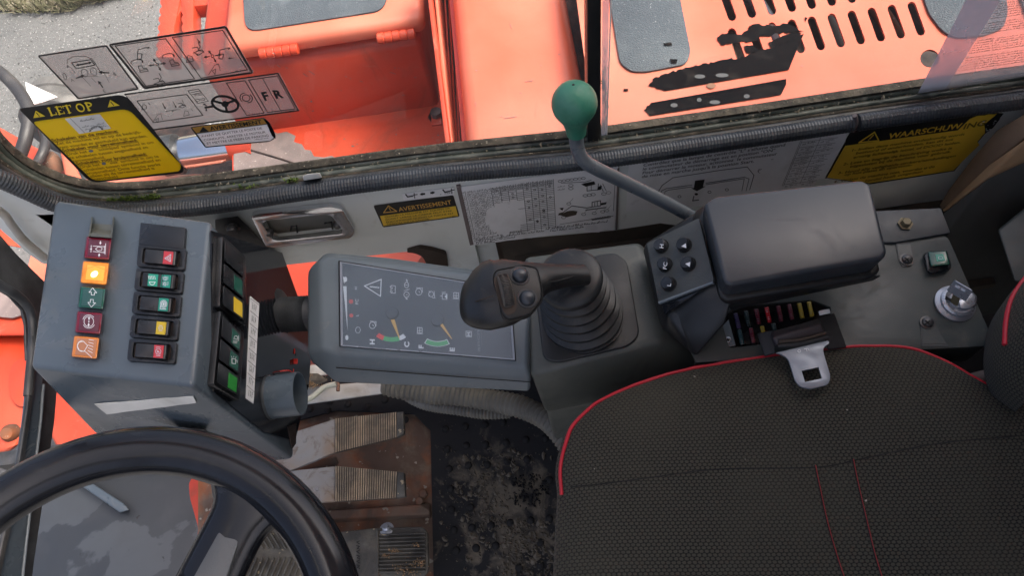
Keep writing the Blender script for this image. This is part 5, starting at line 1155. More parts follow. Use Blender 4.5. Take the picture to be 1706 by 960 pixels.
# five rocker switches and a blank
plate('blank_plate', pc_, [(234, 370.5), (308.5, 379), (306, 415), (230.5, 407)], .004, .005, 'bezel_plastic', lc, bevel=.0006)['label'] = 'blank switch cover'
specs = [('patch_red', 'hazard warning rocker switch with red patch'), ('patch_green', 'lights rocker switch with two green patches'), ('patch_green', 'rocker switch with green tortoise-and-snail patch'), ('patch_yellow', 'rocker switch with yellow patch'), ('patch_red', 'parking brake rocker switch with red patch')]
for i, (pm, lab) in enumerate(specs):
    c = Vector((268.5-i*3.95, 428.5+i*39.2)); ux = Vector((1, .09-.006*i)); vy = Vector((-.10, 1))
    def Q(x0_, x1, y0_, y1): return [tuple(c+ux*x+vy*y) for x, y in ((x0_, y0_), (x1, y0_), (x1, y1), (x0_, y1))]
    bz = mk('rocker_switch', plate('x', pc_, rpoly(Q(-39.5, 39.5, -18.3, 18.3), 5), .0035, .005, None, holes=[rpoly(Q(-31.5, 31.5, -13, 13), 4)], raw=True), 'bezel_plastic', lc, bevel=.001); bz['label'] = lab
    plate('well', pc_, Q(-34, 34, -15, 15), .0005, .001, 'dark_inside', bz, bevel=0)
    P = lambda x, y, h: pc_.at(*(c+ux*x+vy*y), h)
    if i == 1:
        rk = hull('rocker_key', [P(x, y, h) for y in (-11.5, 11.5) for x, h in ((-27, .001), (-27, .0085), (4, .0075), (4, .001))], 'bezel_plastic', bz, bevel=.0007)
        rk2 = hull('rocker_key', [P(x, y, h) for y in (-12, 12) for x, h in ((5, .001), (5, .0075), (22, .0115), (27, .009), (29, .001))], 'bezel_plastic', bz, bevel=.0007)
    else:
        rk = hull('rocker_key', [P(x, y, h) for y in (-11.5, 11.5) for x, h in ((-27, .001), (-27, .0075), (-2, .006), (28, .001))], 'bezel_plastic', bz, bevel=.0008)
        rk2 = hull('rocker_end', [P(x, y, h) for y in (-12, 12) for x, h in ((3, .001), (3, .0062), (19, .0112), (24, .0105), (28, .001))], 'bezel_plastic', bz, bevel=.0008)
    pt = P3(P(4, 0, .0070), P(19, 0, .0118), P(4, 8, .0070))
    pat = mk('colour_patch', plate('x', pt, Q(3.5, 18.5, -10.5, 10.5), .0, .0008, None, raw=True), pm, bz, smooth=0)
    if i == 1:
        pt0 = P3(P(-27, 0, .0090), P(4, 0, .0080), P(-27, 8, .0090))
        mk('colour_patch', plate('x', pt0, Q(-18, -2, -10, 10), 0, .0006, None, raw=True), pm, bz, smooth=0)
        k = Ink(pt0, .0004); m0 = c+ux*-10
        k.arc((m0.x-1, m0.y+3), 4.5, 5, 0, 180, w=.9); k.line((m0.x-6, m0.y+3), (m0.x+4.5, m0.y+3.5), w=.9)
        for j in range(5): k.line((m0.x-6+j*2.6, m0.y-1.5), (m0.x-7.5+j*2.6, m0.y-7), w=.8)
        k.build('symbol', 'print_white', bz)
    k = Ink(pt, .0004); m0 = c+ux*11
    x, y = m0.x, m0.y
    if i == 0: k.line((x-5, y+1), (x+5, y-5.5), (x+4.5, y+6.5), w=1, close=True); k.line((x-1.5, y+.7), (x+2.8, y-2), (x+2.6, y+3), w=.8, close=True)
    if i == 1:
        for d in (-4.5, 4.5): k.arc((x, y+d), 2.5, 3, 90 if d > 0 else -90, 270, w=.8); k.line((x-.5, y+d-3), (x+.3, y+d+3), w=.8); [k.line((x+1.5, y+d+e), (x+5, y+d+e-.8), w=.6) for e in (-2, 0, 2)]; [k.line((x-2.5, y+d+e), (x-5, y+d+e-.5), w=.6) for e in (-2, 0, 2)]
    if i == 2: k.disc((x+1, y-1), 4.4, 5.2, 16); k.arc((x+1, y-1), 5.6, 6.4, w=.9); k.line((x-4, y+2), (x-5, y+7), (x+5, y+7.5), w=1.3)
    if i == 3: k.arc((x, y), 3.6, 3, w=.7); k.line((x-3, y-4.5), (x+3, y-4), w=.6); k.line((x-3, y+4.5), (x+3, y+4.5), w=.6); k.line((x-2, y), (x+2, y), w=.6)
    if i == 4: k.arc((x, y), 4.4, 4.8, w=.8); k.arc((x, y), 6.8, 7.4, 60, 120, w=.8); k.arc((x, y), 6.8, 7.4, 240, 300, w=.8); k.text('P', (x+2.3, y+2.2), (0, -8), (-6.2, 0), bold=.02)
    k.build('symbol', 'print_white', bz)
    if i == 2:
        k = Ink(pt, .0007); k.arc((x+1, y-1), 2.4, 3.2, w=.9, n=12); k.build('symbol_core', 'patch_green', bz)
# white tape strip on the sloping front
def onto(ob, x, y):                           # where a sight line meets a built part
    org = ORG[ob.name]; ok, loc, nn, _ = ob.ray_cast(CAM-org, ray(x, y)); return loc+org
hs_ = [o for o in lc.children if o.name.startswith('housing')][0]; pfr = P3(*[onto(hs_, x, y) for x, y in ((165, 680), (318, 668), (240, 690))])
mk('white_tape', plate('x', pfr, jag([(157, 674), (322, 661), (327, 672), (178, 691)], .4, 12), .0016, .0006, None, raw=True), 'tape_white', lc, smooth=0)['label'] = 'strip of white tape'
# ---- right side of the console: dark plate with rockers
psd = PX(XS)
sd_ = plate('side_plate', psd, [(352, 384), (470, 421), (520, 560), (515, 640), (492, 735), (440, 720), (356, 652)], .0015, .001, 'gloss_dark', lc, bevel=0)
for gi, gq in enumerate((((371, 392), (410, 428), (411, 545), (366, 512)), ((368, 516), (407, 556), (400, 669), (356, 642)))):
    bz = mk('side_switch_bank', plate('x', psd, rpoly(gq, 5), .006, .006, None, raw=True), 'bezel_plastic', lc, bevel=.0012)
    TL, TR, BR, BL_ = [Vector(p) for p in gq]
    pat = (None, 'patch_bright_green', 'patch_yellow') if gi == 0 else ('patch_bright_green',)*3
    for j in range(3):
        v0, v1 = .05+j*.31, .05+j*.31+.27
        g2 = lambda u, v: tuple((TL*(1-u)+TR*u)*(1-v)+(BL_*(1-u)+BR*u)*v)
        kq = [g2(.1, v0), g2(.9, v0), g2(.9, v1), g2(.1, v1)]
        rk = hull('side_rocker', [psd.at(*kq[a], h) for a, h in ((0, .006), (0, .010), (3, .006), (3, .010), (1, .006), (1, .016), (2, .006), (2, .016))], 'bezel_plastic', bz, bevel=.0008)
        if pat[j]:
            pt = P3(psd.at(*kq[0], .0104), psd.at(*kq[1], .0164), psd.at(*kq[2], .0164)); u0 = .53
            pq = [g2(u0, v0+.035), g2(.84, v0+.035), g2(.84, v1-.03), g2(u0, v1-.03)]
            pm = pat[j] if not (gi == 0 and j == 1) and not (gi == 1 and j < 2) else 'lens_green'
            if gi == 1 and j < 2: pm = 'patch_dark_green' if 'patch_dark_green' in M else pm
            mk('colour_patch', plate('x', pt, pq, 0, .0006, None, raw=True), pm, bz, smooth=0)
            if gi == 1 and j < 2:
                k = Ink(pt, .0004); cx_, cy_ = sum(p[0] for p in pq)/4, sum(p[1] for p in pq)/4
                if j == 0: k.arc((cx_, cy_-2), 3, 3.4, 180, 380, w=.8); k.line((cx_-4, cy_-1), (cx_+3, cy_+.5), w=.8); [k.line((cx_-4+e*2, cy_+2), (cx_-5+e*2, cy_+7), w=.6) for e in range(4)]; k.line((cx_+4.5, cy_-6), (cx_+4.5, cy_+3), w=.7)
                else: k.line((cx_-4, cy_-4), (cx_+2, cy_-3), (cx_+2, cy_+5), (cx_-4, cy_+4), w=.9, close=True); k.line((cx_+2, cy_-1), (cx_+4.5, cy_-1), (cx_+4.5, cy_+3), w=.8); [k.line((cx_-4+a_*3, cy_-6-b_), (cx_-5+a_*4, cy_-8-b_), w=.6) for a_, b_ in ((0, 0), (1, 0), (2, -1))]
                k.build('symbol', 'print_white', bz)
sp_ = plate('label_strip', psd, [(417.6, 494), (432, 506), (422.5, 673), (410.3, 664)], .0022, .0007, 'sticker_white', lc, bevel=0)
k = Ink(psd, .0026)
for j in range(8):
    f = .02+j*.122; x0_, y0_ = 417.6-7.3*f+.6, 494+170*f; k.line((x0_, y0_), (x0_+13.5-f*2, y0_+11), w=.6)
    for e in range(3): k.micro((x0_+3+e*2.6, y0_+7+e*2), (x0_+2.3+e*2.6, y0_+17+e*1.8), 1.4, .9, .5)
k.build('label_print', 'print_dim', sp_)
# mounting bracket to the wall
hull('bracket_flange', [WY(x, y, YW-d) for d in (.002, .006) for x, y in ((358, 366), (396, 360), (472, 438), (440, 446), (360, 420))], 'black_plastic', lc, bevel=.001)
for x, y in ((388, 378), (445, 441)): lathe('bracket_bolt', WY(x, y, YW-.006), (0, -1, 0), [(0, .008), (.0055, .008), (.0065, .006), (.0065, .002), (.0085, .002), (.0085, 0)], 'dark_screw', lc, n=16)
# open pipe stub on the side
pc2 = WX(446, 668, XS)
pc2 = Vector((XS, WX(447, 663, XS).y, WX(447, 663, XS).z))
lathe('pipe_stub', pc2, (1, 0, 0), [(.0225, 0), (.0225, .034), (.0212, .034), (.0205, 0)], 'console_metal', lc, n=36)
lathe('pipe_collar', pc2, (1, 0, 0), [(.0235, 0), (.0235, .003), (.0225, .004), (.0205, .004)], 'dark_grey_plastic', lc, n=36)
lathe('pipe_bottom', pc2, (1, 0, 0), [(0, .004), (.0206, .004), (.0206, .002), (0, .002)], 'dried_mud', lc, n=24)
hull('lower_notch', [WX(x, y, XS)+Vector((d, 0, 0)) for d in (.0022, .001) for x, y in ((476, 712), (491, 706), (490, 740), (484, 748))], 'dark_inside', lc, bevel=0)
for x, y in ((433, 388), (252, 345), (70, 452)): pass
# arm mount with bellows and wiring
am = thing('support_arm', Vector((-.25, .38, .0)), 'black support arm with a round flange and bellows between console and monitor', 'arm')
c0 = W(462, 525, .03); c1 = W(520, 522, .035)
ax = c1-c0
lathe('flange', c0, ax, [(0, -.006), (.026, -.006), (.030, -.003), (.030, .001), (.026, .003), (.014, .004), (.014, .0), (0, 0)], 'black_rubber', am, n=30)
prof = [(0, 0)]
for j in range(11):
    h = .004+j*.0035; prof += [(.0165, h), (.020, h+.0017)]
prof += [(.0165, .05), (0, .05)]
lathe('bellows', c0, ax, prof, 'black_rubber', am, n=24)
tube('cable_conduit', [W(380, 505, .0), W(430, 512, .02), W(470, 518, .03)], .012, 'black_rubber', am, n=14, mod=lambda i: 1 if i % 2 else .9, step=.003)
tube('lower_conduit', [W(462, 560, .0), W(484, 575, -.02), W(492, 620, -.05), W(488, 680, -.1)], .006, 'black_hose', am)
for i, (dx, m_) in enumerate(((0, 'wire_red'), (3, 'wire_red'), (-4, 'black_hose'), (5, 'black_hose'))):
    w_ = tube('wire', [W(480+dx, 575, -.02), W(486+dx, 590, -.02), W(483+dx*1.5, 606, -.03), W(492+dx, 622, -.04), W(486+dx, 645, -.05)], .0016, m_, am, n=6)
for x, y in ((486, 585), (490, 602), (484, 618)): hull('wire_connector', [W(x+a, y+b, -.015+h) for a in (-6, 6) for b in (-4, 5) for h in (0, -.006)], 'wire_red', am, bevel=.001)
tube('thin_red_wire', [W(440, 618, .02), W(446, 622, .024), W(456, 621, .024), W(482, 618, .02), W(492, 630, .0)], .0008, 'wire_red', am, n=6)
# ================================================================ MONITOR
MZ = .085
pm_ = PZ(MZ)
mo = thing('monitor', Vector((-.15, .36, 0)), 'grey instrument monitor with gauges under a clear cover, left of the joystick', 'monitor')
top_o = [(522, 438), (545, 424), (640, 432), (890, 468), (886, 622), (560, 596), (526, 588)]
top_b = [(508, 455), (540, 418), (640, 427), (892, 462), (890, 622), (560, 604), (510, 590)]
bot = [(512, 470), (545, 430), (892, 470), (886, 656), (560, 642), (515, 604)]
hull('housing', [pm_.at(x, y, 0) for x, y in ((532, 436), (548, 428), (640, 434), (884, 470), (878, 612), (562, 590), (536, 582))]+[pm_.at(x, y, -.012) for x, y in ((512, 450), (543, 420), (645, 428), (890, 463), (884, 630), (560, 606), (512, 588))]+[pm_.at(x, y, -.03) for x, y in ((520, 478), (543, 440), (645, 448), (890, 480), (884, 655), (560, 640), (518, 604))], 'monitor_plastic', mo, bevel=.004, seg=4)
scr = [(566, 436), (775, 469.5), (850, 482), (858, 600), (700, 587), (567.5, 576.5)]
plate('screen_panel', pm_, scr, .0006, .001, 'screen_back', mo, bevel=0)
plate('screen_cover', pm_, scr, .0055, .0012, 'screen_glass', mo, bevel=0)
loop = [pm_.at(x, y, .004) for x, y in scr]+[pm_.at(*scr[0], .004)]
def rim(q0, q1, h0, h1, name, mat_):
    a = [pm_.at(x, y, h0) for x, y in q0]; b = [pm_.at(x, y, h1) for x, y in q1]; n = len(a)
    return mk(name, (a+b, [(i, (i+1) % n, n+(i+1) % n, n+i) for i in range(n)]), mat_, mo)
rim(shr(scr, 1.0), shr(scr, .985), .0008, .0054, 'cover_edge', 'screen_glass')
plate('cover_border', pm_, scr, .0064, .0005, 'film_edge', mo, holes=[shr(scr, .975)], bevel=0)
tube('cover_seam', [pm_.at(x, y, .0005) for x, y in shr(scr, 1.008)]+[pm_.at(*shr(scr, 1.008)[0], .0005)], .0007, 'seam_dark', mo, n=6, sub=0)
tube('housing_seam', [pm_.at(560, 613, -.0125), pm_.at(884, 637, -.0135)], .0005, 'seam_dark', mo, n=6, sub=0)
# print
k = Ink(pm_, .0009); kt = Ink(pm_, .0009)
def c7(x, y): return (540+x/4.174, 410+y/4.174)
k.line(c7(280, 278), c7(397, 232), c7(392, 350), w=1.6, close=True); k.line(c7(320, 283), c7(368, 288), w=1.8); k.disc(c7(378, 290), 1.2)
def ic(x, y, k_):
    X, Y = c7(x, y)
    if k_ == 0: k.line((X-4, Y-6), (X+3, Y-5.5), (X+3, Y+7), (X-4, Y+6.5), w=.8, close=True); k.line((X-6, Y-4), (X-4, Y-4), w=.9); k.line((X-6, Y+4), (X-4, Y+4), w=.9); k.line((X-2, Y-3), (X-2, Y-.5), w=.7); k.line((X-2, Y+3), (X-2, Y+5), w=.7)
    if k_ == 1: k.arc((X, Y+8), 4.5, 4.5, w=.8); k.line((X+5, Y-1), (X-4, Y+1.5), w=.8); k.arc((X, Y-8), 3.5, 4.5, w=.8); k.line((X-2, Y-8), (X+2, Y-8), w=.8); k.line((X-1, Y+8), (X+2, Y+8), w=.8); k.line((X, Y-17), (X+1, Y-14), w=1.6); k.line((X-1, Y+14), (X+1, Y+15.5), w=1.6)
    if k_ == 2: k.arc((X-1, Y+1), 5, 5.5, w=.8); k.line((X-1, Y), (X+1, Y+2), w=.8); k.line((X-5, Y-6), (X+5, Y-5), w=.8); k.line((X+5, Y-6), (X+5, Y+2), w=.8)
    if k_ == 3: k.arc((X-1, Y), 4, 4.5, w=.8); k.line((X-5, Y-5), (X-2, Y-3), w=.7); k.line((X-5, Y+4), (X-3, Y+2), w=.7); k.line((X+4, Y-5), (X+5, Y+5), w=.9); k.line((X+1, Y+6), (X+6, Y+6.5), w=.8)
    if k_ == 4: k.line((X-4, Y-4), (X+4, Y-3.5), (X+4, Y+6), (X-4, Y+5.5), w=.8, close=True); k.poly([(X+4, Y-3), (X+3.5, Y+5), (X, Y+1)]); k.line((X-7, Y), (X-4, Y), w=.8); k.line((X-5, Y-6), (X+2, Y-6), w=.6)
    if k_ == 5: k.line((X-4, Y-5), (X+4, Y-4.5), (X+4, Y+4), (X-4, Y+3.5), w=.8, close=True); k.line((X, Y-5), (X, Y+4), w=.7); k.line((X-5, Y+5), (X+5, Y+6), w=.8); k.line((X-4, Y), (X+4, Y), w=.7)
    if k_ == 6: k.line((X-4, Y-5), (X+5, Y-4.5), (X+5, Y+4.5), (X-4, Y+4), w=.8, close=True); k.poly([(X-3, Y-3), (X+4, Y-3), (X, Y)]); k.poly([(X-3, Y+3), (X+4, Y+3), (X, Y)])
for x, y, k_ in ((482, 300, 0), (573, 305, 1), (662, 315, 2), (748, 335, 3), (838, 347, 4), (918, 345, 5), (340, 548, 2), (665, 588, 5), (1003, 614, 6)): ic(x, y, k_)
k.poly([c7(132, 280), c7(156, 280), c7(163, 590)]); k.disc(c7(158, 638), 2.6, 4.4); k.disc(c7(148, 232), 3, 4.5); k.line(c7(135, 215), c7(140, 255), w=1.4)
k.arc(c7(235, 585), 4, 5, w=.6)
up = (0, -10); le = (-8.5, 0)
for t, x, y, s_ in (('H', 230, 305, .7), ('FC', 238, 408, .8), ('L', 240, 492, .7)): k.text(t, c7(x, y), (0, -10*s_), (-9*s_, -.5))
for t, x, y in (('H', 350, 688), ('C', 590, 706), ('F', 690, 716), ('E', 906, 736)): k.text(t, c7(x, y), (.3, -13), (-11, -.6), bold=.045)
k.build('symbols', 'print_white', mo)
def arcp(cx, cy, r0, r1, a0, a1, n=8):
    return [(cx+r0*math.cos(R(a0+(a1-a0)*i/n)), cy+r0*math.sin(R(a0+(a1-a0)*i/n))*.93) for i in range(n+1)]+[(cx+r1*math.cos(R(a1-(a1-a0)*i/n)), cy+r1*math.sin(R(a1-(a1-a0)*i/n))*.93) for i in range(n+1)]
g1 = c7(470, 512); g2_ = c7(790, 535)
for nm_, mat_, A in (('cold_band', 'print_white', (g1, 53, 70)), ('normal_band', 'print_green', (g1, 70, 112)), ('hot_band', 'print_red', (g1, 112, 131))):
    Ink(pm_, .0010).poly(arcp(A[0][0], A[0][1], 32, 40, A[1], A[2])).build(nm_, mat_, mo)
Ink(pm_, .0010).poly(arcp(g2_[0], g2_[1], 33, 43, 62, 122)).build('fuel_band_edge', 'print_white', mo)
Ink(pm_, .0013).poly(arcp(g2_[0], g2_[1], 34.2, 41.8, 64, 120)).build('fuel_band', 'print_green', mo)
hull('temperature_needle', [pm_.at(*p, h) for p, h in ((c7(462, 515), .002), (c7(490, 510), .002), (c7(526, 640), .002), (c7(520, 642), .002), (c7(476, 520), .0028))], 'label_orange', mo, bevel=0)
hull('fuel_needle', [pm_.at(*p, h) for p, h in ((c7(800, 545), .002), (c7(822, 538), .002), (c7(891, 646), .002), (c7(885, 648), .002), (c7(812, 545), .0028))], 'label_orange', mo, bevel=0)
for c in (c7(475, 470), c7(790, 520)): lathe('needle_cap', pm_.at(c[0], c[1], .001), (0, 0, 1), [(0, .0022), (.006, .0022), (.0066, .0015), (.0066, 0)], 'screen_back', mo, n=20)
k = Ink(pm_, .0011); k.disc(c7(187, 387), 3.6); k.disc(c7(189, 484), 3.3); k.build('speed_lights', 'print_red', mo)
k = Ink(pm_, .0009); k.text('ancni', c7(1085, 738), (.4, -10), (-8.5, 0), bold=.01, fit=c7(1080, 566)); k.line(c7(1098, 700), c7(1092, 580), w=.5); k.build('maker_lettering', 'plate_grey', mo)

# ================================================================ RIGHT CONSOLE: JOYSTICK BOX
CZ_ = .08; pcz = PZ(CZ_)
jb = thing('joystick_box', Vector((.04, .31, -.1)), 'grey-green box carrying the joystick, between monitor and armrest', 'console')
hull('upper_box', [pcz.at(x, y, 0) for x, y in ((872, 428), (990, 420), (1066, 403), (1100, 568), (883, 626))]+[pcz.at(x, y, -.055) for x, y in ((890, 450), (1080, 420), (1163, 560), (1190, 600))]+[WY(908, 690, pcz.at(883, 626).y), W(1160, 640, .01)], 'green_grey_plastic', jb, bevel=.006, seg=4)
zb_ = WY(908, 690, pcz.at(883, 626).y)
hull('lower_box', [zb_+Vector((.002, .003, .001)), W(1180, 640, .0), zb_+Vector((.02, .1, .0)), Vector((.13, .38, .0)), zb_+Vector((.004, .003, -.12)), Vector((.13, zb_.y+.003, -.14)), Vector((.13, .38, -.14)), Vector((-.01, .38, -.14))], 'green_grey_plastic', jb, bevel=.005)
# joystick
js = thing('joystick', pcz.at(975, 510, 0), 'black joystick with contoured grip, thumb wheel and ribbed rubber boot', 'joystick')
plate('boot_base', pcz, rpoly([(888, 455), (1000, 424), (1027, 421), (1045, 436), (1066, 558), (1048, 576), (930, 604), (905, 598)], [6, 4, 10, 10, 14, 12, 14, 12]), .004, .004, 'bellows_rubber', js, bevel=.0012, seg=3)
bc = pcz.at(972, 527, .004); tc_ = W(950, 467, .158)
ax = tc_-bc; L = ax.length
prof = [(.0405, 0), (.0412, .003)]
N_ = 5
for j in range(N_):
    f = j/N_; r_ = .0405*(1-f)+.0285*f; h = .003+f*(L-.006); hh = (L-.006)/N_
    prof += [(r_-.003, h+hh*.06), (r_+.0002, h+hh*.2), (r_+.0002, h+hh*.5), (r_-.003, h+hh*.66), (r_-.0085, h+hh*.86)]
prof += [(.0290, L)]
lathe('bellows', bc, ax, [(0, 0)]+prof+[(0, L)], 'bellows_rubber', js, n=48, smooth=30)
wobble([o for o in js.children if o.name.startswith('bellows')][0], .0016, 38)
# round guard under the grip and the neck
dd = (W(945, 462, .20)-tc_).normalized()
gx = (W(900, 462, .2)-W(950, 466, .2)).normalized()
gax = (Vector((-.12, -.06, 1))).normalized()
lathe('guard', W(950, 466, .163), gax, [(0, -.006), (.0262, -.006), (.0288, -.004), (.0295, 0), (.0295, .003), (.0283, .0055), (.025, .0072), (.020, .0085), (.012, .0092), (0, .0095)], 'bellows_rubber', js, n=40, smooth=60)
ell = []
ptsg = [(975, 458, .178, 20, 12), (940, 460, .190, 22, 16), (910, 463, .201, 26, 19), (885, 468, .209, 37, 22), (858, 477, .213, 55, 26), (835, 486, .215, 63, 29), (812, 492, .213, 63, 28), (793, 496, .209, 55, 24), (781, 499, .204, 39, 17), (775, 502, .201, 8, 5)]
cen = [W(a, b, c) for a, b, c, _, _ in ptsg]
wid = [w for *_, w, h in ptsg]; hei = [h for *_, h in ptsg]
cc = crv(cen, 5); def_ = lambda A, i: A[min(i//5, len(A)-1)]*(1-(i % 5)/5)+A[min(i//5+1, len(A)-1)]*((i % 5)/5)
rs = []
for i, c in enumerate(cc):
    t = (cc[min(i+1, len(cc)-1)]-cc[max(i-1, 0)]).normalized(); side = t.cross(Vector((0, 0, 1))).normalized(); upv = side.cross(t).normalized()
    w_, h_ = def_(wid, i)*.00049, def_(hei, i)*.00049*1.15
    rr = []
    for k_ in range(28):
        a = 2*math.pi*k_/28; ca, sa = math.cos(a), math.sin(a); e = .95
        rr.append(c+side*w_*math.copysign(abs(ca)**e, ca)+upv*h_*math.copysign(abs(sa)**e, sa))
    rs.append(rr)
gp = rings('grip', rs, 'black_plastic', js, smooth=80)
def onz(x, y, z): return W(x, y, z)
gpl = P3(W(862, 445, .2335), W(900, 500, .226), W(822, 500, .2335))
fpz = rpoly([(826, 452), (872, 443), (894, 448), (902, 480), (903, 500), (884, 524), (846, 532), (836, 520), (830, 490), (822, 466)], 7)
plate('face_plate', gpl, fpz, .0030, .012, 'black_plastic', js, bevel=.0012, seg=3)
tube('face_seam', [gpl.at(x, y, .0012) for x, y in shr(fpz, 1.03)]+[gpl.at(*shr(fpz, 1.03)[0], .0012)], .0006, 'seam_dark', js, n=6, sub=0)
plate('wheel_slot', gpl, rpoly([(822, 462), (838, 455), (850, 470), (862, 505), (858, 522), (844, 526), (834, 510), (826, 485)], 6), .0034, .001, 'brown_skin', js, bevel=0)
wa, wb = gpl.at(838, 462, .003), gpl.at(852, 518, .003); wd = (wb-wa)
wc = (gpl.at(841, 489, -.0035)); wax = wd.cross(gpl.n).normalized()
tw = lathe('thumb_wheel', wc-wax*.0055, wax, [(0, .001), (.0142, .001), (.0155, .0022), (.0160, .0055), (.0155, .0088), (.0142, .010), (0, .010)], 'thumb_rubber', js, n=32, smooth=50)
for q_ in range(21):
    a = -.95+q_*.095; d_ = (gpl.n*math.cos(a)+wd.normalized()*math.sin(a)); p0 = wc+d_*.0158
    tube('wheel_ridge', [p0-wax*.0036, p0+wax*.0036], .00042, 'black_plastic', tw, n=5, sub=0)
for x, y in ((866, 460), (878, 498)):
    lathe('thumb_button', gpl.at(x, y, .002), gpl.n, [(.0085, 0), (.0080, .0016), (.0064, .0016), (.0062, .003), (.005, .0046), (.0028, .0056), (0, .0059)], 'armrest_skin', js, n=24, smooth=60)
tube('grip_seam', [W(774, 506, .2045), W(790, 503, .223), W(806, 498, .2335), W(822, 493, .2365)], .0005, 'brown_skin', js, n=6)
tube('grip_crease', [W(900, 472, .2135), W(930, 468, .2085), W(955, 461, .1995)], .0007, 'seam_dark', js, n=6)

# ================================================================ LEVER WITH GREEN KNOB
lv = thing('lever', W(1150, 358, .1), 'bent grey lever topped with a green ball knob in front of the window bar', 'lever')
kn = W(957, 172, .265)
tube('shaft', [W(1172, 372, .10), W(1110, 338, .13), W(1040, 303, .165), W(994, 281, .190), W(974, 268, .200), W(963, 250, .210), W(960, 232, .220), W(959, 210, .235)], .0066, 'lever_paint', lv, n=18, sub=8)
axk = (kn-W(960, 222, .232)).normalized()
lathe('knob', kn, axk, [(0, -.034), (.0085, -.034), (.0095, -.026), (.0115, -.019), (.0150, -.0125)]+[(.0195*math.sin(a), -.0195*math.cos(a)) for a in [1.0+k_*.1785 for k_ in range(13)]], 'green_knob', lv, n=36, smooth=60)
lathe('knob_pip', kn+axk*.0193, axk, [(0, .0006), (.001, .0005), (.0013, 0)], 'dark_inside', lv, n=10)
# ================================================================ ARMREST AND ITS KEYPAD
am2 = thing('armrest', W(1320, 400, .08), 'dark blue-grey padded armrest block on a black moulded support', 'armrest')
TZ = .175
hull('pad', [W(x, y, TZ) for x, y in ((1172, 338), (1190, 326), (1436, 298), (1452, 306), (1480, 420), (1472, 432), (1216, 476), (1204, 468))]+[Vector((W(x, y, TZ).x, W(x, y, TZ).y, TZ-.033)) for x, y in ((1176, 342), (1196, 330), (1432, 304), (1446, 312), (1474, 416), (1464, 428), (1218, 470), (1208, 462))], 'armrest_skin', am2, bevel=.0052, seg=5, smooth=60)
q = [(1169, 336), (1188, 322), (1438, 294), (1458, 303), (1490, 428), (1478, 440), (1214, 484), (1200, 474)]
hull('pad_tray', [Vector((W(x, y, TZ).x, W(x, y, TZ).y, TZ-.024)) for x, y in shr(q, .972)]+[Vector((W(x, y, TZ).x, W(x, y, TZ).y, TZ-.038)) for x, y in shr(q, .93)], 'black_plastic', am2, bevel=.004, seg=3)
hull('support_post', [W(1160, 348, .145), W(1178, 338, .158), W(1222, 492, .140), W(1210, 540, .115), W(1160, 597, .085), W(1150, 590, .083), W(1100, 540, .085), W(1110, 500, .12), W(1190, 470, .14), W(1160, 470, .08), W(1130, 420, .08)], 'black_plastic', am2, bevel=.006, seg=4, smooth=60)
hull('support_frame', [W(1074, 404, .108), W(1070, 416, .095), W(1162, 352, .143), W(1178, 340, .150), W(1100, 548, .086), W(1113, 530, .110), W(1200, 470, .135), W(1160, 597, .083), W(1090, 430, .08), W(1150, 400, .08)], 'black_plastic', am2, bevel=.004, seg=3)
hull('support_beam', [W(1205, 500, .135), W(1480, 455, .135), W(1455, 470, .118), W(1290, 499, .112), W(1215, 520, .108), W(1300, 440, .12), W(1240, 430, .13)], 'black_plastic', am2, bevel=.004)
pk = P3(W(1078, 408, .122), W(1164, 365, .152), W(1098, 502, .122))
kq = rpoly([(1077, 406), (1164, 363), (1189, 466), (1186, 470), (1097, 504)], [3, 2, 3, 2, 2])
kp = plate('keypad', pk, kq, .0015, .004, 'keypad_face', am2, bevel=.0008)
mk('keypad_lip', plate('x', pk, [(1096, 503), (1187, 469), (1188, 471), (1097, 506)], .0018, .003, None, raw=True), 'plate_grey', am2, smooth=0)
hull('keypad_underside', [pk.at(x, y, -.002) for x, y in ((1101, 506), (1186, 472), (1107, 524))]+[pk.at(x, y, -.008) for x, y in ((1101, 506), (1186, 472), (1107, 524))], 'gloss_dark', am2, bevel=.0004)  # black triangular underside of the keypad
for t, x, y in (('H', 1103, 411), ('^', 1141, 409.5), ('FC', 1109, 442), ('^', 1148, 441), ('L', 1115.5, 474.5)):
    b0 = lathe('push_button', pk.at(x, y, .0015), pk.n, [(.0062, 0), (.0060, .0062), (.0054, .0070), (0, .0072)], 'bezel_plastic', kp, n=28)
    lathe('button_socket', pk.at(x, y, .0015), pk.n, [(.0072, 0), (.0072, .0006), (.0062, .0006)], 'seam_dark', kp, n=24)
    k = Ink(pk, .0089)
    if t == '^':
        k.poly([(x-6, y+1), (x+1.5, y-4), (x+2.5, y+4)] if y < 420 else [(x-6.5, y-1.5), (x+2, y-4.5), (x+1, y+4)])
    else: k.text(t, (x+1.5+(.5 if t != 'FC' else 0), y+(3.4 if t != 'FC' else 7.5)), (1.2, -10.5), (-9.0, -1.2), bold=.012)
    k.build('key_marking', 'print_white', kp)

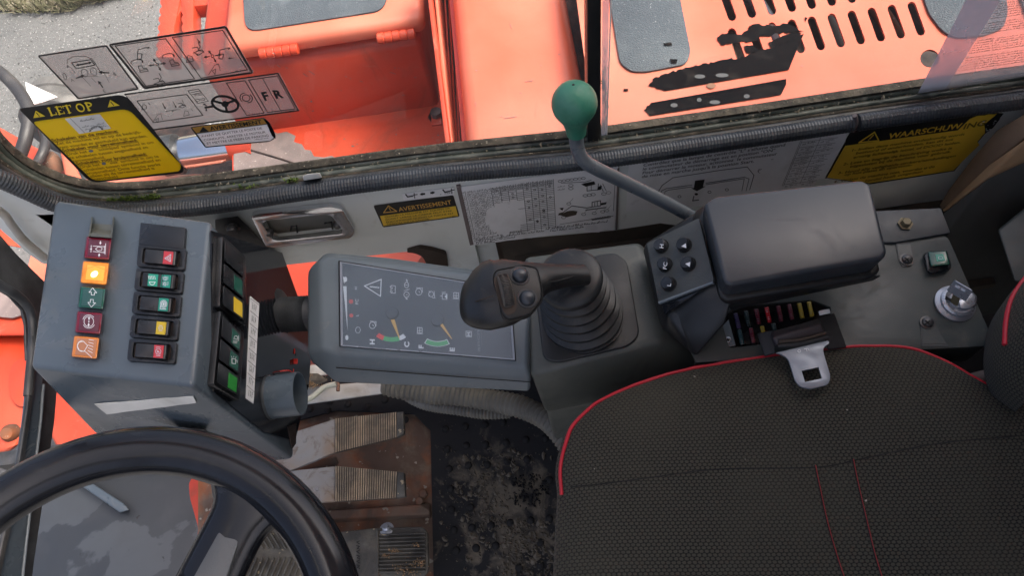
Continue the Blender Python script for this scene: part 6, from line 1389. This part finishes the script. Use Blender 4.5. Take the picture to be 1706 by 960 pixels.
# ================================================================ REAR CONSOLE
rcn = thing('rear_console', Vector((.3, .3, -.1)), 'grey-green rear console with fuses, green rocker switch and ignition lock beside the seat', 'console')
def dn(x, y, z, d): p = W(x, y, z); return Vector((p.x, p.y, p.z-d))
fuse_hole = [(1199, 526), (1240, 509), (1352, 500), (1384, 512), (1386, 560), (1268, 574), (1215, 580)]
cq = rpoly([(1120, 470), (1300, 400), (1480, 372), (1480, 405), (1572, 392), (1580, 397), (1655, 568), (1650, 576), (1160, 604), (1140, 560)], [0, 0, 0, 0, 6, 6, 6, 6, 0, 0])
plate('top_panel', pcz, cq, 0, .004, 'dim_rear_plastic', rcn, holes=[fuse_hole], bevel=.0015)
hull('body', [dn(x, y, CZ_-.003, d) for d in (0, .045) for x, y in ((1492, 408), (1570, 397), (1576, 402), (1650, 567), (1646, 573), (1400, 590))], 'dim_rear_plastic', rcn, bevel=.004)
hull('front_skirt', [dn(x, y, CZ_-.003, d) for d in (0, .05) for x, y in ((1160, 590), (1400, 578), (1646, 570), (1640, 560), (1170, 580))], 'dim_rear_plastic', rcn, bevel=.003)
hull('lower_body', [dn(x, y, CZ_-.05, d) for d in (0, .1) for x, y in ((1480, 420), (1550, 400), (1620, 560), (1200, 590))], 'felt_dark', rcn, bevel=.003)
tube('wire_hook', [W(1520, 612, .03), W(1575, 607, .03), W(1584, 604, .03), (W(1583, 600, .03))], .0010, 'tape_white', rcn, n=6)
hull('bolt_plate', [dn(x, y, CZ_+.003, d) for d in (0, .006) for x, y in ((1440, 352), (1568, 346), (1584, 388), (1492, 404), (1450, 404))], 'dark_grey_plastic', rcn, bevel=.001)
lathe('plate_bolt', W(1508, 373, CZ_+.004), (0, 0, 1), [(.0075, 0), (.0075, .001), (.0052, .0012), (.0050, .0045), (.004, .0055), (0, .0055)], 'brass_bolt', rcn, n=6)
for (x, y), wq in (((1510.5, 433), [(1492, 405), (1518, 403), (1522, 432), (1516, 443), (1504, 444), (1498, 436)]), ((1545, 538), [(1534, 546), (1536, 577), (1580, 577), (1562, 548), (1556, 530), (1544, 528), (1534, 536)])):
    mk('screw_recess', plate('x', pcz, shr(wq, 1.0), .0008, .0006, None, raw=True), 'dark_grey_plastic', rcn, smooth=0)
    mk('recess_wedge', plate('x', pcz, shr(wq, .86), .0012, .0006, None, raw=True), 'dim_rear_plastic', rcn, smooth=0)
    sc_ = lathe('console_screw', W(x, y, CZ_+.001), (0, 0, 1), [(.0068, 0), (.0068, .0008), (.0052, .0010), (.0048, .003), (.003, .0042), (0, .0045)], 'dark_screw', rcn, n=24)
    c = W(x, y, CZ_+.0045)
    for a in (.5, 2.07): mk('screw_cross', (box((-.0026, -.0005, 0), (.0026, .0005, .0012)), BOXF), 'seam_dark', sc_, smooth=0).data.transform(Matrix.Translation(c-ORG[sc_.name]-Vector((0, 0, 0))) @ Matrix.Rotation(a, 4, 'Z') @ Matrix.Translation(ORG[sc_.name]))
# green rocker on the rear console
gq = [(1538, 423), (1548, 418), (1578, 417), (1586, 444), (1582, 450), (1550, 457), (1543, 452)]
gb = frus('green_rocker', pcz, gq, 0, shr(gq, .9), .006, 'bezel_plastic', rcn, .001); gb['label'] = 'translucent green rocker switch'
pgr = P3(pcz.at(1545, 420, .009), pcz.at(1580, 418, .012), pcz.at(1550, 450, .009))
hull('rocker_cap', [pgr.at(x, y, h) for x, y in ((1546, 420), (1576, 418), (1583, 441), (1551, 444)) for h in (-.005, 0)], 'lens_green', gb, bevel=.001)
plate('cap_window', pgr, [(1558, 424), (1571, 423), (1575, 434), (1561, 436)], .0006, .0005, 'patch_green', gb, bevel=0)
Ink(pgr, .0010).line((1563, 428), (1569, 427.5), (1571, 431), (1564, 432), (1563, 428), w=.7).build('symbol', 'print_white', gb)
# ignition lock
il = lathe('ignition_lock', W(1590, 507, CZ_), (.06, -.04, 1), [(.0185, 0), (.0185, .002), (.0150, .004), (.0150, .007), (.0132, .0085), (.0125, .0088), (.0088, .0070), (.0080, .0070), (.0075, .0085), (0, .0085)], 'zinc', rcn, n=40)
lc_ = W(1588, 498, CZ_+.010)
mk('key_slot', plate('x', Pl(W(1588, 498, CZ_+.0100), (0, 0, 1)), [(1576, 494), (1590, 500), (1588, 504), (1574, 498)], 0, .0004, None, raw=True), 'seam_dark', il, smooth=0)
ky = thing('ignition_key', W(1595, 495, CZ_+.01), 'flat steel key standing in the chrome ignition lock', 'key')
def blade(name, pts, off, th, mat_):
    dy = Vector((off[0], off[1], 0)).normalized()*th
    v = pts+[p+dy for p in pts]; n = len(pts)
    return mk(name, (v, [tuple(range(n)), tuple(range(n, 2*n))]+[(i, (i+1) % n, n+(i+1) % n, n+i) for i in range(n)]), mat_, ky, smooth=0, bevel=.0003)
k0 = W(1583, 500, CZ_+.008)
blade('key_bow', [W(1577, 483, .100), W(1590, 466, .114), W(1618, 482, .117), W(1606, 500, .103)], (.3, -1), .0022, 'zinc')
blade('key_stem', [W(1583, 503, .089), W(1588, 488, .101), W(1598, 493, .102), W(1593, 508, .089)], (.3, -1), .002, 'brass_bolt')
pky = P3(W(1577, 483, .100), W(1590, 466, .114), W(1618, 482, .117))
k = Ink(pky, .0003+.0008); k.poly([(1592, 474), (1600, 478), (1598, 482), (1590, 478)]); k.poly([(1602, 479), (1609, 483), (1607, 487), (1600, 483)]); k.build('key_marking', 'print_white', ky)
lf_ = frus('lock_cover', Pl(W(1610, 505, CZ_+.007), (.1, 0, 1)), [(1596, 500), (1620, 486), (1628, 494), (1628, 508), (1616, 517), (1600, 516)], -.004, [(1597, 501), (1619, 488), (1626, 495), (1626, 507), (1615, 515), (1601, 514)], .003, 'zinc', rcn, .001)
# fuse box
mk('fuse_well', (box((W(1199, 526, CZ_).x-.02, W(1268, 574, CZ_).y-.02, CZ_-.03), (W(1386, 512, CZ_).x+.02, W(1352, 500, CZ_).y+.03, CZ_-.024)), BOXF), 'dark_inside', rcn, smooth=0)
hull('fuse_block', [dn(x, y, CZ_-.010, d) for d in (0, .012) for x, y in ((1226, 528), (1355, 508), (1362, 522), (1262, 574), (1232, 574))], 'bezel_plastic', rcn, bevel=.001)
plate('fuse_end_plate', PZ(CZ_-.002), [(1198, 550), (1214, 532), (1226, 576), (1206, 580)], 0, .003, 'plate_grey', rcn)
fs = lathe('fuse_plate_screw', W(1213, 567, CZ_-.002), (0, 0, 1), [(.0032, 0), (.0030, .0012), (.0018, .0018), (0, .0019)], 'zinc', rcn, n=18)
c = W(1213, 567, CZ_)
for a in (.2, 1.77): mk('screw_cross', (box((-.0016, -.0004, 0), (.0016, .0004, .0006)), BOXF), 'seam_dark', fs, smooth=0).data.transform(Matrix.Translation(c-ORG[fs.name]) @ Matrix.Rotation(a, 4, 'Z') @ Matrix.Translation(ORG[fs.name]))
fuses = [(1228, 535, 'fuse_purple'), (1245, 531, 'fuse_slate'), (1262, 528, 'fuse_maroon'), (1279.5, 525, 'fuse_red'), (1299, 523, 'fuse_maroon'), (1317, 520, 'fuse_maroon'), (1334, 518, 'fuse_yellow'), (1350, 515.5, 'fuse_yellow'), (1234, 562, 'fuse_teal'), (1253, 559, 'fuse_maroon'), (1272, 556, 'fuse_yellow'), (1291, 552, 'fuse_slate')]
for x, y, m_ in fuses:
    f = hull('blade_fuse', [W(x+a, y+b, CZ_-.006+h) for a, b, h in ((-7, -13, 0), (1, -14, 0), (7, 13, 0), (-1, 14, 0), (-6, -12, .008), (1, -13, .008), (6, 12, .008), (0, 13, .008))], m_, rcn, bevel=.0008)
    f['label'] = m_.split('_')[1]+' blade fuse'
    k = Ink(PZ(CZ_+.0025), .0004)
    for e in (-8, -5): k.line((x-2+e*.2, y+e), (x+1+e*.2, y+e-.3), w=.6)
    for e in (4, 7): k.line((x-2+e*.2, y+e), (x+1.5+e*.2, y+e-.3), w=.6)
    k.build('fuse_marking', 'print_white' if m_ == 'fuse_red' else 'plate_grey', f)

# ================================================================ SEAT BELT LATCH
bl_ = thing('seat_belt_tongue', W(1340, 580, .09), 'steel seat belt tongue on black webbing hanging over the edge of the seat', 'seat belt')
def slab3(name, tp, mat_, th=.004, bev=.001):
    tp = [(x, y, z+.016) for x, y, z in tp]
    return hull(name, [W(*p) for p in tp]+[W(p[0], p[1], p[2])-Vector((0, 0, th)) for p in tp], mat_, bl_, bevel=bev)
slab3('left_webbing', [(1262, 555, .088), (1290, 549, .095), (1292, 588, .088), (1274, 593, .085)], 'strap_black', .003)
slab3('right_webbing', [(1362, 530, .096), (1390, 521, .09), (1411, 578, .082), (1380, 582, .084)], 'strap_black', .003)
slab3('rolled_webbing', [(1285, 552, .092), (1365, 530, .094), (1368, 540, .103), (1287, 562, .102), (1376, 556, .100), (1294, 576, .098)], 'strap_purple', .006, .0025)
tube('webbing_fold', [W(1297, 570, .116), W(1335, 566, .118), W(1375, 556, .117)], .0016, 'brown_skin', bl_, n=8)
tube('webbing_fold', [W(1296, 577, .114), W(1336, 573, .116), W(1379, 562, .115)], .0022, 'strap_black', bl_, n=8)
slab3('webbing_label', [(1364, 518, .098), (1382, 514, .098), (1384, 521, .098), (1366, 525, .098)], 'paper_white', .002, .0005)
pb_ = P3(W(1300, 588, .114), W(1380, 570, .114), W(1350, 645, .117))
tq = rpoly([(1293, 588), (1380, 567.5), (1382, 572), (1370, 581), (1384, 628), (1380, 641), (1350, 648), (1334, 645), (1325, 636), (1313, 597), (1300, 590)], [1, 2, 2, 7, 8, 9, 3, 8, 6, 7, 2])
plate('tongue_plate', pb_, tq, .002, .002, 'tongue_steel', bl_, holes=[[(1335.6, 618), (1363.8, 612), (1369.4, 631), (1341, 637)]], bevel=.0004)
k = Ink(pb_, .0024); k.arc((1331.5, 585), 2.2, 2, w=.9); k.arc((1331.5, 585), 2.6, 2.4, 60, 180, w=.9); k.line((1340, 582), (1345, 581), w=.9); k.line((1343, 581.5), (1344.5, 585), w=.9); k.line((1346, 581), (1348, 584), w=.8); k.build('stamped_marks', 'print_white', bl_)

# ================================================================ SEAT
SZ = .088
st_ = thing('driver_seat', Vector((.25, .0, -.15)), 'dark grey cloth driver seat cushion with red piping and red stitching', 'seat')
edge_px = [(930, 1100), (930, 960), (933, 880), (936, 826), (933, 790), (938, 755), (952, 715), (972, 690), (1000, 668), (1050, 645), (1130, 620), (1250, 598), (1370, 583), (1450, 577), (1512, 581), (1570, 600), (1620, 628), (1660, 647), (1720, 654)]
E1 = [W(x, y, SZ) for x, y in edge_px]
E1 = crv(E1, 5)
E1 = [p for p in E1]+[Vector((.50, .19, SZ)), Vector((.50, 0, SZ)), Vector((.49, -.22, SZ)), Vector((.30, -.27, SZ)), Vector((.10, -.27, SZ)), Vector((.0, -.22, SZ)), Vector((-.012, -.1, SZ))]
cen_ = Vector((.24, .0, SZ))
prof_ = [(1.0, -.12), (1.012, -.06), (1.018, -.012), (1.006, -.002), (1.0, 0), (.985, .0055), (.96, .0105), (.92, .0155), (.86, .0195), (.78, .0215), (.66, .0215), (.5, .020), (.34, .0185), (.17, .018), (.0, .018)]
rs = []
for s_, h in prof_:
    rs.append([cen_+Vector(((p.x-cen_.x)*s_, (p.y-cen_.y)*s_, h)) for p in E1])
n = len(E1); V = [p for r_ in rs for p in r_]; F = []
for i in range(len(rs)-1):
    for k_ in range(n): F.append((i*n+k_, i*n+(k_+1) % n, (i+1)*n+(k_+1) % n, (i+1)*n+k_))
cu = mk('cushion', (V, F), 'seat_cloth', st_, smooth=80)
def seat_h(p):
    best = 1e9; d = Vector((p.x-cen_.x, p.y-cen_.y)); a = math.atan2(d.y, d.x); rr = .3
    for q0, q1 in zip(E1, E1[1:]+E1[:1]):
        a0 = Vector((q0.x-cen_.x, q0.y-cen_.y)); a1_ = Vector((q1.x-cen_.x, q1.y-cen_.y)); den = d.x*(a1_.y-a0.y)-d.y*(a1_.x-a0.x)
        if abs(den) < 1e-12: continue
        t = (a0.x*(a1_.y-a0.y)-a0.y*(a1_.x-a0.x))/den; u = (a0.x*d.y-a0.y*d.x)/den
        if t > 0 and -1e-6 <= u <= 1+1e-6: rr = 1/t; break
    s_ = min(rr, 1)
    for (s0, h0), (s1, h1) in zip(prof_[4:-1], prof_[5:]):
        if s1 <= s_ <= s0: return SZ+h0+(h1-h0)*(s0-s_)/(s0-s1)
    return SZ
def on_seat(x, y, lift=.0):
    z = SZ+.018
    for _ in range(5): z = seat_h(W(x, y, z))
    return W(x, y, z+lift)
pe = [p for p in edge_px[3:]]
wobble(tube('red_piping', [W(x, y, SZ+.002) for x, y in pe], .0017, 'piping_red', st_, n=10, sub=8), .0009, 55)
def dense(P, n=14):
    C_ = crv([Vector((p[0], p[1], 0)) for p in P], n); return [(c.x, c.y) for c in C_]
tube('cross_seam', [on_seat(x, y, .0001) for x, y in dense([(950, 812), (1010, 806), (1100, 794), (1200, 782), (1360, 779), (1440, 764), (1560, 740), (1706, 726)], 8)], .0005, 'seam_dark', st_, n=6, sub=0)
for j, P in enumerate(([(1358, 776), (1366, 815), (1378, 870), (1392, 920), (1405, 960), (1420, 1000)], [(1421, 766), (1430, 810), (1444, 870), (1456, 920), (1468, 960), (1480, 1000)])):
    D = dense(P, 12); pts3 = [on_seat(x, y, .0002) for x, y in D]
    tube('stitch_groove', pts3, .0009, 'seam_dark', st_, n=6, sub=0)
    L_ = []; C_ = crv(pts3, 6)
    for i in range(0, len(C_)-3, 4): L_.append(tube(None, [C_[i]+Vector((0, 0, .0008)), C_[i+2]+Vector((.0002, 0, .0011)), C_[i+3]+Vector((.0004, 0, .0006))], 00.00042, None, n=5, sub=0, raw=True))
    o = mk('red_stitching', merge(L_), 'stitch_red', st_); o['kind'] = 'stuff'
# backrest at the right edge
br_ = st_
bp_ = [(1726, 448), (1706, 466), (1686, 496), (1676, 532), (1673, 575), (1681, 612), (1697, 636), (1727, 660)]
B1 = crv([W(x, y, .15) for x, y in bp_], 5)
rs = []
for dx, dz in ((.03, -.07), (.006, -.05), (0, -.02), (0, 0), (.003, .02), (.012, .05), (.03, .1), (.06, .16)): rs.append([p+Vector((dx, 0, dz)) for p in B1])
n = len(B1); V = [p for r_ in rs for p in r_]; F = [(i*n+k_, i*n+k_+1, (i+1)*n+k_+1, (i+1)*n+k_) for i in range(len(rs)-1) for k_ in range(n-1)]
bk_ = mk('backrest', (V, F), 'seat_cloth_back', br_, smooth=80)
tube('red_piping', [W(x, y, .152)+Vector((.0005, 0, 0)) for x, y in bp_[:5]], .0022, 'piping_red', bk_, n=10)
tube('recliner_bar', [W(1600, 640, -.02), W(1640, 630, -.01), W(1690, 622, .0)], .008, 'bare_steel', br_, n=12)
hull('recliner_bracket', [W(x, y, z) for x, y, z in ((1652, 596, .04), (1662, 590, .04), (1690, 650, .03), (1680, 665, .02), (1640, 640, -.02), (1652, 596, -.02))], 'bare_steel', br_, bevel=.002)
hull('seat_frame_rail', [W(x, y, z) for x, y, z in ((1600, 650, -.05), (1706, 640, -.05), (1706, 670, -.05), (1600, 670, -.05), (1600, 650, -.08), (1706, 670, -.08))], 'bare_steel', br_, bevel=.002)

# ================================================================ STEERING WHEEL
sw = thing('steering_wheel', Vector((-.33, -.02, .15)), 'glossy black steering wheel in the lower left foreground with one spoke in view', 'steering wheel')
# fit the rim centre line (photo pixels) on the wheel's own tilted plane
import itertools
nrm = Vector((.16, -.02, 1)).normalized(); o_ = W(300, 760, .30); pws_ = Pl(o_, nrm)
rim_px = [(0, 842), (60, 801), (120, 775), (180, 759), (250, 752), (320, 757), (385, 775), (440, 806), (490, 852), (525, 900), (552, 962)]
rp_ = [pws_.at(x, y) for x, y in rim_px]
ux_ = Vector((1, 0, 0)); ux_ = (ux_-ux_.dot(nrm)*nrm).normalized(); uy_ = nrm.cross(ux_)
A = [((p-o_).dot(ux_), (p-o_).dot(uy_)) for p in rp_]
# least squares circle
Sx = sum(a for a, b in A); Sy = sum(b for a, b in A); n = len(A)
Sxx = sum(a*a for a, b in A); Syy = sum(b*b for a, b in A); Sxy = sum(a*b for a, b in A)
Sz = sum(a*a+b*b for a, b in A); Sxz = sum(a*(a*a+b*b) for a, b in A); Syz = sum(b*(a*a+b*b) for a, b in A)
Mx = Matrix(((Sxx, Sxy, Sx), (Sxy, Syy, Sy), (Sx, Sy, n))); sol = Mx.inverted() @ Vector((Sxz, Syz, Sz))
cx_, cy_ = sol[0]/2, sol[1]/2; RR = math.sqrt(sol[2]+cx_**2+cy_**2); ctr = o_+ux_*cx_+uy_*cy_
print('wheel radius', RR, 'centre', ctr)
rs = []
for i in range(96):
    a = 2*math.pi*i/96; d = ux_*math.cos(a)+uy_*math.sin(a)
    rs.append([ctr+d*(RR+.0155*math.cos(b))+nrm*.0145*math.sin(b) for b in [2*math.pi*k_/20 for k_ in range(20)]])
rim_ = rings('rim', rs, 'wheel_skin', sw, closed=True, smooth=80)
def on_w(x, y, h=0): return pws_.at(x, y, h)
A0, A1, A2, A3 = on_w(430, 812, -.006), on_w(410, 850, -.007), on_w(385, 895, -.010), on_w(340, 985, -.018)
cs = crv([A0, A1, A2, A3], 6); rs = []
for i, c in enumerate(cs):
    u = i/(len(cs)-1); t = (cs[min(i+1, len(cs)-1)]-cs[max(i-1, 0)]).normalized(); s_ = t.cross(nrm).normalized()
    w_ = .021*(1-u)**4*1.3+.0170+.003*u; h_ = .0125-.003*u
    rs.append([c+s_*w_*math.copysign(abs(math.cos(b))**.8, math.cos(b))+nrm*h_*math.copysign(abs(math.sin(b))**.8, math.sin(b)) for b in [2*math.pi*k_/20 for k_ in range(20)]])
rings('spoke', rs, 'wheel_skin', sw, smooth=80)
q = [(366, 884), (398, 902), (380, 955), (360, 1010), (296, 1010), (332, 945)]
plate('spoke_cover', Pl(on_w(350, 940, .004), nrm), rpoly(q, [8, 8, 0, 0, 0, 0]), -.004, .012, 'wheel_grey', sw, bevel=.003, seg=3)
hull('hub', [ctr+ux_*a+uy_*b+nrm*c for a, b in ((-.05, -.05), (.05, -.05), (.05, .05), (-.05, .05)) for c in (-.05, -.01)], 'wheel_skin', sw, bevel=.012)
tube('column', [ctr-nrm*.03, ctr-nrm*.3+Vector((-.03, 0, 0))], .03, 'black_plastic', sw, sub=0)
o = hull('column_stalk', [W(225, 718, .12), W(262, 712, .12), W(340, 712, .11), (W(350, 722, .11)), W(280, 735, .1), W(300, 712, .09), W(340, 730, .07)], 'black_plastic', sw, bevel=.003)

# ================================================================ PEDALS
def pedal(nm, label, steel, pad, end, z, ribs=26):
    t = thing('foot_pedal', W(pad[0][0], pad[0][1], z-.05), label, 'pedal', 'ribbed steel foot pedals')
    pz_ = PZ(z); plate('pedal_arm', pz_, steel, 0, .008, 'pedal_steel', t, bevel=.002)
    plate('rubber_pad', pz_, pad, .004, .007, 'shelf_brown', t, bevel=.0008)
    TL, TR, BR, BL_ = [Vector(p) for p in (pad[0], pad[1], pad[2], pad[3])]
    L_ = []
    for i in range(ribs):
        u = (i+.5)/ribs; a = TL.lerp(TR, u); b = BL_.lerp(BR, u)
        q = (TR-TL).normalized()*1.25
        L_.append(([pz_.at(*p, h) for h, e in ((.004, 1), (.0068, .7)) for p in (a-q*e, a+q*e, b+q*e, b-q*e)], [(0, 1, 5, 4), (1, 2, 6, 5), (2, 3, 7, 6), (3, 0, 4, 7), (4, 5, 6, 7)]))
    o = mk('pad_ribs', merge(L_), 'pedal_rubber', t, smooth=0); o['kind'] = 'stuff'
    plate('pad_end', pz_, end, .006, .010, 'pedal_grip', t, bevel=.001)
    lathe('pedal_rivet', pz_.at((steel[1][0]+pad[0][0])/2, (pad[0][1]+pad[3][1])/2+8, 0), (0, 0, 1), [(.004, 0), (.003, .0015), (0, .002)], 'pedal_steel', t, n=12)
    return t
PZH = FZ+.09
pedal('a', 'upper ribbed foot pedal, nearer the monitor', [(440, 770), (457, 740), (493, 719), (558, 698), (558, 754), (520, 770), (470, 790), (440, 800)], [(558, 698), (661, 687), (661, 729), (558, 754.5)], [(661, 687), (672, 686), (673, 722), (661, 729)], PZH, 27)
pedal('b', 'lower ribbed foot pedal, beside the steering wheel rim', [(440, 790), (500, 783), (558, 777), (558, 836), (520, 838), (440, 838)], [(558, 777), (662, 786.5), (660, 830), (558, 836.5)], [(662, 786.5), (673, 788), (675, 827), (660, 830)], PZH, 27)
t = thing('accelerator_pedal', W(640, 920, FZ), 'wide grimy pedal with cross ribs at the bottom, below its small steel bolt', 'pedal')
pz_ = PZ(FZ+.05)
plate('pedal_plate', pz_, rpoly([(540, 893), (570, 886), (630, 880), (704, 878), (712, 888), (714, 950), (706, 962), (640, 975), (560, 980), (520, 960)], 5), 0, .010, 'pedal_grip', t, bevel=.002)
for i in range(11):
    y = 889+i*6.3; hull('tread_rib', [pz_.at(x, y_, h) for x, y_, h in ((631, y+1, 0), (709, y-1.5, 0), (632, y+4.2, 0), (710, y+1.8, 0), (632, y+1.6, .005), (708, y-.8, .005), (633, y+3.6, .005), (709, y+1.2, .005))], 'pedal_grip', t, bevel=.0004)
tube('pad_ridge', [pz_.at(629, 884, .001), pz_.at(630, 975, .001)], .002, 'pedal_grip', t, sub=0, n=8)
random.seed(21)
k = Ink(pz_, .0012)
for j, y in enumerate((902, 910, 918, 926, 934, 942)):
    k.line((594, y), (599, y+1.5), (595, y+4.5), (599.5, y+6), w=1.1) if j % 2 else k.line((599, y), (594, y+2), (599, y+5), w=1.1)
k.build('moulded_lettering', 'seam_dark', t)
V, F = merge([moss(x, y, sx, sy, n_, lambda a, b: pz_.at(a, b, .005)) for x, y, sx, sy, n_ in ((655, 918, 5, 1.5, 40), (640, 927, 4, 1.5, 25), (700, 938, 6, 4, 70), (693, 909, 3, 2, 20), (670, 945, 9, 4, 40), (680, 955, 12, 3, 60))])
o = mk('dirt_crumbs', (V, F), 'foam_tan', t, smooth=0); o['kind'] = 'stuff'
lathe('pedal_bolt', W(645, 884, FZ+.045), (0, .35, 1), [(.011, 0), (.011, .004), (.0065, .0045), (.006, .009), (.004, .011), (0, .011)], 'zinc', t, n=16)
t = thing('foot_rest', W(450, 920, FZ), 'black rubber foot rest with slanting ribs seen inside the steering wheel', 'foot rest')
pz_ = PZ(FZ+.03)
plate('rest_plate', pz_, [(390, 880), (430, 868), (540, 885), (560, 990), (370, 990)], 0, .01, 'pedal_grip', t)
for i in range(13):
    x = 418+i*9.5; hull('slanted_rib', [pz_.at(a, b, h) for a, b, h in ((x, 884, 0), (x+4, 884, 0), (x+22, 915, 0), (x+18, 915, 0), (x+1, 885, .006), (x+3.5, 885, .006), (x+21, 914, .006), (x+18.5, 914, .006))], 'pedal_grip', t, bevel=.0004)
for i in range(14):
    x = 398+i*9.5; hull('slanted_rib', [pz_.at(a, b, h) for a, b, h in ((x+18, 930, 0), (x+22, 930, 0), (x+6, 968, 0), (x+2, 968, 0), (x+18.5, 931, .006), (x+21, 931, .006), (x+5, 967, .006), (x+2.5, 967, .006))], 'pedal_grip', t, bevel=.0004)
o = tube('frame_edge_seal', [W(350, 780, -.4), W(362, 800, -.4), W(368, 850, -.4), W(360, 900, -.4)], .011, 'black_rubber', None, n=12); tag(o, 'black rubber door seal seen just right of the orange arm inside the wheel', 'seal')
o = tube('frame_edge_rail', [W(372, 780, -.42), W(386, 800, -.42), W(392, 850, -.42), W(384, 900, -.42)], .010, 'rust_plate', None, n=12); tag(o, 'rusty rail edge between the rubber seal and the foot pedals', 'rail')

# ================================================================ CORRUGATED HOSES
for pts, r_, st2, lab in (([(640, 640, -.20), (700, 652, -.20), (790, 664, -.20), (860, 676, -.19), (905, 696, -.18), (935, 725, -.17), (965, 770, -.17)], .0155, .0034, 'thick grey ribbed hose running from under the monitor to the seat'),
                          ([(640, 634, -.25), (672, 657, -.25), (705, 672, -.245), (750, 682, -.24), (800, 688, -.24), (850, 689, -.24)], .0088, .0024, 'thin grey ribbed hose lying along the thick one')):
    o = tube('corrugated_hose', [W(*p) for p in pts], r_, 'hose_grey', None, n=18, sub=10, step=st2, mod=lambda i: 1.0 if i % 2 else .84, smooth=20); wobble(o, .002, 30); tag(o, lab, 'hose', 'corrugated hoses under the monitor')
